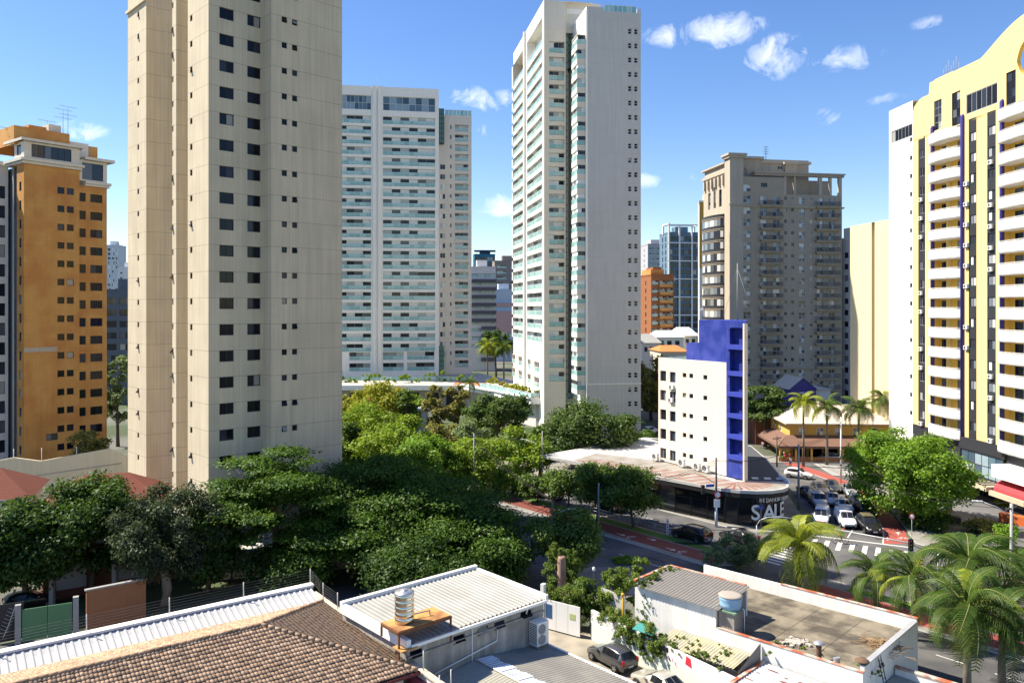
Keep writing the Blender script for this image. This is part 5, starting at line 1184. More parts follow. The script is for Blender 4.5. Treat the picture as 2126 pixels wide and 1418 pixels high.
W_O = (9.4, 60.9); W_A = math.atan2(-.695, .72)
def white_yard():
    mw = mat('peeling_white_wall', (.74, .73, .69), .85, .12, .9, streak=.22, bump=.3); mc = mat('stained_concrete_deck', (.21, .18, .13), .95, .5, .9, bump=.4, col2=(.085, .072, .055), mix_scale=.6, joints=None)
    mred = mat('red_oxide_coping', (.36, .10, .045), .85, .3, 3, col2=(.50, .45, .38), mix_scale=1.2); mg = mat('dark_fibre_cement', (.22, .205, .185), .9, .2, 1.4)
    h = thing('flat_roof_building', 'white walled building with stained concrete roof deck and corrugated shed on top', 'building', (*W_O, 0), W_A)
    L, D, Z = 17.0, 10.3, 3.1
    m_ = MB(); m_.box(0, L, 0, D, 0, Z-.02); m_.box(0, L, -.001, .24, Z-.02, Z+.42); m_.box(L-.24, L, .242, D-.242, Z-.02, Z+.75); m_.box(0, L, D-.24, D, Z-.02, Z+.95); m_.build('wall', mw, h)
    m_ = MB(); m_.sheet([(.24, .24), (L-.24, .24), (L-.24, D-.24), (.24, D-.24)], Z+.004); m_.build('deck', mc, h)
    m_ = MB()
    for x in (10.2, 13.4): m_.sheet([(x, .3), (x+.04, .3), (x+.04, D-.3), (x, D-.3)], Z+.012)
    for y in (3.3, 6.4): m_.sheet([(7.1, y), (L-.3, y), (L-.3, y+.04), (7.1, y+.04)], Z+.016)
    m_.build('deck_joint', mat('joint_dark', (.07, .06, .05), .9), h)
    m_ = MB(); m_.box(7.0, L+.03, -.03, .27, Z+.422, Z+.47); m_.box(6.9, L+.03, D-.27, D+.03, Z+.952, Z+1.0); m_.build('coping', mred, h)
    m_ = MB(); m_.box(L-.3, L+.06, .28, D-.28, Z+.752, Z+.80); m_.build('coping', mat('lead_coping', (.32, .33, .34), .6, .2), h)
    # the shed
    m_ = MB(); m_.box(.0, 6.9, .001, .2, Z+.422, 4.85); m_.box(0, .2, .2, 4.6, Z, 5.2); m_.box(.2, 6.9, 4.4, 4.6, Z, 5.2); m_.build('shed_wall', mw, h)
    m_ = MB(); m_.box(6.7, 6.9, .2, 4.4, Z, 5.0); m_.build('shed_end_wall', mat('black_streaked_plaster', (.26, .24, .21), .95, .3, 1.0, streak=.6), h)
    m_ = MB(); corr(m_, lambda u, v, dz: (u, v, 4.95+.09*v+dz), .15, 7.25, -.3, 4.45, .27, .045, 0, 'sine', 6); m_.build('shed_roof', mg, h)
    m_ = MB(); m_.box(-.1, .16, -.1, 4.7, 5.202, 5.3); m_.box(.16, 6.8, 4.46, 4.7, 5.202, 5.38); m_.build('shed_coping', mred, h)
    tk = thing('water_tank', 'faded blue round water tank on the pillar beside the shed', 'tank', (0, 0, 0), W_A); c = Vector((W_O[0], W_O[1], 0)); rot = Matrix.Rotation(W_A, 3, 'Z')
    tk.location = c+rot @ Vector((7.6, .8, 0))
    m_ = MB(); m_.box(-.6, .6, -.6, .6, Z, 4.75); m_.build('pillar', MATS['black_streaked_plaster'], tk); m_ = MB(); m_.box(-.75, .75, -.75, .75, 4.752, 4.85); m_.build('slab', mat('mossy_green', (.16, .24, .17), .9, .3, 2), tk)
    bl = mat('faded_blue_plastic', (.25, .42, .58), .6, .1, 2); m_ = MB(); m_.lathe([(.68, 4.85), (.74, 5.15), (.75, 5.19), (.74, 5.22), (.80, 5.55), (.81, 5.59), (.82, 5.75)], n=30); m_.build('body', bl, tk)
    m_ = MB(); m_.lathe([(.84, 5.75), (.85, 5.81), (.6, 5.84), (.0, 5.86)], n=30); m_.build('lid', mat('grey_tank_lid', (.33, .29, .25), .9, .15, 3), tk); m_ = MB(); m_.path([(.75, .3, 4.95), (.9, .3, 4.85), (.9, .3, 3.2)], .04); m_.build('pipe', WHITE, tk)
    # roof vents
    rustm = mat('rust_brown', (.14, .085, .055), .85, .3, 5); galv = mat('galvanised', (.34, .35, .36), .5, .2, 3, metal=.5)
    for i, (px, py, hh, r, cap, lab) in enumerate(((1700, 1371, 1.0, .17, 1, 'tallest rusty vent pipe with domed cap on the concrete roof deck'), (1737, 1388, .75, .2, 0, 'open grey galvanised vent pipe between two capped roof vents'), (1790, 1402, .8, .2, 2, 'squat vent with wide flat cap nearest the right end of the deck'))):
        x, y = G(px, py, Z); v = thing('roof_vent', lab, 'vent', (x, y, Z), 0, 'vents on the concrete roof deck')
        m_ = MB(); m_.tube((0, 0, 0), (0, 0, hh), r, r, 14, caps=False); m_.tube((0, 0, hh*.9), (0, 0, hh*.9+.04), r*1.1, r*1.1, 14); m_.build('pipe', rustm if i == 0 else galv, v)
        if cap: m_ = MB(); m_.lathe([(r*2.2, hh+.12), (r*2.1, hh+.16), (r*1.0, hh+.28), (0, hh+.3)], n=18); [m_.tube((r*math.cos(a), r*math.sin(a), hh-.05), (r*math.cos(a), r*math.sin(a), hh+.14), .015, n=4) for a in (0, 2.1, 4.2)]; m_.build('cap', galv if cap == 1 else rustm, v)
    rr = random.Random(8)
    x, y = G(1835, 1345, Z); p = MB()
    for k in range(170):
        a = rr.uniform(0, 6.28); r0 = abs(rr.gauss(0, .8)); s = Vector((x+r0*math.cos(a), y+r0*math.sin(a), Z+.05+rr.random()*.45*max(0, 1-r0/1.6))); d = Vector((rr.gauss(0, .5), rr.gauss(0, .5), rr.gauss(.0, .12)))
        p.path([s-d, s+Vector((0, 0, .08)), s+d*.8], [.012, .022, .01], 4)
    o = p.build('branch_heap', mat('dry_branch', (.30, .20, .11), .95, .3, 4)); tag(o, 'heap of dry palm branches piled at the end of the concrete roof deck', 'branches')
    x, y = G(1655, 1334, Z); p = MB()
    for k in range(70):
        a = rr.uniform(0, 6.28); r0 = abs(rr.gauss(0, .55)); p.T = Matrix.Translation((x+r0*1.3*math.cos(a), y+r0*math.sin(a), Z+.02)) @ Matrix.Rotation(rr.uniform(0, 3), 4, 'Z') @ Matrix.Rotation(rr.uniform(-.3, .3), 4, 'X'); s = rr.uniform(.05, .17); p.box(-s, s, -s*.7, s*.7, 0, s*.8)
    tag(p.build('rubble_heap', mat('rubble', (.42, .38, .33), .95, .25, 5)), 'small heap of broken rubble in the middle of the concrete deck', 'rubble')
    ld = thing('ladder', 'dark metal ladder leaning against the beige end wall of the flat roof', 'ladder', c+rot @ Vector((L+.12, 2.4, .6)), W_A)
    for s in (-.2, .2): m_ = MB(); m_.tube((.75, s, 0), (.0, s, 3.3), .03, n=6); m_.build('rail', FR_DARK, ld)
    for k in range(9): m_ = MB(); t = (k+.6)/9.4; m_.tube((.75*(1-t), -.2, 3.3*t), (.75*(1-t), .2, 3.3*t), .02, n=5); m_.build('rung', FR_DARK, ld)
    # lean-to roofs below the long white wall
    l = thing('lean_to_roof', 'yellowed corrugated lean-to roof overgrown with creeper below the long white wall', 'roof', (*W_O, 0), W_A)
    my = mat('yellowed_sheet', (.45, .40, .25), .8, .18, 1.6, col2=(.33, .31, .24), mix_scale=.9)
    m_ = MB(); corr(m_, lambda u, v, dz: (u, v, 2.3+.25*(v+2.3)/2.3+dz), 3.6, 9.6, -2.5, -.1, .24, .03, 0, 'sine', 6); m_.build('sheet', my, l); m_ = MB(); m_.box(3.4, 9.8, -2.62, -2.5, 1.9, 2.22); m_.box(3.6, 9.6, -2.4, -.02, 1.9, 2.0); m_.build('beam', FR_DARK, l)
    l2 = thing('rusty_roof', 'grey ribbed metal roof with rust patches at the bottom right of the yard', 'roof', (*W_O, 0), W_A)
    mr = mat('rusty_sheet', (.42, .42, .43), .6, .1, 1.4, col2=(.42, .41, .41), mix_scale=.5); nt = mr.node_tree
    m_ = MB(); corr(m_, lambda u, v, dz: (v, u, 2.3-.03*(v-10.6)+dz), -8, -.25, 10.6, 18.5, .33, .035, 0, 'trap', 6); m_.build('sheet', mr, l2); m_ = MB(); m_.box(10.45, 10.7, -8, -.2, 2.25, 2.42); m_.build('rusty_gutter', mred, l2)
    m_ = MB(); rr = random.Random(6)
    for k in range(46):
        u, v = rr.uniform(-7.5, -.6), rr.uniform(11, 18); a, b_ = rr.uniform(.15, .5), rr.uniform(.04, .13); pts = []
        for q in range(7): t = q/7*6.28; pts.append((v+a*math.cos(t)*rr.uniform(.6, 1.2), u+b_*math.sin(t)*rr.uniform(.6, 1.2), 2.3-.03*(v-10.6)+.041))
        m_.face(pts)
    o = m_.build('rust_patch', mat('rust_red', (.20, .055, .03), .9, .2, 4), l2)
    m_ = MB(); m_.face([(10.3, -3.2, 2.1), (10.3, -.06, 2.1), (10.3, -.06, 3.4), (10.3, -3.2, 2.5)]); m_.face([(10.26, -3.2, 2.1), (10.26, -3.2, 2.5), (10.26, -.06, 3.4), (10.26, -.06, 2.1)]); m_.build('side_sheet', mg, l2)
    m_ = MB(); m_.box(10.7, 18, -7.8, -.2, 0, 1.9); m_.build('wall', mw, l2)
    l3 = thing('shed_roofing', 'small cream corrugated roofs at the foot of the beige end wall', 'roof', (*W_O, 0), W_A)
    m_ = MB(); corr(m_, lambda u, v, dz: (v, u, 1.7-.05*(v-17.1)+dz), -1, 5.4, 17.1, 22.4, .26, .032, 0, 'sine', 6); m_.build('sheet', MATS['cream_fibre_cement'], l3); m_ = MB(); m_.box(17.1, 22.4, 5.4, 5.75, 0, 2.1); m_.box(17.2, 22.4, -1, 5.4, 0, 1.3); m_.build('wall', mw, l3); m_ = MB(); m_.box(17.05, 22.4, 5.36, 5.8, 2.102, 2.2); m_.build('coping', mred, l3)
    bd = MB(); x, y = G(1340, 1303, 2.9); bd.T = Matrix.Translation((x, y, 2.8)) @ Matrix.Rotation(W_A, 4, 'Z') @ Matrix.Rotation(.25, 4, 'X'); bd.box(-.85, .85, -.45, .45, 0, .04); tag(bd.build('teal_board', mat('teal_board', (.05, .24, .22), .6, .15)), 'teal board lying among the creeper on the yard wall', 'board')
    # wall with creeper, gate and yard
    g = thing('yard_wall', 'white and mint wall along the yard with painted red marks', 'wall', (6.2, 62.6, 0), math.atan2(-.82, .57))
    m_ = MB(); m_.box(0, 22, 0, .22, 0, 2.3); m_.build('wall', mw, g); m_ = MB(); m_.box(0, 22, -.006, -.001, 0, 1.35); m_.build('mint_dado', mat('mint_paint', (.60, .68, .60), .85, .1, 1.0, streak=.1), g)
    m_ = MB(); rr = random.Random(12)
    for k in range(26):
        u = 7.0+k*.085+rr.uniform(-.05, .05); z = 1.75-.02*k+rr.uniform(-.12, .12); m_.box(u, u+rr.uniform(.02, .07), -.012, -.007, z, z+rr.uniform(.03, .2))
    m_.build('painted_scrawl', mat('scrawl_purple', (.35, .10, .22), .8), g)
    m_ = MB(); m_.face([(6.6, -.013, 1.4), (6.95, -.013, 1.3), (6.9, -.013, 1.9), (6.7, -.013, 2.1)]); m_.face([(9.9, -.013, 1.7), (10.5, -.013, 1.6), (10.4, -.013, 2.2), (10.0, -.013, 2.3)]); m_.build('red_mark', mat('red_paint', (.55, .03, .05), .7), g)
    g = thing('yard_gate', 'white sheet metal gate with dark blue poster at the end of the yard', 'gate', (2.65, 64.6, 0), math.atan2(-1.9, 2.75))
    for k in range(3): m_ = MB(); m_.box(1.1*k, 1.1*k+1.07, 0, .06, .12, 2.45); m_.build('panel', WHITE, g)
    m_ = MB(); m_.box(.12, .7, -.02, -.004, 1.0, 2.1); m_.build('poster', mat('poster_blue', (.04, .10, .22), .6, .3, 6), g); m_ = MB(); m_.box(2.35, 2.85, -.02, -.004, 1.35, 1.8); m_.build('notice', mat('poster_green', (.45, .52, .22), .6, .3, 8), g)
    m_ = MB(); m_.box(-.35, -.05, -.1, .3, 0, 3.6); m_.build('gate_post', WHITE, g)
    bk = MB(); bk.T = Matrix.Translation((7.9, 62.8, 0)) @ Matrix.Rotation(math.atan2(-.82, .57), 4, 'Z'); bk.box(-1.3, 1.3, 0, .2, 2.2, 3.6); tag(bk.build('block_wall', mat('bare_block', (.42, .41, .38), .95, .15, 2, joints=(.2, .025, 0, .7), vjoints=(.4, .03, 0, .7))), 'bare grey block wall among the creeper left of the white shed', 'wall')
    ch = MB(); x, y = G(1166, 1205, 2.6); ch.lathe([(.42, 0), (.4, 2.5), (.36, 4.5), (.32, 4.7), (0, 4.7)], (x, y, 0), 10); tag(ch.build('brick_stump', mat('brick_stump', (.36, .22, .16), .95, .2, 3)), 'tall rounded brick stump rising out of the flowering creeper', 'stump')
    pp = MB(); x, y = G(1293, 1276, 3.0); pp.tube((x, y, 1.5), (x, y, 4.4), .07, n=8); pp.lathe([(.0, 4.38), (.14, 4.42), (.14, 4.6), (0, 4.66)], (x, y, 0), 10); tag(pp.build('yellow_pipe', mat('yellow_pipe', (.55, .33, .04), .7, .2, 4)), 'yellow standpipe with white cap in the creeper beside the shed', 'pipe')
white_yard()

def left_street():
    mb_ = mat('bare_brick', (.33, .15, .075), .95, .2, 1.5, tile=(.12, .75)); mgreen = mat('green_gate', (.10, .22, .11), .7, .1, 1)
    mred = mat('red_clay_roof', (.15, .045, .03), .9, .22, 2.5, joints=(.14, .04, 0, .6)); mbg = mat('beige_boundary', (.60, .53, .38), .85, .08, .6, streak=.12)
    # boundary wall with a stepped top
    A, B = (-72, 102.5), (-48.5, 108); ang = math.atan2(B[1]-A[1], B[0]-A[0]); w = thing('boundary_wall', 'long beige boundary wall with peaked top in front of the orange block', 'wall', (*A, 0), ang); L = math.hypot(B[0]-A[0], B[1]-A[1])
    top = [(0, 5.2), (7.0, 6.5), (10.2, 5.9), (18.5, 7.2), (20.8, 6.0), (L, 6.2)]; m_ = MB()
    f = [(0, 0, 0)]+[(L, 0, 0)]+[(x, 0, z) for x, z in top[::-1]]; m_.face(f); m_.face([(p[0], .3, p[2]) for p in f[::-1]])
    for (a, za), (c, zc) in zip(top, top[1:]): m_.face([(a, 0, za), (c, 0, zc), (c, .3, zc), (a, .3, za)])
    m_.build('wall', mbg, w); m_ = MB(); m_.path([(6, -.05, 3.6), (20, -.05, 5.2)], .06, 5); m_.build('pipe', GREYC, w)
    for x in (3, 7, 10.3, 14.5, 18.5, 20.9): 
        m_ = MB(); m_.tube((x, .15, 5.4), (x, .15, 7.6), .04, n=5); m_.build('post', FR_WHITE, w)
    # two red roofed houses
    for i, (x, y, wd, dp, ez, rz, lab) in enumerate(((-62.5, 80.0, 12, 9, 6.0, 8.6, 'red tiled house with white walls at the left picture edge'), (-49.5, 83.5, 11.5, 9, 4.8, 7.4, 'red tiled house half hidden by the dark trees'))):
        h = thing('house', lab, 'house', (x, y, 0), .35, 'red roofed houses at the left'); m_ = MB(); m_.box(0, wd, 0, dp, 0, ez); m_.build('wall', WHITE, h)
        m_ = MB(); o = .5; m_.face([(-o, -o, ez), (wd+o, -o, ez), (wd-3.5, dp/2, rz), (3.5, dp/2, rz)]); m_.face([(wd+o, -o, ez), (wd+o, dp+o, ez), (wd-3.5, dp/2, rz)]); m_.face([(wd+o, dp+o, ez), (-o, dp+o, ez), (3.5, dp/2, rz), (wd-3.5, dp/2, rz)]); m_.face([(-o, dp+o, ez), (-o, -o, ez), (3.5, dp/2, rz)]); m_.build('roof', mred, h)
        m_ = MB(); m_.box(-o, wd+o, -o-.1, -o, ez-.15, ez+.05); m_.build('gutter', FR_GREY, h)
        for k in range(3): m_ = MB(); m_.box(1.5+3.3*k, 3+3.3*k, -.05, -.002, ez-2.3, ez-1.0); m_.build('window', FR_DARK, h)
    # street front: gate, brick walls, pillars
    P = [G(px, py) for px, py in ((45, 1335), (150, 1318), (168, 1312), (303, 1282))]
    def seg(a, c): return math.atan2(c[1]-a[1], c[0]-a[0]), math.hypot(c[0]-a[0], c[1]-a[1])
    a_, l_ = seg(P[0], P[1]); g = thing('green_gate', 'green double sheet gate in the shaded street at left', 'gate', (*P[0], 0), a_)
    for k in range(2): m_ = MB(); m_.box(k*l_/2+.02, (k+1)*l_/2-.02, 0, .07, .1, 2.6); m_.build('leaf', mgreen, g)
    for x in (-.25, l_+.25): m_ = MB(); m_.box(x-.2, x+.2, -.1, .3, 0, 3.0); m_.build('gate_post', GREYC, g)
    a_, l_ = seg(P[2], P[3]); g = thing('brick_wall', 'bare brick street wall under the dark olive tree', 'wall', (*P[2], 0), a_); m_ = MB(); m_.box(.4, l_, 0, .25, 0, 3.2); m_.build('wall', mb_, g); m_ = MB(); m_.box(.3, l_+.1, -.06, .31, 3.202, 3.32); m_.build('coping', GREYC, g)
    g = thing('black_gate', 'black gate painted with a white fern leaf at the left edge', 'gate', (*G(-10, 1338), 0), .55); m_ = MB(); m_.box(0, 1.9, 0, .06, .1, 3.0); m_.build('leaf', FR_DARK, g)
    m_ = MB(); m_.path([(.5, -.02, .4), (.9, -.02, 1.4), (1.3, -.02, 2.7)], .025, 4)
    for k in range(8): z = .7+.25*k; x = .55+.095*k; m_.path([(x, -.02, z), (x-.35, -.02, z+.25)], .015, 3); m_.path([(x, -.02, z), (x+.35, -.02, z+.2)], .015, 3)
    m_.build('painted_fern', FR_WHITE, g)
    for px, py, hh, lab in ((108, 1262, 5.0, 'pale concrete post beside the dark brick house in the shaded street'), (238, 1240, 6.0, 'grey post rising behind the brick street wall')):
        m_ = MB(); x, y = G(px, py); m_.box(x-.18, x+.18, y-.18, y+.18, 0, hh); m_.box(x-.24, x+.24, y-.24, y+.24, hh, hh+.12); tag(m_.build('gate_post', GREYC), lab, 'post')
    h = thing('brick_house', 'dark brick house deep in tree shade behind the street wall', 'house', (-41.5, 70.5, 0), .6); m_ = MB(); m_.box(0, 15, 0, 7, 0, 4.6); m_.build('wall', mat('dark_brick', (.14, .06, .045), .95, .2, 1.5, tile=(.12, .8)), h); m_ = MB(); m_.box(-.4, 15.4, -.5, 7.4, 4.602, 4.9); m_.build('roof', GREYC, h)
    for k in range(3): m_ = MB(); m_.box(1+5*k, 3.4+5*k, -.06, -.002, .8, 2.9); m_.build('window', FR_GREY, h)
    # garden wall and pool terrace at the foot of the cream tower
    g = thing('garden_wall', 'grey garden wall of the cream tower below its pool terrace', 'wall', (-28.5, 76.0, 0), .30); m_ = MB(); m_.box(0, 26, 0, .3, 0, 2.5); m_.build('wall', mat('tower_wall', (.40, .36, .29), .9, .1, .8, streak=.15), g); m_ = MB(); m_.box(-.1, 26.1, -.1, .4, 2.502, 2.65); m_.build('coping', GREYC, g)
    p = thing('pool_terrace', 'tiled pool terrace with blue water at the foot of the cream tower', 'terrace', (-27, 77.5, 0), .30); m_ = MB(); m_.box(0, 22, 0, 7, 0, 1.9); m_.build('deck', mat('pale_deck', (.50, .48, .44), .8, .1), p)
    m_ = MB(); m_.sheet([(5.5, 1), (13, 1), (13, 4), (5.5, 4)], 1.91); m_.build('water', mat('pool_water', (.03, .22, .46), .08, .3, 3, spec=.5), p)
    for k in range(4): 
        m_ = MB(); x = 2+1.2*k if k < 2 else 13.4+1.4*k; m_.box(x, x+.7, 1.4, 3.3, 2.15, 2.25); m_.box(x, x+.7, 3.3, 3.4, 2.25, 2.9); m_.box(x, x+.06, 1.4, 1.5, 1.91, 2.15); m_.build('lounger', WHITE, p)
left_street()
# ---------------------------------------------------------------- ground, roads, pavements, markings
AV = Vector((.64, -.768)); AN = Vector((.768, .64)); AO = Vector((24.7, 95.5))
def av(t, s): p = AO+AV*t+AN*s; return (p.x, p.y)
def sheet(name, poly, z, m, kind='structure'):
    mb = MB(); mb.sheet(poly, z); return tag(mb.build(name, m), kind=kind)
def slab(name, poly, m, mk, h=.13):
    mb = MB(); mb.prism(poly, 0, h, 1, mtop=0); return tag(mb.build(name, [m, mk]), kind='structure')
def ground():
    ma = mat('asphalt', (.115, .113, .112), .92, .28, .5, col2=(.07, .07, .073), mix_scale=.22, bump=.2)
    mg = mat('urban_ground', (.13, .13, .11), .95, .3, .08, col2=(.06, .08, .035), mix_scale=.05)
    ms = mat('pavement', (.25, .24, .215), .9, .16, .7, tile=(.6, .9), col2=(.18, .17, .15), mix_scale=.35); mk = mat('kerb', (.55, .54, .52), .85, .15, 1.0)
    mred = mat('red_bike_path', (.30, .075, .06), .85, .14, .8); mshade = mat('shaded_bike_path', (.17, .05, .038), .85, .2, .8); mline = mat('road_paint', (.52, .52, .49), .85, .35, 2.0)
    mb = MB(); n = 48; mb.sheet([(5000*math.cos(2*math.pi*k/n), 1500+5000*math.sin(2*math.pi*k/n)) for k in range(n)], -.02); tag(mb.build('ground', mg), kind='structure')
    # asphalt: avenue, side street, traffic road and forecourt
    sheet('road', [av(-75, -21), av(75, -21), av(75, 1.2), av(-75, 1.2)], .002, ma)
    sheet('road', [(-62, 34), (-16.5, 62.2), (-1, 67), (5, 70), av(8, -21.5), av(-8, -21.5), (-2, 78), (-22, 73), (-66, 43)], .006, ma)
    tl = [(27, 92.6), (31.2, 91.4), (34.2, 93.2), (36.4, 98), (37.6, 104), (38.9, 110), (40.6, 117), (43.2, 131), (41, 140)]
    tr = [(75, 140), (75, 122), (55.5, 124.5), (51.3, 121), (50.6, 115), (49.6, 108.5), (48, 102), (46.6, 96.6), (44.3, 88.5), av(26, .6)]
    sheet('road', tl+tr, .010, ma)
    sheet('forecourt', [(47, 86), (72, 70), (75, 118), (60, 120), (49, 103)], .012, mat('forecourt_paving', (.15, .15, .15), .9, .15, .6, tile=(.5, .9)))
    sheet('yard_ground', [(1, 66), (8, 63), (20, 45), (8, 40)], .008, mat('cracked_concrete', (.33, .29, .23), .95, .2, 1.2, col2=(.22, .2, .16), mix_scale=.6))
    # pavements
    slab('pavement', [av(-70, .2), av(-24, .2)]+[av(0, .2), (26.3, 93.5), (28.5, 92.2), (31, 92.2), (33.4, 93.6), (35.2, 96.4), (36.4, 100.5), (37.2, 105), (38.2, 110), (40, 118), (42.4, 130), (30, 140), (0, 140)], ms, mk)
    slab('pavement', [(44.6, 88.0), (47.2, 96.6), (48.7, 102), (50.3, 108.5), (51.3, 115), (52, 120.5), (56, 123.5), (62, 122.5), (60.5, 116), (53, 105), (50.5, 97), (49, 90), (52, 86), (60, 76), (56, 70)], ms, mk)
    slab('pavement', [av(-40, -21.2), av(-14, -21.2), av(-10, -24), av(-20, -40), av(-45, -40)], ms, mk)
    slab('pavement', [av(0, -24.5), av(3, -21.3), av(70, -21.3), av(70, -25.5), av(3, -26.5)], ms, mk)
    slab('pavement', [(41.4, 139.5), (41.4, 133.8), (48, 133.6), (76, 134.5), (76, 140)], ms, mk)
    # median with verge, red cycle path
    slab('median', [av(-60, -13.7), av(8.6, -13.7), av(10.2, -11), av(9.2, -8), av(-60, -8)], ms, mk)
    slab('median', [av(18.4, -13.7), av(70, -13.7), av(70, -8), av(18.4, -8), av(17.2, -11)], ms, mk)
    sheet('cycle_path', [av(-30, -12.9), av(8.4, -12.9), av(8.8, -10.2), av(-30, -10.2)], .136, mshade); sheet('cycle_path', [av(18.8, -12.9), av(70, -12.9), av(70, -10.2), av(18.8, -10.2)], .136, mred)  # first stretch has the tower's shadow put into its darker red
    bp_l = [(41.0, 88.0), (43.4, 93), (44.9, 97.5), (46.4, 103), (47.6, 108.5), (48.4, 115), (48.3, 119), (47.2, 124.5), (45.6, 133), (44.6, 139)]
    bp_r = [(43.9, 88.0), (45.9, 93), (47.1, 97.5), (48.4, 103), (49.7, 108.5), (50.4, 115), (50.4, 120), (49.4, 125.5), (47.9, 133), (47, 139)]
    sheet('cycle_path', bp_l+bp_r[::-1], .016, mred)
    gr = mat('lawn', (.085, .16, .025), .95, .3, 1.5, bump=.6)
    sheet('verge', [av(-26, -9.9), av(8.6, -9.9), av(8.9, -8.4), av(-26, -8.4)], .14, gr); sheet('verge', [av(21, -9.9), av(70, -9.9), av(70, -8.4), av(21, -8.4)], .14, gr)
    sheet('lawn', [(46.6, 84.5), (50, 87.5), (54.5, 85), (53, 78), (49, 79)], .15, gr)
    sheet('garden', [(-60, 82), (-20, 80), (-3, 84), av(-10, -25), av(-60, -25), (-45, 130), (-30, 150)], .003, mat('garden_soil', (.035, .06, .015), .95, .4, .8, bump=.6))
    sheet('garden', [av(-60, 2), av(-25, 2), (6, 122), (30, 140), (40, 160), (20, 168), (-60, 196)], .02, mat('garden_soil', (.06, .075, .03)))
    rr = random.Random(21); mp_ = mat('asphalt_patch', (.055, .055, .058), .95, .25, 1.2)
    for k in range(26):
        t, s = rr.uniform(-30, 45), rr.choice([rr.uniform(-7, -1), rr.uniform(-20, -15)]); a, b_ = rr.uniform(.6, 3.2), rr.uniform(.3, .9); sheet('asphalt_patch', [av(t, s), av(t+a, s), av(t+a+.1, s+b_), av(t, s+b_+.1)], .017+.0004*k, mp_)
    for k in range(12):
        x, y = rr.uniform(36, 45), rr.uniform(88, 118); a, b_ = rr.uniform(.4, 1.0), rr.uniform(.8, 2.6); sheet('asphalt_patch', [(x, y), (x+a, y+.2), (x+a+.3, y+b_), (x+.3, y+b_)], .013+.0002*k, mp_)
    # painted lines
    ln = MB()
    def quad(a, c, w, z): a, c = Vector(a), Vector(c); n = Vector((-(c-a).y, (c-a).x)).normalized()*w/2; ln.face([(*(a-n), z), (*(c-n), z), (*(c+n), z), (*(a+n), z)])
    for k in range(-14, 16):
        if not 7 < k*4 < 18: quad(av(k*4, -4), av(k*4+2, -4), .12, .022); quad(av(k*4, -17.4), av(k*4+2, -17.4), .12, .022)
    tag(ln.build('lane_line', mline), kind='structure'); ln = MB()
    for pts in ([(34.6, 92.2), (37.6, 96.5), (39.3, 101), (40.8, 107), (41.8, 112)], [(38.0, 90.2), (40.9, 95), (42.6, 100), (44, 106), (45, 112)], [(41.0, 88.0), (43.4, 93), (44.9, 97.5), (46.4, 103), (47.6, 108.5), (48.4, 115), (48.3, 119), (47.2, 124.5)]):
        for a, c in zip(pts, pts[1:]): quad(a, c, .14, .024)
    quad((33.9, 91.4), (43.6, 86.4), .35, .026); tag(ln.build('lane_line', mline), kind='structure'); ln = MB()
    for k in range(9): a = Vector((34.2, 89.7)).lerp(Vector((43.2, 84.6)), k/8); quad(a, a+Vector((-1.5, -2.9)), .5, .026)
    tag(ln.build('crosswalk', mline), kind='structure'); ln = MB()
    for k in range(9): quad(av(9.9, -.7-.86*k), av(13.0, -.7-.86*k), .45, .026); quad(av(10.6, -14.3-.86*k), av(13.4, -14.3-.86*k), .45, .026)
    tag(ln.build('crosswalk', mline), kind='structure'); ln = MB()
    for k in range(11): quad((49.9+.05*k, 124.4+.85*k), (55.6+.1*k, 123.2+.85*k), .42, .026)
    tag(ln.build('crosswalk', mline), kind='structure'); ln = MB()
    # bicycles and arrows on the cycle paths
    def bike(c, d, s, z):
        c, d = Vector(c), Vector(d).normalized(); n = Vector((-d.y, d.x))
        for q in (-.55, .55):
            for k in range(10):
                a0, a1 = k*.628, (k+1)*.628; P = lambda a, r: c+(d*q+(d*math.cos(a)+n*math.sin(a))*r)*s
                ln.face([(*P(a0, .36), z), (*P(a1, .36), z), (*P(a1, .25), z), (*P(a0, .25), z)])
        quad(c-d*.5*s, c+n*.45*s, .1*s, z+.001); quad(c+n*.45*s, c+d*.5*s, .1*s, z+.002); quad(c+n*.55*s-d*.3*s, c+n*.55*s+d*.3*s, .1*s, z+.003)
    def arrow(c, d, s, z):
        c, d = Vector(c), Vector(d).normalized(); n = Vector((-d.y, d.x)); quad(c-d*.8*s, c+d*.3*s, .16*s, z); ln.face([(*(c+d*.9*s), z+.001), (*(c+d*.2*s+n*.4*s), z+.001), (*(c+d*.2*s-n*.4*s), z+.001)])
    up = Vector((.4, .9)); bike((42.4, 91.8), (1, .1), .75, .02); bike((44.2, 90.0), (1, .1), .75, .02); arrow((44.6, 92.0), up, .8, .02); arrow((42.4, 89.9), -up, .8, .02)
    for t in (-3, 4.2): bike(av(t, -12.2), AN, .75, .142); arrow(av(t+2, -11.0), AV, .8, .142); arrow(av(t-1.5, -12.2), AV, .8, .142)
    tag(ln.build('cycle_marking', mline), kind='structure')
ground()
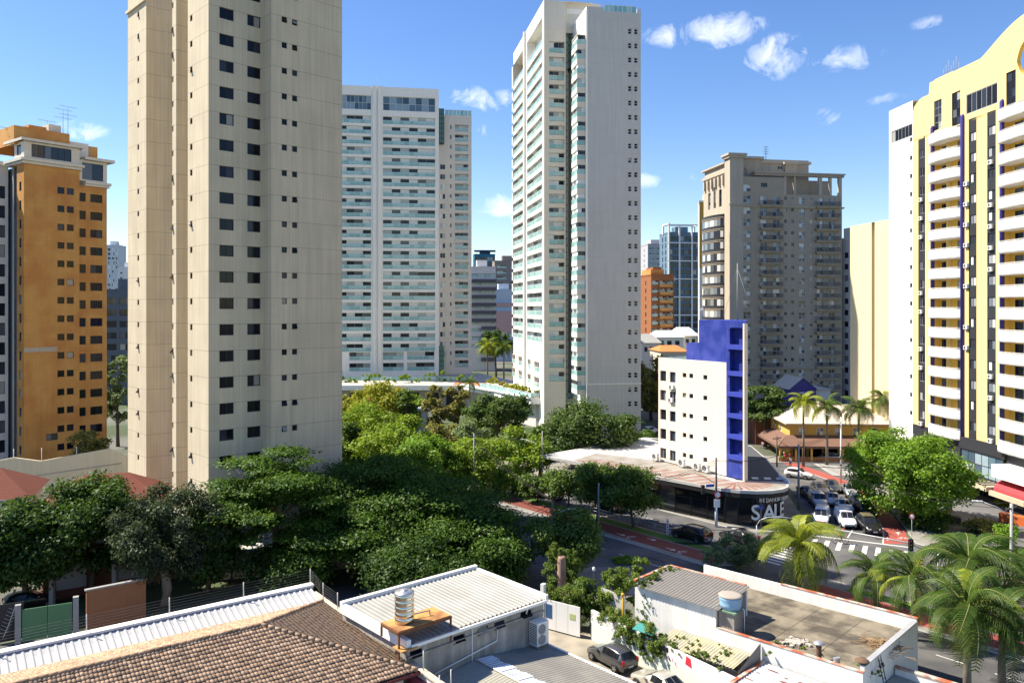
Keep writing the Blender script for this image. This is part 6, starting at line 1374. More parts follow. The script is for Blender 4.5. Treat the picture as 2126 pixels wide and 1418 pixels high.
# ---------------------------------------------------------------- trees, palms, creepers
def leaves_mesh(name, P, Nn, size, m, rng, aspect=.55, m2=None, frac=0.0):
    """one diamond leaf per point P with normal Nn"""
    n = len(P); a = rng.normal(size=(n, 3)); t = np.cross(Nn, a); t /= np.linalg.norm(t, axis=1)[:, None]+1e-9; b = np.cross(Nn, t)
    s = size*rng.uniform(.65, 1.35, n)[:, None]; w = s*aspect; fold = Nn*s*rng.uniform(-.18, .18, n)[:, None]
    V = np.stack([P-t*s*.5, P+b*w*.5+fold, P+t*s*.5-Nn*s*.12, P-b*w*.5+fold], 1).reshape(-1, 3).astype(np.float32)
    me = bpy.data.meshes.new(name); me.vertices.add(4*n); me.vertices.foreach_set('co', V.ravel()); me.loops.add(4*n)
    me.loops.foreach_set('vertex_index', np.arange(4*n, dtype=np.int32)); me.polygons.add(n)
    me.polygons.foreach_set('loop_start', np.arange(0, 4*n, 4, dtype=np.int32)); me.polygons.foreach_set('loop_total', np.full(n, 4, dtype=np.int32))
    me.materials.append(m)
    if m2: me.materials.append(m2); me.polygons.foreach_set('material_index', (rng.random(n) < frac).astype(np.int32))
    me.update(); me.validate(); return me
def clump_leaves(rng, centers, radii, n, flat, up=.55):
    w = np.asarray(radii)**2; k = rng.choice(len(centers), n, p=w/w.sum()); d = rng.normal(size=(n, 3)); d /= np.linalg.norm(d, axis=1)[:, None]
    d[:, 2] = np.where((d[:, 2] < 0) & (rng.random(n) < .55), -d[:, 2], d[:, 2])
    r = rng.random(n)**.38; r = r*np.asarray(radii)[k]*rng.uniform(.6, 1.3, n)
    P = np.asarray(centers)[k]+d*r[:, None]*np.array([1, 1, flat]); N = d*.55+np.array([0, 0, up])+rng.normal(size=(n, 3))*.42; N /= np.linalg.norm(N, axis=1)[:, None]
    return P, N
BARK = mat('bark', (.10, .075, .055), .95, .3, 3, bump=.4); BARK_PALE = mat('pale_bark', (.24, .20, .16), .95, .25, 3, bump=.4)
LEAF = {
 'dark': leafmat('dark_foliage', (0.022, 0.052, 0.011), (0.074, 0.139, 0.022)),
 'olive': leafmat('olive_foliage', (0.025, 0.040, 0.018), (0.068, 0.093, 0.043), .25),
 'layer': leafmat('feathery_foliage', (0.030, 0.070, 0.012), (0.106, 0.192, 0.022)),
 'mid': leafmat('green_foliage', (0.043, 0.094, 0.017), (0.145, 0.217, 0.043)),
 'glossy': leafmat('glossy_foliage', (0.033, 0.076, 0.018), (0.117, 0.173, 0.045)),
 'bright': leafmat('bright_foliage', (0.109, 0.203, 0.017), (0.275, 0.362, 0.043)),
 'lime': leafmat('lime_foliage', (0.084, 0.180, 0.014), (0.204, 0.336, 0.036)),
 'yellow': leafmat('yellow_green_foliage', (0.149, 0.189, 0.020), (0.365, 0.365, 0.041), .35, ((.45, .13, .05), .66)),
 'ochre': leafmat('ochre_foliage', (0.135, 0.149, 0.041), (0.297, 0.270, 0.081)),
 'pale': leafmat('pale_foliage', (0.102, 0.160, 0.072), (0.246, 0.304, 0.145)),
 'vine': leafmat('creeper_foliage', (0.060, 0.120, 0.018), (0.180, 0.240, 0.042), .35, ((.40, .26, .42), .74)),
 'palm': leafmat('palm_foliage', (0.027, 0.068, 0.011), (0.086, 0.135, 0.022), .3),
 'palmy': leafmat('yellowing_palm', (0.125, 0.187, 0.018), (0.325, 0.350, 0.038), .35),
}
def trunk_mesh(rng, h, r0, targets, base=(0, 0), m=BARK, fork=.5):
    mb = MB(); top = Vector((rng.normal()*.25, rng.normal()*.25, h*fork)); b0 = Vector((0, 0, 0))
    mb.path([b0, (top*.35)+Vector((rng.normal()*.12, rng.normal()*.12, 0)), top*.75, top], [r0*1.25, r0, r0*.85, r0*.75], 8)
    for t in targets:
        t = Vector(t); q = top+(t-top)*.45+Vector((rng.normal()*.3, rng.normal()*.3, (t-top).length*.10)); mb.path([top*.97, q, t], [r0*.55, r0*.32, r0*.08], 6)
        for k in range(2):
            e = q+(t-q)*.3+Vector((rng.normal(), rng.normal(), abs(rng.normal())*.7))*max(.5, r0*4); mb.path([q, e], [r0*.2, r0*.05], 4)
    return mb.mesh('trunk', [m])
SEED = [100]
def tree(name, label, px, pt, pb, wpx, d, kind, n=9000, leaf=.32, nc=26, cr=.34, flat=.8, layers=False, group=None, bark=BARK, depth=None, trunk=.28, shell=.75, cat='tree', base=None):
    SEED[0] += 1; rng = np.random.default_rng(SEED[0])
    x = (px-CX)/FPX*d; zt, zb = zat(pt, d), max(zat(pb, d), .2); rx = wpx/2*d/FPX; ry = rx if depth is None else depth/2; rz = (zt-zb)/2; zc = (zt+zb)/2
    root = thing(name, label, cat, (x, d, 0), rng.uniform(0, .5) if depth is None else 0, group); C = []; Rr = []
    rm = min(rx, ry)
    for i in range(nc):
        v = rng.normal(size=3); v /= np.linalg.norm(v); rad = shell+(1-shell)*rng.random() if rng.random() < .8 else rng.random()*.6
        r_ = cr*rng.uniform(.65, 1.25); k = max(.2, 1-r_*.75)
        c = np.array([v[0]*rx*k*rad, v[1]*ry*k*rad, zc+v[2]*rz*k*rad])
        if layers: c[2] = zb+(zt-zb)*(.15+.8*(1-(c[0]/rx)**2*.8-(c[1]/ry)**2*.8)*rng.uniform(.35, 1.0)) ; c[2] = min(max(c[2], zb), zt-.3)
        C.append(c); Rr.append(r_*rm)
    if layers: Rr = [q*1.25 for q in Rr]
    P, N = clump_leaves(rng, np.array(C), np.array(Rr), n, flat, .9 if layers else .5)
    P[:, 2] = np.maximum(P[:, 2], .15)
    link('crown', leaves_mesh('crown', P, N, leaf, LEAF[kind], rng), root)
    if trunk: link('trunk', trunk_mesh(rng, zc, trunk, [C[i] for i in range(0, len(C), max(1, len(C)//7))], m=bark, fork=.62 if not layers else .8), root)
    return root
TG = 'dark street trees in the tower shadow'
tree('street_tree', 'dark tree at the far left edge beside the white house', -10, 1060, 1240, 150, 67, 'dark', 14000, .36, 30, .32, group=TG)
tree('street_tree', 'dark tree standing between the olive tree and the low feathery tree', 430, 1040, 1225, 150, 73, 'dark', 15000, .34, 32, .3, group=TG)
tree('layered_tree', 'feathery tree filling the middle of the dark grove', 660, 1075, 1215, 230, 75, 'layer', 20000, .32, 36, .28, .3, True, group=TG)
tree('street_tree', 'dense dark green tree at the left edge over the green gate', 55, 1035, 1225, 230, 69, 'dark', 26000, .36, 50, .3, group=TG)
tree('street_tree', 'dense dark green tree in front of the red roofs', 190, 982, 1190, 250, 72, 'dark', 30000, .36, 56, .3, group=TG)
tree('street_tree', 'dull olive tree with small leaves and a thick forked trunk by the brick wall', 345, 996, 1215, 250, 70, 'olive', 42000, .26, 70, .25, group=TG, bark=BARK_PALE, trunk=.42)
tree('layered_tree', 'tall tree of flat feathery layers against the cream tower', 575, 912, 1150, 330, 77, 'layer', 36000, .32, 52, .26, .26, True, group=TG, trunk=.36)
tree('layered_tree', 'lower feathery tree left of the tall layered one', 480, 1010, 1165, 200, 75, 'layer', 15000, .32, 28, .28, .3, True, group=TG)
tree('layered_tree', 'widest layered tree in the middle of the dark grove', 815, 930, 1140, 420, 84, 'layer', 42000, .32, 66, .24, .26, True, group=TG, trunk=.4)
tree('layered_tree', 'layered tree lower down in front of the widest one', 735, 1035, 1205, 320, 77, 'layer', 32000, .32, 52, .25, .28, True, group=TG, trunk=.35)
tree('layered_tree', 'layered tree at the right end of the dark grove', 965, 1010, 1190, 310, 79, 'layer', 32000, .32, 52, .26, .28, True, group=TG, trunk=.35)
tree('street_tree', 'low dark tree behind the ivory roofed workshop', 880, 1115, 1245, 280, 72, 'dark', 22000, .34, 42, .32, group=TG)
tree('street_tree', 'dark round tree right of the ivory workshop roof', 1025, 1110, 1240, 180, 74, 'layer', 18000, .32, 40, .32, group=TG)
tree('shrub', 'dark bushy shrubs against the garden wall of the cream tower', 585, 1150, 1230, 230, 73, 'dark', 8000, .3, 22, .3, trunk=.1, cat='shrub')
tree('sunlit_tree', 'half sunlit tree leaning over the near lane of the avenue', 1175, 1042, 1195, 180, 76, 'mid', 15000, .30, 36, .28, trunk=.25)
tree('median_tree', 'neat street tree with a slim trunk on the avenue median', 1315, 960, 1075, 155, 94, 'mid', 12000, .36, 40, .3, trunk=.16, group='trees on the avenue median')
tree('median_tree', 'wide low street tree beside the left end of the shop roof', 1180, 975, 1035, 130, 103, 'mid', 6000, .38, 22, .32, trunk=.15, group='trees on the avenue median')
tree('median_tree', 'fuller street tree hiding the left half of the shop roof', 1240, 958, 1055, 140, 97, 'mid', 10000, .36, 40, .28, trunk=.16, group='trees on the avenue median')
tree('median_tree', 'small street tree next to the clipped round bush', 1118, 978, 1035, 90, 106, 'mid', 5000, .38, 24, .3, trunk=.14, group='trees on the avenue median')
tree('round_bush', 'round clipped bright bush under the lamp post left of the shop', 1062, 978, 1040, 95, 110, 'bright', 5000, .38, 20, .34, trunk=.12, cat='bush')
tree('broad_tree', 'broad glossy dark tree in front of the blank grey end wall', 1225, 826, 985, 225, 128, 'glossy', 20000, .5, 64, .24, trunk=.35)
GT = 'garden trees below the white towers'
tree('garden_tree', 'dense rounded green tree left of the podium corner', 1038, 803, 912, 155, 140, 'glossy', 10000, .55, 38, .27, group=GT)
tree('garden_tree', 'olive yellow fluffy tree in front of the terracotta deck', 905, 790, 905, 65, 150, 'ochre', 5000, .5, 26, .3, group=GT)
tree('garden_tree', 'second olive yellow fluffy tree beside the first', 950, 786, 890, 60, 152, 'ochre', 5000, .5, 26, .3, group=GT)
tree('garden_tree', 'yellow green flowering tree touched with orange near the cream tower', 795, 790, 890, 150, 150, 'yellow', 9000, .5, 40, .26, group=GT)
tree('garden_tree', 'bright lime tree filling the gap next to the cream tower', 770, 838, 935, 170, 140, 'bright', 9000, .5, 40, .27, group=GT)
tree('garden_tree', 'dark green tree touching the cream tower edge', 725, 862, 985, 90, 125, 'mid', 7000, .5, 28, .3, group=GT)
tree('garden_tree', 'dull green tree right of the flowering tree', 850, 800, 900, 70, 146, 'mid', 5000, .5, 26, .3, group=GT)
tree('garden_tree', 'yellow green tree just above the dark grove', 800, 890, 960, 160, 118, 'bright', 7000, .45, 30, .28, group=GT)
tree('garden_tree', 'ragged ochre tree below the pool terrace', 925, 865, 950, 110, 132, 'ochre', 6000, .45, 30, .28, group=GT)
tree('garden_tree', 'yellow green tree in front of the dense rounded one', 1070, 882, 1000, 150, 118, 'bright', 9000, .45, 38, .27, group=GT)
tree('garden_tree', 'grey green tree between ochre and dense rounded trees', 975, 868, 950, 100, 126, 'pale', 5500, .45, 28, .28, group=GT)
tree('garden_tree', 'bright tree standing over the slip road left of the clipped bush', 985, 905, 1020, 170, 112, 'bright', 11000, .45, 44, .26, group=GT)
tree('garden_tree', 'lime green tree at the back of the dark grove', 890, 905, 1010, 180, 108, 'lime', 11000, .42, 44, .26, group=GT)
tree('garden_tree', 'green tree against the foot of the pale podium wall', 1120, 872, 985, 110, 122, 'mid', 7000, .45, 32, .28, group=GT)
tree('garden_tree', 'yellow green tree between the pool terrace and the lime tree', 845, 860, 965, 130, 124, 'bright', 8000, .45, 36, .27, group=GT)
tree('garden_tree', 'green tree under the terracotta deck corner', 1000, 835, 930, 110, 146, 'mid', 6000, .5, 30, .28, group=GT)
tree('garden_tree', 'orange flecked yellow tree in front of the wide tower podium', 735, 805, 890, 90, 152, 'yellow', 6000, .5, 30, .28, group=GT)
tree('garden_tree', 'low green tree in front of the podium windows', 870, 815, 895, 90, 165, 'bright', 5000, .5, 26, .3, group=GT)
tree('tall_tree', 'tall ochre topped tree behind the white five storey block', 1352, 722, 890, 90, 185, 'ochre', 9000, .7, 36, .3, trunk=.4)
tree('tall_tree', 'dark wide tree further back behind the five storey block', 1395, 735, 880, 90, 200, 'glossy', 7000, .75, 30, .32, trunk=.4)
tree('round_bush', 'round green bush at the foot of the grey end wall', 1348, 888, 935, 60, 140, 'mid', 3000, .4, 16, .36, trunk=.1, cat='bush')
tree('spreading_tree', 'dark spreading tree between the cobalt stair tower and the gabled house', 1588, 778, 905, 115, 150, 'glossy', 9000, .55, 34, .27, .4, True, trunk=.35)
tree('plaza_tree', 'large bright green tree covering the foot of the yellow tower', 1878, 888, 1085, 285, 98, 'lime', 44000, .36, 95, .21, .75, trunk=.34, bark=BARK_PALE)
tree('garden_tree', 'feathery tree in the gap between orange block and cream tower', 245, 715, 905, 75, 150, 'pale', 7000, .5, 34, .28, trunk=.3, group=GT)
tree('garden_tree', 'small sunlit tree at the foot of the orange block', 180, 893, 962, 98, 112, 'ochre', 6000, .36, 26, .3, trunk=.14, group=GT)
tree('garden_tree', 'dark trees far behind beside the charcoal banded block', 1030, 672, 745, 75, 280, 'dark', 5000, .9, 24, .32, trunk=.4, group=GT)
tree('garden_tree', 'dark bush line below the orange brick tower', 1350, 700, 735, 60, 240, 'dark', 2500, .7, 16, .34, trunk=.2, group=GT)
tree('garden_tree', 'green tree between the low houses and the cobalt stair tower', 1405, 716, 770, 70, 215, 'mid', 4000, .7, 22, .32, trunk=.3, group=GT)
SG = 'small trees along the near pavement'
tree('small_tree', 'sparse pale leaved tree behind the shed at the crossing', 1532, 1108, 1195, 125, 80, 'pale', 9000, .24, 44, .2, trunk=.1, group=SG)
tree('small_tree', 'little sparse tree left of the sparse pale one', 1478, 1138, 1195, 66, 77, 'pale', 3200, .22, 18, .22, trunk=.08, group=SG)
tree('shrub', 'brownish rounded shrub on the lawn at the right', 2045, 1085, 1140, 90, 92, 'ochre', 4000, .3, 22, .3, trunk=.08, cat='shrub')
tree('shrub', 'pale lime shrub at the right beside the lamp pole', 2090, 1090, 1160, 75, 86, 'lime', 4000, .3, 22, .3, trunk=.08, cat='shrub')
tree('shrub', 'dark shrubs on the lawn behind the right hand palms', 2110, 1140, 1215, 70, 80, 'mid', 4000, .3, 20, .32, trunk=.08, cat='shrub')
tree('small_tree', 'yellow leaved small tree before the dark shopfront', 2085, 1035, 1075, 40, 104, 'yellow', 1800, .3, 14, .32, trunk=.09, group=SG)
tree('shrub', 'low dark hedge under the large bright tree', 1925, 1070, 1112, 120, 94, 'dark', 4500, .3, 20, .3, trunk=.06, cat='shrub')
tree('yard_bush', 'tall sunlit bush in the yard left of the white shed', 1290, 1168, 1290, 110, 64, 'vine', 11000, .2, 44, .2, trunk=.08, cat='bush')
tree('yard_bush', 'darker bush around the black lamp post in the yard', 1225, 1195, 1275, 90, 65, 'mid', 7000, .2, 30, .24, trunk=.06, cat='bush')
tree('yard_bush', 'thin upright bush behind the tall sunlit yard bush', 1330, 1150, 1215, 50, 68, 'vine', 3000, .2, 18, .25, trunk=.06, cat='bush')
tree('yard_bush', 'bright low hedge at the avenue kerb beyond the yard', 1295, 1168, 1192, 60, 82, 'lime', 2200, .2, 16, .3, trunk=.05, cat='bush')

def creeper(label, pts, n, leaf=.17, kind='vine'):
    """leaves spread over a row of clumps, given as points with radii, some of them hanging"""
    SEED[0] += 1; rng = np.random.default_rng(SEED[0]); pts = [(q[0]+rng.normal()*q[3]*.7, q[1]+rng.normal()*q[3]*.7, max(.1, q[2]+rng.normal()*q[3]*.7-.25*q[3]), q[3]*rng.uniform(.25, .75)) for q in pts for _ in range(4)]
    P, N = clump_leaves(rng, np.array([p[:3] for p in pts]), np.array([p[3] for p in pts]), n, .9, .4)
    o = link('creeper', leaves_mesh('creeper', P, N, leaf, LEAF[kind], rng)); return tag(o, label, 'creeper')
def along(a, c, k, z, r, jit, rng): return [(*(Vector(a)+(Vector(c)-Vector(a))*((i+rng.random())/k)+Vector((rng.normal(), rng.normal()))*jit*.4), z+rng.normal()*jit, r*rng.uniform(.6, 1.3)) for i in range(k)]
rng0 = np.random.default_rng(5)
xs, ys = G(1166, 1200, 2.5)
creeper('flowering creeper smothering the brick stump', [(xs+rng0.normal()*.8, ys+rng0.normal()*.5, 2.2+rng0.random()*3.0, .55*rng0.uniform(.7, 1.2)) for k in range(24)], 18000, .13)
creeper('flowering creeper spilling over the gate into the yard', along((3.2, 65.6), (6.6, 63.2), 22, 2.7, .6, .45, rng0)+along((4.6, 65.2), (7.4, 63.4), 14, 1.9, .6, .5, rng0), 20000, .13)
wp = lambda u, off=0: (6.2+.57*u+.82*off, 62.6-.82*u+.57*off)
creeper('creeper hanging over the yard wall above the parked cars', along(wp(2.0, .3), wp(8.2, .3), 34, 2.4, .5, .22, rng0)+along(wp(3.0, -.12), wp(8.0, -.12), 26, 1.8, .3, .3, rng0)+along(wp(8, .3), wp(13, .4), 18, 2.25, .22, .15, rng0), 26000, .12)
Rw = Matrix.Rotation(W_A, 3, 'Z')
def wl(x, y, z): p = Vector((W_O[0], W_O[1], 0))+Rw @ Vector((x, y, z)); return (p.x, p.y, p.z)
creeper('green weeds growing on the left end of the shed roof', [(*wl(.2+abs(rng0.normal())*.6, rng0.uniform(-.2, 4.2), 5.2), .3*rng0.uniform(.5, 1.2)) for k in range(26)], 3500, .14)
creeper('creeper trailing across the yellowed lean-to roof', [(*wl(rng0.uniform(4.2, 8.6), rng0.uniform(-2.4, -.6), 2.42), .26*rng0.uniform(.4, 1.1)) for k in range(22)], 2600, .13)
creeper('thin ivy stains climbing the left corner of the long white wall', [(*wl(rng0.uniform(.02, 1.6), -.03, rng0.uniform(1.6, 4.6)), .2*rng0.uniform(.3, .9)) for k in range(26)], 900, .11, 'mid')
creeper('weeds around the rubble on the concrete deck', [(*G(1655+rng0.normal()*30, 1345+rng0.normal()*8, 3.1), 3.12, .18*rng0.uniform(.5, 1.2)) for k in range(14)], 900, .12)
creeper('weeds beside the right end wall of the deck', [(*G(1800+rng0.normal()*14, 1385+rng0.normal()*10, 3.1), 3.2, .2*rng0.uniform(.5, 1.3)) for k in range(12)], 900, .12)
creeper('row of planter shrubs on the wide tower terrace', [(-75+2.1*k+rng0.normal()*.5, 209+rng0.normal()*.7, 7.0+rng0.random()*1.3, .9*rng0.uniform(.5, 1.4)) for k in range(30)], 5500, .5, 'bright')
creeper('planter shrubs along the slanted podium edge of the tallest tower', [(-5.5+.42*k+rng0.normal()*.2, 199-1.0*k, 7.5+rng0.random()*.9, .75*rng0.uniform(.4, 1.2)) for k in range(24)], 3600, .42, 'yellow')
creeper('potted shrubs on the front terrace of the tallest tower', [(5.5+.55*k, 173.6+rng0.normal()*.3, 7.2+rng0.random()*.8, .6*rng0.uniform(.4, 1.2)) for k in range(18)], 2600, .38, 'mid')

def frond_mesh(seed, L=3.2, m=None, droop=1.0, n=34, wl_=.90):
    rng = np.random.default_rng(seed); mb = MB(); pts = []
    for i in range(13):
        t = i/12; pts.append(Vector((L*t*(1-.18*t*droop), 0, L*(.30*t-.62*droop*t*t*t)-.0)))
    mb.path(pts, [.05*(1-.85*i/12)+.006 for i in range(13)], 5, 0)
    def P(t): f = t*12; i = min(int(f), 11); return pts[i].lerp(pts[i+1], f-i)
    for i in range(n):
        t = .10+.89*i/(n-1); p = P(t); fw = (P(min(1, t+.03))-P(max(0, t-.03))).normalized(); ln = wl_*math.sin(math.pi*(.12+.83*t))**.6*rng.uniform(.85, 1.1)
        for s in (-1, 1):
            side = Vector((0, s, 0)); out = (side*.86+fw*.5+Vector((0, 0, .18-.1*droop))).normalized(); q1 = p+out*ln*.55; q2 = p+out*ln*.93-Vector((0, 0, ln*(.42+.35*rng.random())*droop)); w = fw*.029
            mb.face([p-w, p+w, q1+w*1.1, q1-w*1.1], 1); mb.face([q1-w*1.1, q1+w*1.1, q2], 1)
    return mb.mesh('frond', [mat('palm_rib', (.16, .17, .05), .7, .1), m])
FRONDS = {k: [frond_mesh(10+i, 3.2, LEAF[k], dr) for i, dr in enumerate((.75, 1.0, 1.3))] for k in ('palm', 'palmy')}
PTRUNK = mat('palm_trunk', (.20, .17, .135), .95, .2, 2, joints=(.16, .035, 0, .7))
def palm(label, px, py, d, size, nf=15, kind='palm', yellow=.2, lean=0, group=None):
    SEED[0] += 1; rr = random.Random(SEED[0]); x = (px-CX)/FPX*d; z = zat(py, d); root = thing('palm_tree', label, 'palm', (x-lean, d, 0), 0, group)
    mb = MB(); mb.path([(0, 0, 0), (lean*.3, 0, z*.4), (lean*.7, 0, z*.75), (lean, 0, z-.1)], [.24*size, .19*size, .16*size, .14*size], 10); mb.build('trunk', PTRUNK, root)
    mb = MB(); mb.path([(lean, 0, z-.75*size), (lean, 0, z+.25*size)], [.15*size, .09*size], 8); mb.build('crownshaft', mat('crownshaft', (.14, .20, .05), .6, .15), root)
    nf = int(nf*1.4)
    for k in range(nf):
        a = k*2.399+rr.uniform(-.25, .25); t = k/(nf-1); el = math.radians(72-98*t**.8+rr.uniform(-8, 8))
        me = rr.choice(FRONDS['palmy' if (rr.random() < yellow or t > .9 and rr.random() < .6) else kind]); o = link('frond', me, root, (lean, 0, z)); o.rotation_euler = (rr.uniform(-.35, .35), -el+.15, a); o.rotation_mode = 'XYZ'
        sc_ = size*rr.uniform(.88, 1.1); o.scale = (sc_, sc_, sc_)
    return root
PG = 'palms beside the flat roofed building'
palm('bright yellow green palm behind the parapet nearest the crossing', 1656, 1132, 73.5, 1.50, 18, 'palmy', .75, group=PG)
palm('green palm with drooping yellow lower fronds right of the first palm', 1818, 1195, 68.5, 1.15, 14, 'palm', .25, group=PG)
palm('arching palm between the drooping one and the tallest palms', 1898, 1200, 62.5, 1.22, 12, 'palm', .05, group=PG)
palm('tall dark palm with upright spiky young fronds at the right', 2012, 1172, 60.5, 1.40, 16, 'palm', .03, group=PG)
palm('largest dark palm overlapping the end wall of the flat roof', 2008, 1262, 52.5, 1.22, 15, 'palm', .04, group=PG)
palm('dark palm at the lower right corner', 2080, 1290, 54, 1.22, 14, 'palm', .06, group=PG)
palm('palm cut by the right edge of the picture', 2135, 1215, 62, 1.22, 13, 'palm', .08, group=PG)
RG = 'slim palms in front of the restaurant'
palm('yellowish slim palm left of the restaurant roof ridge', 1668, 838, 131, 1.0, 13, 'palmy', .5, group=RG)
palm('tallest slim palm in front of the beige hip roof', 1717, 846, 132.5, 1.12, 13, 'palm', .1, group=RG)
palm('slim palm at the middle right of the beige hip roof', 1783, 852, 133.5, 1.12, 13, 'palm', .12, group=RG)
palm('slim palm beside the white edge of the yellow tower', 1836, 826, 140, 1.15, 13, 'palm', .1, group=RG)
FG = 'far garden palms'
palm('left one of two far garden palms by the charcoal banded block', 1012, 722, 262, 1.5, 11, 'palmy', .4, group=FG)
palm('right one of two far garden palms by the charcoal banded block', 1046, 722, 258, 1.5, 11, 'palm', .3, group=FG)
palm('small palm on the podium terrace beside the white kerb', 975, 795, 190, 1.0, 10, 'palm', .1, group=FG)
# ---------------------------------------------------------------- vehicles
TYRE = mat('tyre_rubber', (.018, .018, .019), .85, .1); RIM = mat('alloy_rim', (.45, .45, .46), .35, .08, metal=.8); CARGLASS = glass('car_glass', [(.5, (.010, .012, .015)), (1, (.018, .02, .024))], .05, .5)
TRIM = mat('black_trim', (.015, .015, .016), .6, .1); RED_L = mat('tail_light_red', (.40, .012, .012), .25, .1, spec=.5); LAMP = mat('headlight_clear', (.62, .64, .66), .15, .05, spec=.5); PLATE = mat('number_plate', (.55, .56, .58), .5, .1)
def paint(name, c, metal=.0, rough=.28):
    m = mat('paint_'+name, c, rough, .03, 2.0, spec=.5, metal=metal); m.node_tree.nodes['Principled BSDF'].inputs['Coat Weight'].default_value = .6; m.node_tree.nodes['Principled BSDF'].inputs['Coat Roughness'].default_value = .06; return m
# stations: (x, z_belt, z_roof, half width at belt, half width at roof); collapsed greenhouse where roof is just above the belt
SHAPES = {
 'hatch': dict(L=4.0, W=.85, wb=(.72, 3.2), r=.31, zb=.22, st=[(0, .58, .62, .62, .5), (.12, .68, .74, .76, .6), (.95, .92, .97, .84, .66), (1.12, .95, 1.02, .85, .68), (1.85, .98, 1.46, .85, .62), (2.25, .99, 1.52, .85, .62), (3.05, 1.01, 1.49, .85, .61), (3.55, 1.04, 1.40, .84, .57), (3.92, 1.03, 1.10, .80, .62), (4.0, .75, .80, .74, .6)], ws=(3, 4), rw=(7, 8), side=(4, 7), post=(5, 6)),
 'sedan': dict(L=4.5, W=.87, wb=(.80, 3.45), r=.32, zb=.22, st=[(0, .55, .59, .62, .5), (.14, .66, .72, .78, .6), (1.15, .90, .94, .85, .68), (1.32, .92, .98, .86, .69), (2.05, .95, 1.38, .86, .60), (2.5, .96, 1.44, .86, .60), (3.1, .97, 1.40, .86, .59), (3.75, 1.0, 1.06, .85, .66), (4.36, .98, 1.02, .80, .66), (4.5, .7, .74, .74, .6)], ws=(3, 4), rw=(6, 7), side=(4, 6), post=(5, 5)),
 'suv': dict(L=4.6, W=.93, wb=(.85, 3.6), r=.37, zb=.30, st=[(0, .75, .80, .70, .55), (.12, .92, .98, .85, .68), (1.0, 1.10, 1.15, .92, .74), (1.2, 1.13, 1.19, .93, .76), (1.75, 1.16, 1.66, .93, .70), (2.2, 1.17, 1.74, .93, .70), (3.6, 1.19, 1.72, .93, .69), (4.25, 1.20, 1.62, .92, .66), (4.5, 1.17, 1.24, .88, .72), (4.6, .85, .90, .82, .66)], ws=(3, 4), rw=(7, 8), side=(4, 7), post=(5, 6)),
 'van': dict(L=4.4, W=.88, wb=(.78, 3.5), r=.31, zb=.24, st=[(0, .62, .67, .66, .52), (.12, .80, .87, .80, .64), (.85, 1.02, 1.08, .87, .70), (1.0, 1.06, 1.14, .88, .72), (1.65, 1.10, 1.74, .88, .70), (2.0, 1.12, 1.84, .88, .72), (3.4, 1.13, 1.85, .88, .72), (4.2, 1.13, 1.82, .88, .72), (4.37, 1.10, 1.70, .86, .70), (4.4, .75, .85, .82, .66)], ws=(3, 4), rw=(8, 9), side=(4, 5), post=(5, 5)),
 'pickup': dict(L=5.0, W=.92, wb=(.9, 3.9), r=.37, zb=.32, st=[(0, .75, .80, .70, .55), (.12, .92, .98, .85, .68), (1.1, 1.08, 1.13, .91, .74), (1.3, 1.10, 1.16, .92, .76), (1.9, 1.13, 1.60, .92, .68), (2.3, 1.14, 1.70, .92, .68), (3.05, 1.15, 1.68, .92, .67), (3.3, 1.14, 1.20, .92, .76), (4.85, 1.10, 1.14, .90, .78), (5.0, .75, .8, .86, .7)], ws=(3, 4), rw=(6, 7), side=(4, 6), post=(5, 5)),
}
WHEEL = {}
def wheel_mesh(r):
    if r in WHEEL: return WHEEL[r]
    t = MB(); t.T = Matrix.Rotation(math.pi/2, 4, 'X'); t.lathe([(r*.66, -.10), (r*.93, -.10), (r, -.06), (r, .06), (r*.93, .10), (r*.66, .10)], n=22)
    h = MB(); h.T = Matrix.Rotation(math.pi/2, 4, 'X'); h.lathe([(r*.68, .085), (r*.66, .1), (r*.56, .095), (r*.5, .075), (.0, .08)], n=22); h.T = None
    for k in range(5):
        a = k*1.2566; h.T = Matrix.Rotation(a, 4, 'Y'); h.box(r*.1, r*.62, -.11, -.078, -.035, .035)
    WHEEL[r] = (t.mesh('wheel', [TYRE]), h.mesh('rim', [RIM])); return WHEEL[r]
CARS = {}
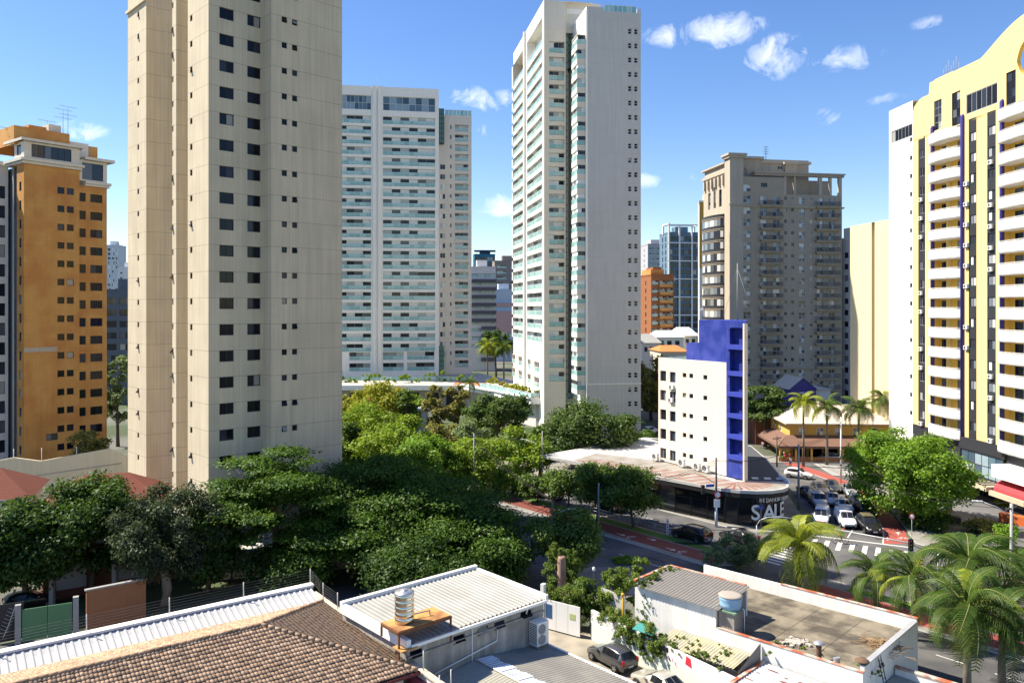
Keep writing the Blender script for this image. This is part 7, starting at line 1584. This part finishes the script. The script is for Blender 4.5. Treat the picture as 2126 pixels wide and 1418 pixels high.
def car_meshes(shape, pm):
    key = (shape, pm.name)
    if key in CARS: return CARS[key]
    S = SHAPES[shape]; st = S['st']; body = MB(); wind = {k: MB() for k in ('windscreen', 'rear_window', 'side_window')}; rings = []
    full = []
    for a, b in zip(st, st[1:]): full.append(a)
    full = st
    def ring(s):
        x, zb_, zr, wb, wr = s; z0 = S['zb']+(.10 if s in (st[0], st[-1]) else 0); w = wb*1.0
        half = [(0, z0), (w*.80, z0), (w*.97, z0+.10), (w*1.0, (z0+zb_)*.52), (w*1.015, zb_-.10), (w*.975, zb_), (wr*1.02, zr-.07 if zr-zb_ > .2 else zr-.02), (wr*.86, zr-.005), (0, zr+.015)]
        return [(x, y, z) for y, z in half]+[(x, -y, z) for y, z in half[-2:0:-1]]
    R_ = [ring(s) for s in full]; n = len(R_[0])
    ids = [[body.pt(p) for p in r] for r in R_]
    def is_glass(i, k):
        kk = k if k <= 8 else None
        row = min(k, n-1-k)
        if i == S['ws'][0] and row in (6, 7): return 'windscreen'
        if i == S['rw'][0] and row in (6, 7): return 'rear_window'
        if S['side'][0] <= i < S['side'][1] and row == 5: return 'side_window'
        return None
    for i in range(len(full)-1):
        for k in range(n):
            q = (ids[i][k], ids[i][(k+1) % n], ids[i+1][(k+1) % n], ids[i+1][k]); g = is_glass(i, k); row = min(k, n-1-k)
            if not g: body.idx(q, 1 if row == 0 or (row == 1 and shape in ('suv', 'pickup')) else 0, True)
            else:
                P = [Vector(body.v[j]) for j in q]; c = sum(P, Vector())/4; kx = .93 if g == 'side_window' else .95
                nrm = (P[1]-P[0]).cross(P[3]-P[0]).normalized(); 
                if nrm.dot(c-Vector((2.2, 0, .8))) < 0: nrm = -nrm
                body.idx(q, 0 if g != 'side_window' else 1, True); mb = wind[g]; mb.face([c+(p-c)*kx+nrm*.012 for p in P])
    body.idx(ids[0], 0); body.idx(ids[-1], 0)
    x0, x1 = S['wb']; r = S['r']
    for x in (x0, x1):
        for s in (-1, 1):
            body.T = Matrix.Translation((x, s*(S['W']*1.0+.012), r)) @ Matrix.Rotation(math.pi/2, 4, 'X'); body.lathe([(r*1.16, -.004), (r*1.16, .004), (0, .004)], n=20, m=1); body.T = None
    zf = st[1][1]; zt = st[-2][1]
    bump = MB(); bump.box(-.03, .0, -.55, .55, S['zb']+.08, zf-.30); bumr = MB(); bumr.box(S['L'], S['L']+.03, -.62, .62, S['zb']+.06, S['zb']+.26)
    out = [('body', body.mesh('body', [pm, TRIM]))]; out.append(('front_grille', bump.mesh('front_grille', [TRIM]))); out.append(('rear_bumper', bumr.mesh('rear_bumper', [TRIM])))
    for g, mb in wind.items():
        if g == 'side_window':
            for s in (0, 1):
                m2 = MB(); 
                for f in mb.f:
                    if (mb.v[f[0]][1] > 0) == bool(s): m2.face([mb.v[j] for j in f])
                out.append((g, m2.mesh(g, [CARGLASS])))
        else: out.append((g, mb.mesh(g, [CARGLASS])))
    for s in (-1, 1):
        l = MB(); l.T = Matrix.Translation((.10, s*.60, zf-.11)) @ Matrix.Rotation(s*-.5, 4, 'Z'); l.box(-.05, .12, -.17, .17, -.07, .07); out.append(('headlight', l.mesh('headlight', [LAMP])))
        l = MB(); l.box(S['L']-.16 if shape != 'van' else S['L']-.06, S['L']+.015, s*S['W']*.80-.10, s*S['W']*.80+.10, zt-.30, zt+.02); out.append(('tail_light', l.mesh('tail_light', [RED_L])))
        l = MB(); l.box(S['st'][3][0]+.25, S['st'][3][0]+.42, s*(S['W']+.10)-.09, s*(S['W']+.10)+.09, S['st'][4][1], S['st'][4][1]+.15); out.append(('mirror', l.mesh('mirror', [pm])))
    for x, w_ in ((-.045, 1), (S['L']+.045, 1)):
        l = MB(); l.box(x-.008, x+.008, -.24, .24, .48, .61); out.append(('number_plate', l.mesh('number_plate', [PLATE])))
    CARS[key] = out; return out
def car(name, label, cat, x, y, heading, shape, pm, extra=None, group=None):
    """heading: direction the nose points, as a ground vector"""
    S = SHAPES[shape]; ang = math.atan2(-heading[1], -heading[0]); root = thing(name, label, cat, (0, 0, 0), ang, group); c = Vector((x, y, .02))
    off = Matrix.Rotation(ang, 3, 'Z') @ Vector((-S['L']/2, 0, 0)); root.location = c+off
    for nm, me in car_meshes(shape, pm): link(nm, me, root)
    tm, rm = wheel_mesh(S['r'])
    for wx in S['wb']:
        for s in (-1, 1): w = link('wheel', tm, root, (wx, s*(S['W']-.07), S['r']), rz=0 if s < 0 else math.pi); link('rim', rm, w)
    if extra: extra(root, S)
    return root
P_WHITE = paint('white', (.78, .78, .77)); P_SILVER = paint('silver', (.42, .43, .44), .5); P_GREY = paint('graphite', (.10, .10, .105), .5); P_DGREY = paint('dark_grey', (.05, .052, .056), .4); P_BLACK = paint('black', (.010, .010, .011)); P_BEIGE = paint('champagne', (.52, .49, .41), .3)
def rack(root, S):
    m_ = MB()
    for s in (-.55, .55): m_.tube((2.0, s, 1.82), (3.6, s, 1.82), .03, n=5)
    for k in range(6): m_.box(2.1+.28*k, 2.2+.28*k, -.55, .55, 1.83, 1.86)
    for s in (-.5, .5):
        for x in (2.1, 3.5): m_.tube((x, s, 1.7), (x, s, 1.82), .02, n=4)
    m_.build('roof_rack', mat('brass_rack', (.30, .25, .12), .6, .2, 4), root)
def stripe(root, S): m_ = MB(); m_.box(-.045, -.032, -.62, .62, .60, .74); m_.build('pink_stripe', mat('pink_stripe', (.60, .10, .18), .5), root)
GT_ = 'cars queueing on the road beside the corner shop'
def pxcar(name, label, px, py, heading, shape, pm, extra=None, group=GT_, cat='car'):
    x, y = G(px, py, 0.0); return car(name, label, cat, x, y, heading, shape, pm, extra, group)
dn = (-.30, -.95); dn2 = (-.42, -.90); dn3 = (-.15, -.98)
pxcar('parked_car', 'dark grey hatchback parked along the creeper wall in the yard', 1270, 1378, (-.57, .82), 'hatch', P_GREY, group=None)
car('parked_car', 'champagne sedan parked behind the grey hatchback at the bottom of the yard', 'car', *G(1372, 1438, 0), (-.57, .82), 'sedan', P_BEIGE)
pxcar('driving_car', 'black large wagon driving along the avenue past the median', 1436, 1121, (-.66, .75), 'suv', P_BLACK, group='cars on the avenue')
pxcar('driving_car', 'black sedan behind the wagon near the crossing on the avenue', 1534, 1124, (-.62, .78), 'sedan', P_BLACK, group='cars on the avenue')
pxcar('driving_car', 'dark car half hidden by the median street tree', 1270, 1059, (-.64, .77), 'hatch', P_DGREY, group='cars on the avenue')
pxcar('driving_car', 'white car far up the avenue beside the clipped round bush', 1142, 1034, (-.7, .7), 'hatch', P_WHITE, group='cars on the avenue')
pxcar('van', 'white van with a pink stripe on its nose first in the queue', 1706, 1085, dn2, 'van', P_WHITE, stripe, cat='van')
pxcar('van', 'plain white van first in the middle lane', 1755, 1090, dn3, 'van', P_WHITE, cat='van')
pxcar('suv', 'black off road car with a brass roof rack at the stop line', 1803, 1103, (-.10, -.99), 'suv', P_BLACK, rack)
pxcar('suv', 'black car directly behind the one with the roof rack', 1797, 1067, (-.16, -.98), 'suv', P_BLACK)
pxcar('van', 'silver white van behind the pink striped van', 1698, 1050, dn3, 'van', P_SILVER, cat='van')
pxcar('queueing_car', 'white sedan squeezed behind the plain white van', 1751, 1059, dn3, 'sedan', P_WHITE)
pxcar('queueing_car', 'silver white sedan in the middle lane with the pale roof', 1729, 1045, dn, 'sedan', P_SILVER)
pxcar('queueing_car', 'champagne car beside the bright tree in the right lane', 1781, 1050, (-.2, -.98), 'hatch', P_BEIGE)
pxcar('queueing_car', 'dark grey sedan against the shop kerb', 1678, 1032, (.05, -1), 'sedan', P_DGREY)
pxcar('queueing_car', 'graphite hatchback in the middle of the queue', 1703, 1025, (-.05, -1), 'hatch', P_GREY)
pxcar('queueing_car', 'blackish sedan to the right of the graphite hatchback', 1729, 1018, (-.15, -.99), 'sedan', P_DGREY)
pxcar('pickup', 'silver pickup partly covered by the bright tree', 1766, 1029, (-.25, -.97), 'pickup', P_SILVER)
pxcar('turning_car', 'white hatchback turning in by the restaurant crosswalk', 1658, 992, (.80, -.60), 'hatch', P_WHITE)
pxcar('parked_car', 'silver hatchback parked in front of the brown awning', 1721, 958, (-.98, .2), 'hatch', P_SILVER, group=None)
pxcar('parked_car', 'white car under the tall ochre tree behind the five storey block', 1352, 900, (.8, .6), 'hatch', P_WHITE, group=None)
pxcar('parked_car', 'dark car in deep shade under the grove by the garden wall', 978, 1130, (-.9, .4), 'sedan', P_SILVER, group=None)
pxcar('parked_car', 'black car parked inside the gate at the left edge', 62, 1262, (.8, .6), 'hatch', P_BLACK, group=None)

# ---------------------------------------------------------------- poles, lamps, signs, signals, cables
CONC = mat('pole_concrete', (.34, .33, .31), .9, .15, 1.5, streak=.1); STEEL = mat('galvanised_pole', (.42, .43, .44), .5, .12, 2, metal=.3); WOODP = mat('dark_pole', (.09, .08, .07), .9, .2, 2)
def pole(name, label, px, py, top_py, m=CONC, r=.14, cat='pole', group=None, band=None):
    x, y = G(px, py, .1); z = zat(top_py, y); root = thing(name, label, cat, (x, y, 0), 0, group); mb = MB(); mb.tube((0, 0, 0), (0, 0, z), r, r*.68, 10); mb.build('shaft', m, root)
    if band: mb = MB(); mb.tube((0, 0, 0), (0, 0, 2.8), r*1.08, r*1.04, 10); mb.build('painted_base', band, root)
    root['zt'] = z; return root
def arm(root, z, d, ln, rise, m=STEEL, lamp=True, r=.05):
    d = Vector((d[0], d[1], 0)).normalized(); mb = MB(); a = Vector((0, 0, z)); e = a+d*ln+Vector((0, 0, rise)); mb.path([a, a+d*ln*.5+Vector((0, 0, rise*.62)), e], [r, r*.9, r*.8], 6); mb.build('arm', m, root)
    if lamp: q = MB(); q.T = Matrix.Translation(e) @ Matrix.Rotation(math.atan2(d.y, d.x), 4, 'Z'); q.lathe([(.05, -.06), (.13, -.05), (.15, 0), (.09, .07), (0, .08)], (.3, 0, 0), 10); q.box(-.1, .7, -.11, .11, -.04, .05); q.build('lamp_head', mat('lamp_grey', (.55, .56, .57), .4, .05), root)
def insul(root, z, w=1.0, ang=.6):
    mb = MB(); mb.T = Matrix.Rotation(ang, 4, 'Z'); mb.box(-w, w, -.05, .05, z-.06, z+.06); 
    for k in (-.9, -.4, .4, .9): mb.tube((k*w, 0, z+.06), (k*w, 0, z+.22), .04, .03, 6)
    mb.build('crossarm', WOODP, root)
LG = 'utility poles along the streets'
u1 = pole('utility_pole', 'pole with speed sign, traffic signal and blue street sign before the dark shopfront', 1487, 1092, 950, WOODP, .16, group=LG, band=mat('pale_blue_base', (.42, .50, .58), .8, .1))
arm(u1, u1['zt']*.62, (-1, .3), 2.6, 1.2, WOODP, False, .04)
u2 = pole('utility_pole', 'concrete pole at the shop corner beside the queueing cars', 1658, 1056, 922, CONC, .17, group=LG); insul(u2, u2['zt']-.5)
u3 = pole('utility_pole', 'dark pole behind the shop roof in front of the restaurant', 1613, 968, 905, WOODP, .15, group=LG); insul(u3, u3['zt']-.4)
u4 = pole('street_lamp', 'tall white lamp pole beside the large bright tree', 1746, 1000, 866, FR_WHITE, .15, 'street lamp'); arm(u4, u4['zt']-.6, (-1, .1), 2.4, 1.1, FR_WHITE); insul(u4, u4['zt']-1.2, .7, 0)
u5 = pole('street_lamp', 'grey pole with a lamp arm rising over the sunlit tree', 1147, 1205, 1040, WOODP, .15, 'street lamp'); arm(u5, u5['zt']*.82, (1, .25), 1.6, .5)
u6 = pole('street_lamp', 'median lamp pole with a long arm left of the neat street tree', 1243, 1096, 1003, CONC, .14, 'street lamp'); arm(u6, u6['zt']*.55, (.9, -.3), 3.1, 2.4)
u7 = pole('utility_pole', 'slim pale pole standing before the broad glossy tree', 1126, 1010, 895, CONC, .13, group=LG); arm(u7, u7['zt']-2.2, (-1, .2), 2.6, .9)
u8 = pole('utility_pole', 'heavy pole with cables at the right edge by the forecourt', 2100, 1290, 1045, CONC, .17, group=LG); arm(u8, u8['zt']*.9, (-1, .3), 2.2, 1.0); insul(u8, u8['zt']-.4)
u9 = pole('utility_pole', 'pole carrying thick cables in the dark grove', 984, 1035, 900, CONC, .13, group=LG); insul(u9, u9['zt']-.4)
u10 = pole('utility_pole', 'mossy yellow pole beside the parapet corner of the white roof', 663, 1235, 1165, mat('mossy_pole', (.30, .26, .08), .9, .3, 3), .13, group=LG)
yl = pole('yard_lamp', 'thin black lamp post in the yard shrubs', 1233, 1310, 1185, TRIM, .045, 'lamp post'); mb = MB(); mb.lathe([(.05, 0), (.13, .05), (.11, .28), (.02, .34), (0, .35)], (0, 0, yl['zt']), 10); mb.build('lantern', FR_WHITE, yl)
# mast arm with signal over the junction, arched lamp arm
ma_ = pole('signal_mast', 'signal mast with long bent arm over the crossing at the right', 1948, 1215, 1150, STEEL, .12, 'traffic signal')
def head(root, loc, ang, m=TRIM):
    h = MB(); h.T = Matrix.Translation(loc) @ Matrix.Rotation(ang, 4, 'Z'); h.box(-.19, .19, -.13, .13, -.55, .55); o = h.build('signal_head', m, root)
    for k, c in enumerate(((.10, .01, .01), (.10, .07, .01), (.01, .08, .03))):
        l = MB(); l.T = Matrix.Translation(loc) @ Matrix.Rotation(ang, 4, 'Z') @ Matrix.Translation((0, -.14, .34-.34*k)) @ Matrix.Rotation(math.pi/2, 4, 'X'); l.lathe([(.12, -.05), (.13, .07), (.11, .07), (.1, 0), (0, .01)], n=14); link('lens', l.mesh('lens', [mat('lens%d' % k, c, .3)]), o)
bx, by = ma_.location.x, ma_.location.y; hx, hy, hz = at(1891, 1131, by-1.5); m_ = MB(); zt_ = ma_['zt']; e2 = at(1700, 1092, by+6)
m_.path([(0, 0, zt_-.2), (hx-bx, hy-by, hz+.15), (e2[0]-bx, e2[1]-by, e2[2])], [.09, .07, .05], 6); m_.build('arm', STEEL, ma_); head(ma_, (hx-bx, hy-by, hz), .15)
s1 = pole('arched_pole', 'pole with arched arm at the crossing corner by the black sedan', 1571, 1136, 1090, STEEL, .08, 'pole'); z = s1['zt']; m_ = MB(); m_.path([(0, 0, z-.05), (.35, -.05, z+.55), (1.2, -.15, z+.9), (2.6, -.3, z+.95), (3.6, -.4, z+.85)], .06, 6); m_.build('arm', STEEL, s1)
head(u1, (-1.5, .35, u1['zt']*.53), .2); sb = MB(); sb.T = Matrix.Translation((-.75, -.1, u1['zt']*.60)) @ Matrix.Rotation(.3, 4, 'Z'); sb.box(-.55, .55, -.02, .02, -.16, .16); sb.build('street_sign', mat('sign_blue', (.03, .10, .42), .5), u1)
def disc(parent, loc, r, rim=(.50, .02, .02), txt=None, rz=.1, name='sign_disc'):
    d = MB(); d.T = Matrix.Translation(loc) @ Matrix.Rotation(rz, 4, 'Z') @ Matrix.Rotation(math.pi/2, 4, 'X'); d.lathe([(r, -.012), (r, .012), (r*.78, .013), (0, .014)], n=24, m=0); 
    o = d.build(name, mat('sign_red', rim, .5), parent); f = MB(); f.T = d.T; f.lathe([(r*.76, .015), (r*.76, .018), (0, .019)], n=24); f.build('sign_face', WHITE, o)
    if txt: text(txt, r*1.15, 'lettering', TRIM, o, Vector(loc)+Vector((-r*.62, -.03, -r*.38)), (math.pi/2, 0, rz), .004)
    return o
disc(u1, (.12, -.2, u1['zt']*.47), .42, txt='50'); q = MB(); q.box(-.32, .40, -.24, -.2, u1['zt']*.29, u1['zt']*.29+.95); q.build('notice_plate', WHITE, u1)
for nm, px, py, tp, lab in (('road_sign', 1893, 1130, 1068, 'round no entry style sign on a thin post beside the large bright tree'), ('road_sign', 1583, 948, 918, 'round red rimmed sign on a post behind the shop roof')):
    s = pole(nm, lab, px, py, tp, STEEL, .035, 'sign', 'round road signs'); disc(s, (0, -.06, s['zt']-.2), .34); 
bn = thing('banner_post', 'tall narrow white banner with red lettering on the avenue edge', 'banner', (*G(1386, 1112, .1), 0)); m_ = MB(); m_.box(-.14, .14, -.02, .02, .3, 2.0); m_.build('banner', WHITE, bn); m_ = MB(); m_.tube((0, .03, 0), (0, .03, 2.1), .025, n=5); m_.build('post', STEEL, bn); text('VENDE', .36, 'lettering', mat('sign_red', (.5, .02, .02)), bn, (.12, -.03, .5), (math.pi/2, -math.pi/2, 0), .004) if False else None
m_ = MB()
for k in range(5): m_.box(-.09, .09, -.026, -.021, .45+.3*k, .60+.3*k)
m_.build('red_print', mat('sign_red', (.5, .02, .02)), bn)
for px, tp, lab in ((1580, 1043, 'blue street name post left of the SALE lettering foot'), (1611, 1063, 'thin second sign post right of the SALE lettering foot')):
    s = pole('street_name_post', lab, px, 1098, tp, STEEL, .035, 'sign'); z = s['zt']; m_ = MB(); m_.box(-.5, .3, -.03, .0, z-.75, z-.5); m_.box(-.02, .02, -.5, .4, z-.4, z-.15); m_.build('name_plate', MATS['sign_blue'], s) if px == 1580 else None
fr = thing('guard_rail', 'low white tubular guard rail along the cycle path verge', 'rail', (0, 0, 0)); t0, t1 = -14, 8.2
for z in (.45, .85): m_ = MB(); m_.tube((*av(t0, -8.15), z+.13), (*av(t1, -8.15), z+.13), .03, n=6); m_.build('rail', STEEL, fr)
for k in range(9): m_ = MB(); t = t0+(t1-t0)*k/8; m_.tube((*av(t, -8.15), .13), (*av(t, -8.15), 1.0), .035, n=6); m_.build('post', STEEL, fr)
wire = mat('cable_black', (.012, .012, .013), .7, .1)
def cable(label, a, c, sag, r=.02, n=12, k=1, spread=.12):
    mb = MB(); a, c = Vector(a), Vector(c)
    for j in range(k):
        o = Vector((0, spread*j*.4, spread*j)); mb.path([a.lerp(c, i/n)+o-Vector((0, 0, sag*(1+.12*j)*4*(i/n)*(1-i/n))) for i in range(n+1)], r, 4)
    return tag(mb.build('cable', wire), label, 'cable')
def ptop(p, z): return (p.location.x, p.location.y, p['zt']-z)
cable('bundle of sagging black cables along the avenue verge', ptop(u6, 6.2), (*av(9.5, -8.3), 1.6), .5, .022, 12, 5, .10)
cable('overhead cables between the shop corner pole and the dark pole', ptop(u2, .5), ptop(u3, .4), .5, .018, 10, 3)
cable('overhead cables from the speed sign pole to the shop corner pole', ptop(u1, .4), ptop(u2, .7), .6, .018, 12, 2)
cable('long overhead cable across the bright tree to the right edge pole', ptop(u2, 1.0), ptop(u8, .4), 1.6, .02, 18, 2, .4)
cable('overhead cable from the grove pole to the slim pale pole', ptop(u9, .4), ptop(u7, .5), .6, .018, 12, 2)
cable('thick sagging cables from the median lamp pole into the grove', ptop(u6, 5.0), ptop(u9, 1.2), 1.0, .03, 14, 3, .25)
cable('overhead cables from the shop corner pole past the bright tree to the white lamp pole', ptop(u2, .3), ptop(u4, 1.2), .8, .025, 12, 3, .25)
cable('overhead cables along the shop front between the lamp pole and the speed sign pole', ptop(u6, .6), ptop(u1, .8), .7, .025, 12, 3, .22)
cable('cables along the near pavement from the grey lamp pole to the mossy pole', ptop(u5, .6), ptop(u10, .5), 1.2, .025, 14, 2, .3)
cable('overhead cable above the shop roof towards the grove', ptop(u7, .6), ptop(u1, .4), .9, .016, 14, 1)
for x, y, lab in ((56, 103.5, 'brick sign pillar with blue panel under the yellow tower podium'),):
    t = thing('sign_pillar', lab, 'pillar', (*G(1968, 1062, 0), 0)); m_ = MB(); m_.box(-.4, .4, -.3, .3, 0, 2.4); m_.build('pillar', MATS['bare_brick'], t); m_ = MB(); m_.box(-.42, .0, -.34, -.302, .3, 2.3); m_.build('panel', MATS['sign_blue'], t)
pb = thing('planter', 'dark concrete planter box in the forecourt beside the bright tree', 'planter', (*G(1962, 1085, 0), 0), -.2); m_ = MB(); m_.box(-1.6, 1.6, -.6, .6, 0, .8); m_.build('box', mat('dark_planter', (.06, .06, .06), .9), pb); m_ = MB(); m_.box(-1.5, 1.5, -.5, .5, .8, .84); m_.build('soil', BARK, pb)
pb = thing('planter', 'long orange planter by the red awning at the right edge', 'planter', (*G(2118, 1090, 0), 0), -1.0); m_ = MB(); m_.box(-2.2, 2.2, -.5, .5, 0, 1.1); m_.build('box', mat('orange_planter', (.50, .12, .03), .8, .12), pb)
for k in range(5): x, y = G(2042+16*k, 1090+3*k, 0); b_ = MB(); b_.lathe([(.09, 0), (.09, .75), (.07, .85), (0, .88)], (x, y, .02), 10); tag(b_.build('bollard', TRIM), 'short dark bollard on the forecourt kerb at the right', 'bollard', 'bollards on the forecourt kerb')

# ---------------------------------------------------------------- people
SKIN = mat('skin', (.42, .26, .18), .7, .05)
def person(label, loc, rz, J, bones, rad, clothes, hair, scale=1.0):
    """one continuous skinned body, grown over a joint graph; material by region"""
    me = bpy.data.meshes.new('body'); names = list(J); me.from_pydata([J[n] for n in names], [(names.index(a), names.index(b)) for a, b in bones], []); root = thing('person', label, 'person', loc, rz); root.scale = (scale,)*3
    o = link('body', me, root); m = o.modifiers.new('skin', 'SKIN'); o.modifiers.new('sub', 'SUBSURF').levels = 1; me.skin_vertices or None
    for i, n in enumerate(names): me.skin_vertices[0].data[i].radius = (rad[n], rad[n]*(.72 if n in ('chest', 'belly', 'pelvis') else 1)); me.skin_vertices[0].data[i].use_root = (n == 'pelvis')
    bpy.context.view_layer.update(); dg = bpy.context.evaluated_depsgraph_get(); nm = bpy.data.meshes.new_from_object(o.evaluated_get(dg)); bpy.data.objects.remove(o)
    nm.materials.clear()
    for q in [SKIN]+clothes+[hair]: nm.materials.append(q)
    idx = {n: Vector(J[n]) for n in names}; reg = {'pelvis': 2, 'belly': 1, 'chest': 1, 'shL': 1, 'shR': 1, 'hipL': 2, 'hipR': 2, 'knL': 2, 'knR': 2, 'anL': 3, 'anR': 3, 'toL': 3, 'toR': 3}
    for p in nm.polygons: c = Vector(p.center); k = min(idx, key=lambda n: (idx[n]-c).length); p.material_index = reg.get(k, 0); p.use_smooth = True
    link('body', nm, root); return root
def hands(J, bones, rad, w, d, side):
    d = Vector(d).normalized(); s = Vector((0, 0, 1)).cross(d); s = s.normalized() if s.length > .1 else Vector((1, 0, 0)); p = Vector(J[w])+d*.08; J[w+'p'] = tuple(p); bones.append((w, w+'p')); rad[w+'p'] = .032
    for i, (o, l) in enumerate(((-.03, .065), (-.01, .08), (.01, .075), (.03, .06))):
        a = w+'f%d' % i; J[a] = tuple(p+d*l+s*o-Vector((0, 0, .02))); bones.append((w+'p', a)); rad[a] = .009
    J[w+'t'] = tuple(p+d*.01+s*(.055*side)); bones.append((w+'p', w+'t')); rad[w+'t'] = .010
def cyclist():
    x, y = G(1742, 1128, .02)
    J = dict(pelvis=(0, 0, .98), belly=(.12, 0, 1.14), chest=(.30, 0, 1.30), neck=(.40, 0, 1.44), head=(.46, 0, 1.56), top=(.47, 0, 1.68), shL=(.31, .19, 1.34), shR=(.31, -.19, 1.34), elL=(.44, .24, 1.10), elR=(.44, -.24, 1.10), wrL=(.62, .22, 1.02), wrR=(.62, -.22, 1.02), hipL=(.0, .10, .94), hipR=(0, -.10, .94), knL=(.34, .11, .72), knR=(.22, -.11, .56), anL=(.16, .11, .38), anR=(.02, -.11, .20), toL=(.30, .11, .33), toR=(.16, -.11, .14))
    bones = [('pelvis', 'belly'), ('belly', 'chest'), ('chest', 'neck'), ('neck', 'head'), ('head', 'top'), ('chest', 'shL'), ('chest', 'shR'), ('shL', 'elL'), ('elL', 'wrL'), ('shR', 'elR'), ('elR', 'wrR'), ('pelvis', 'hipL'), ('pelvis', 'hipR'), ('hipL', 'knL'), ('knL', 'anL'), ('anL', 'toL'), ('hipR', 'knR'), ('knR', 'anR'), ('anR', 'toR')]
    rad = dict(pelvis=.15, belly=.15, chest=.17, neck=.06, head=.10, top=.08, shL=.075, shR=.075, elL=.045, elR=.045, wrL=.03, wrR=.03, hipL=.10, hipR=.10, knL=.065, knR=.065, anL=.04, anR=.04, toL=.035, toR=.035)
    for s, w in ((1, 'wrL'), (-1, 'wrR')): hands(J, bones, rad, w, (1, 0, -.2), s)
    ang = math.atan2(-.25, .97); p = person('cyclist in dark shirt and red helmet riding over the crossing', (x, y, .02), ang, J, bones, rad, [mat('navy_shirt', (.02, .03, .06), .9), mat('khaki_shorts', (.20, .14, .08), .9), mat('dark_shoes', (.03, .03, .03), .8)], TRIM)
    m_ = MB(); m_.lathe([(.135, 0), (.14, .05), (.10, .12), (0, .15)], (.46, 0, 1.59), 14); m_.build('helmet', mat('red_helmet', (.55, .03, .03), .4), p)
    m_ = MB(); m_.T = Matrix.Translation((.56, 0, 1.56)); m_.box(-.02, .015, -.035, -.02, .0, .012); m_.box(-.02, .015, .02, .035, .0, .012); m_.build('eye', TRIM, p); m_ = MB(); m_.lathe([(.018, 0), (.01, .03), (0, .04)], (.565, 0, 1.525), 6); m_.build('nose', SKIN, p)
    b = thing('bicycle', 'dark bicycle under the rider with the red helmet', 'bicycle', (x, y, .02), ang)
    for wx in (-.42, .66):
        m_ = MB(); pts = [(wx+.33*math.cos(a), 0, .345+.33*math.sin(a)) for a in np.linspace(0, 2*math.pi, 25)]; m_.path(pts, .02, 5); w = m_.build('wheel', TYRE, b); m_ = MB()
        for k in range(8): a = k*math.pi/4; m_.tube((wx, 0, .345), (wx+.31*math.cos(a), 0, .345+.31*math.sin(a)), .004, n=3)
        m_.build('spoke', STEEL, w)
    m_ = MB(); 
    for a, c in (((-.42, 0, .345), (.08, 0, .33)), ((.08, 0, .33), (-.06, 0, .84)), ((-.06, 0, .80), (.5, 0, .86)), ((.08, 0, .33), (.52, 0, .78)), ((-.42, 0, .345), (-.05, 0, .78)), ((.66, 0, .345), (.50, 0, .95))): m_.tube(a, c, .018, n=6)
    m_.build('frame', TRIM, b); m_ = MB(); m_.path([(.66, -.26, .98), (.52, 0, .97), (.66, .26, .98)], .014, 5); m_.build('handlebar', STEEL, b); m_ = MB(); m_.box(-.2, .08, -.07, .07, .84, .89); m_.build('saddle', TRIM, b)
cyclist()
def balloon_seller():
    x, y = G(1641, 972, .02)
    J = dict(pelvis=(0, 0, .95), belly=(0, 0, 1.12), chest=(0, .0, 1.34), neck=(0, 0, 1.50), head=(0, -.02, 1.62), top=(0, -.02, 1.74), shL=(.19, 0, 1.42), shR=(-.19, 0, 1.42), elL=(.27, -.03, 1.14), elR=(-.30, -.06, 1.20), wrL=(.28, -.12, .90), wrR=(-.26, -.26, 1.36), hipL=(.1, 0, .90), hipR=(-.1, 0, .90), knL=(.11, -.02, .5), knR=(-.11, .02, .5), anL=(.12, .02, .09), anR=(-.12, .06, .09), toL=(.13, -.12, .04), toR=(-.13, -.08, .04))
    bones = [('pelvis', 'belly'), ('belly', 'chest'), ('chest', 'neck'), ('neck', 'head'), ('head', 'top'), ('chest', 'shL'), ('chest', 'shR'), ('shL', 'elL'), ('elL', 'wrL'), ('shR', 'elR'), ('elR', 'wrR'), ('pelvis', 'hipL'), ('pelvis', 'hipR'), ('hipL', 'knL'), ('knL', 'anL'), ('anL', 'toL'), ('hipR', 'knR'), ('knR', 'anR'), ('anR', 'toR')]
    rad = dict(pelvis=.15, belly=.15, chest=.17, neck=.06, head=.10, top=.085, shL=.075, shR=.075, elL=.045, elR=.045, wrL=.03, wrR=.03, hipL=.10, hipR=.10, knL=.065, knR=.065, anL=.045, anR=.045, toL=.035, toR=.035)
    hands(J, bones, rad, 'wrL', (0, -.3, -1), 1); hands(J, bones, rad, 'wrR', (0, -.5, .8), -1)
    p = person('person in white shirt standing by the red cycle path with bright balloons', (x, y, .14), .3, J, bones, rad, [WHITE, mat('blue_trousers', (.04, .06, .14), .9), MATS['dark_shoes']], TRIM)
    m_ = MB(); m_.lathe([(.105, 0), (.115, .05), (.08, .11), (0, .13)], (0, 0, 1.65), 12); m_.build('hair', TRIM, p)
    rr = random.Random(3)
    for k, c in enumerate((((.6, .02, .03)), (.65, .35, .02), (.05, .3, .05), (.55, .05, .3), (.6, .02, .03), (.62, .4, .05))):
        m_ = MB(); bx_, by_, bz_ = x-.5+rr.uniform(-.75, .55), y-.2+rr.uniform(-.3, .3), 1.75+rr.uniform(-.1, .9); m_.lathe([(.012, -.19), (.09, -.12), (.145, 0), (.13, .09), (.07, .15), (0, .165)], (bx_, by_, bz_), 12); m_.tube((bx_, by_, bz_-.19), (x-.25, y-.25, 1.55), .006, n=3); cn = ['red', 'yellow', 'green', 'pink', 'deep red', 'golden'][k]
        tag(m_.build('balloon', mat('balloon_'+cn.replace(' ', '_'), c, .3, .03)), '%s balloon held by the person in the white shirt' % cn, 'balloon', 'balloons of the seller')
balloon_seller()
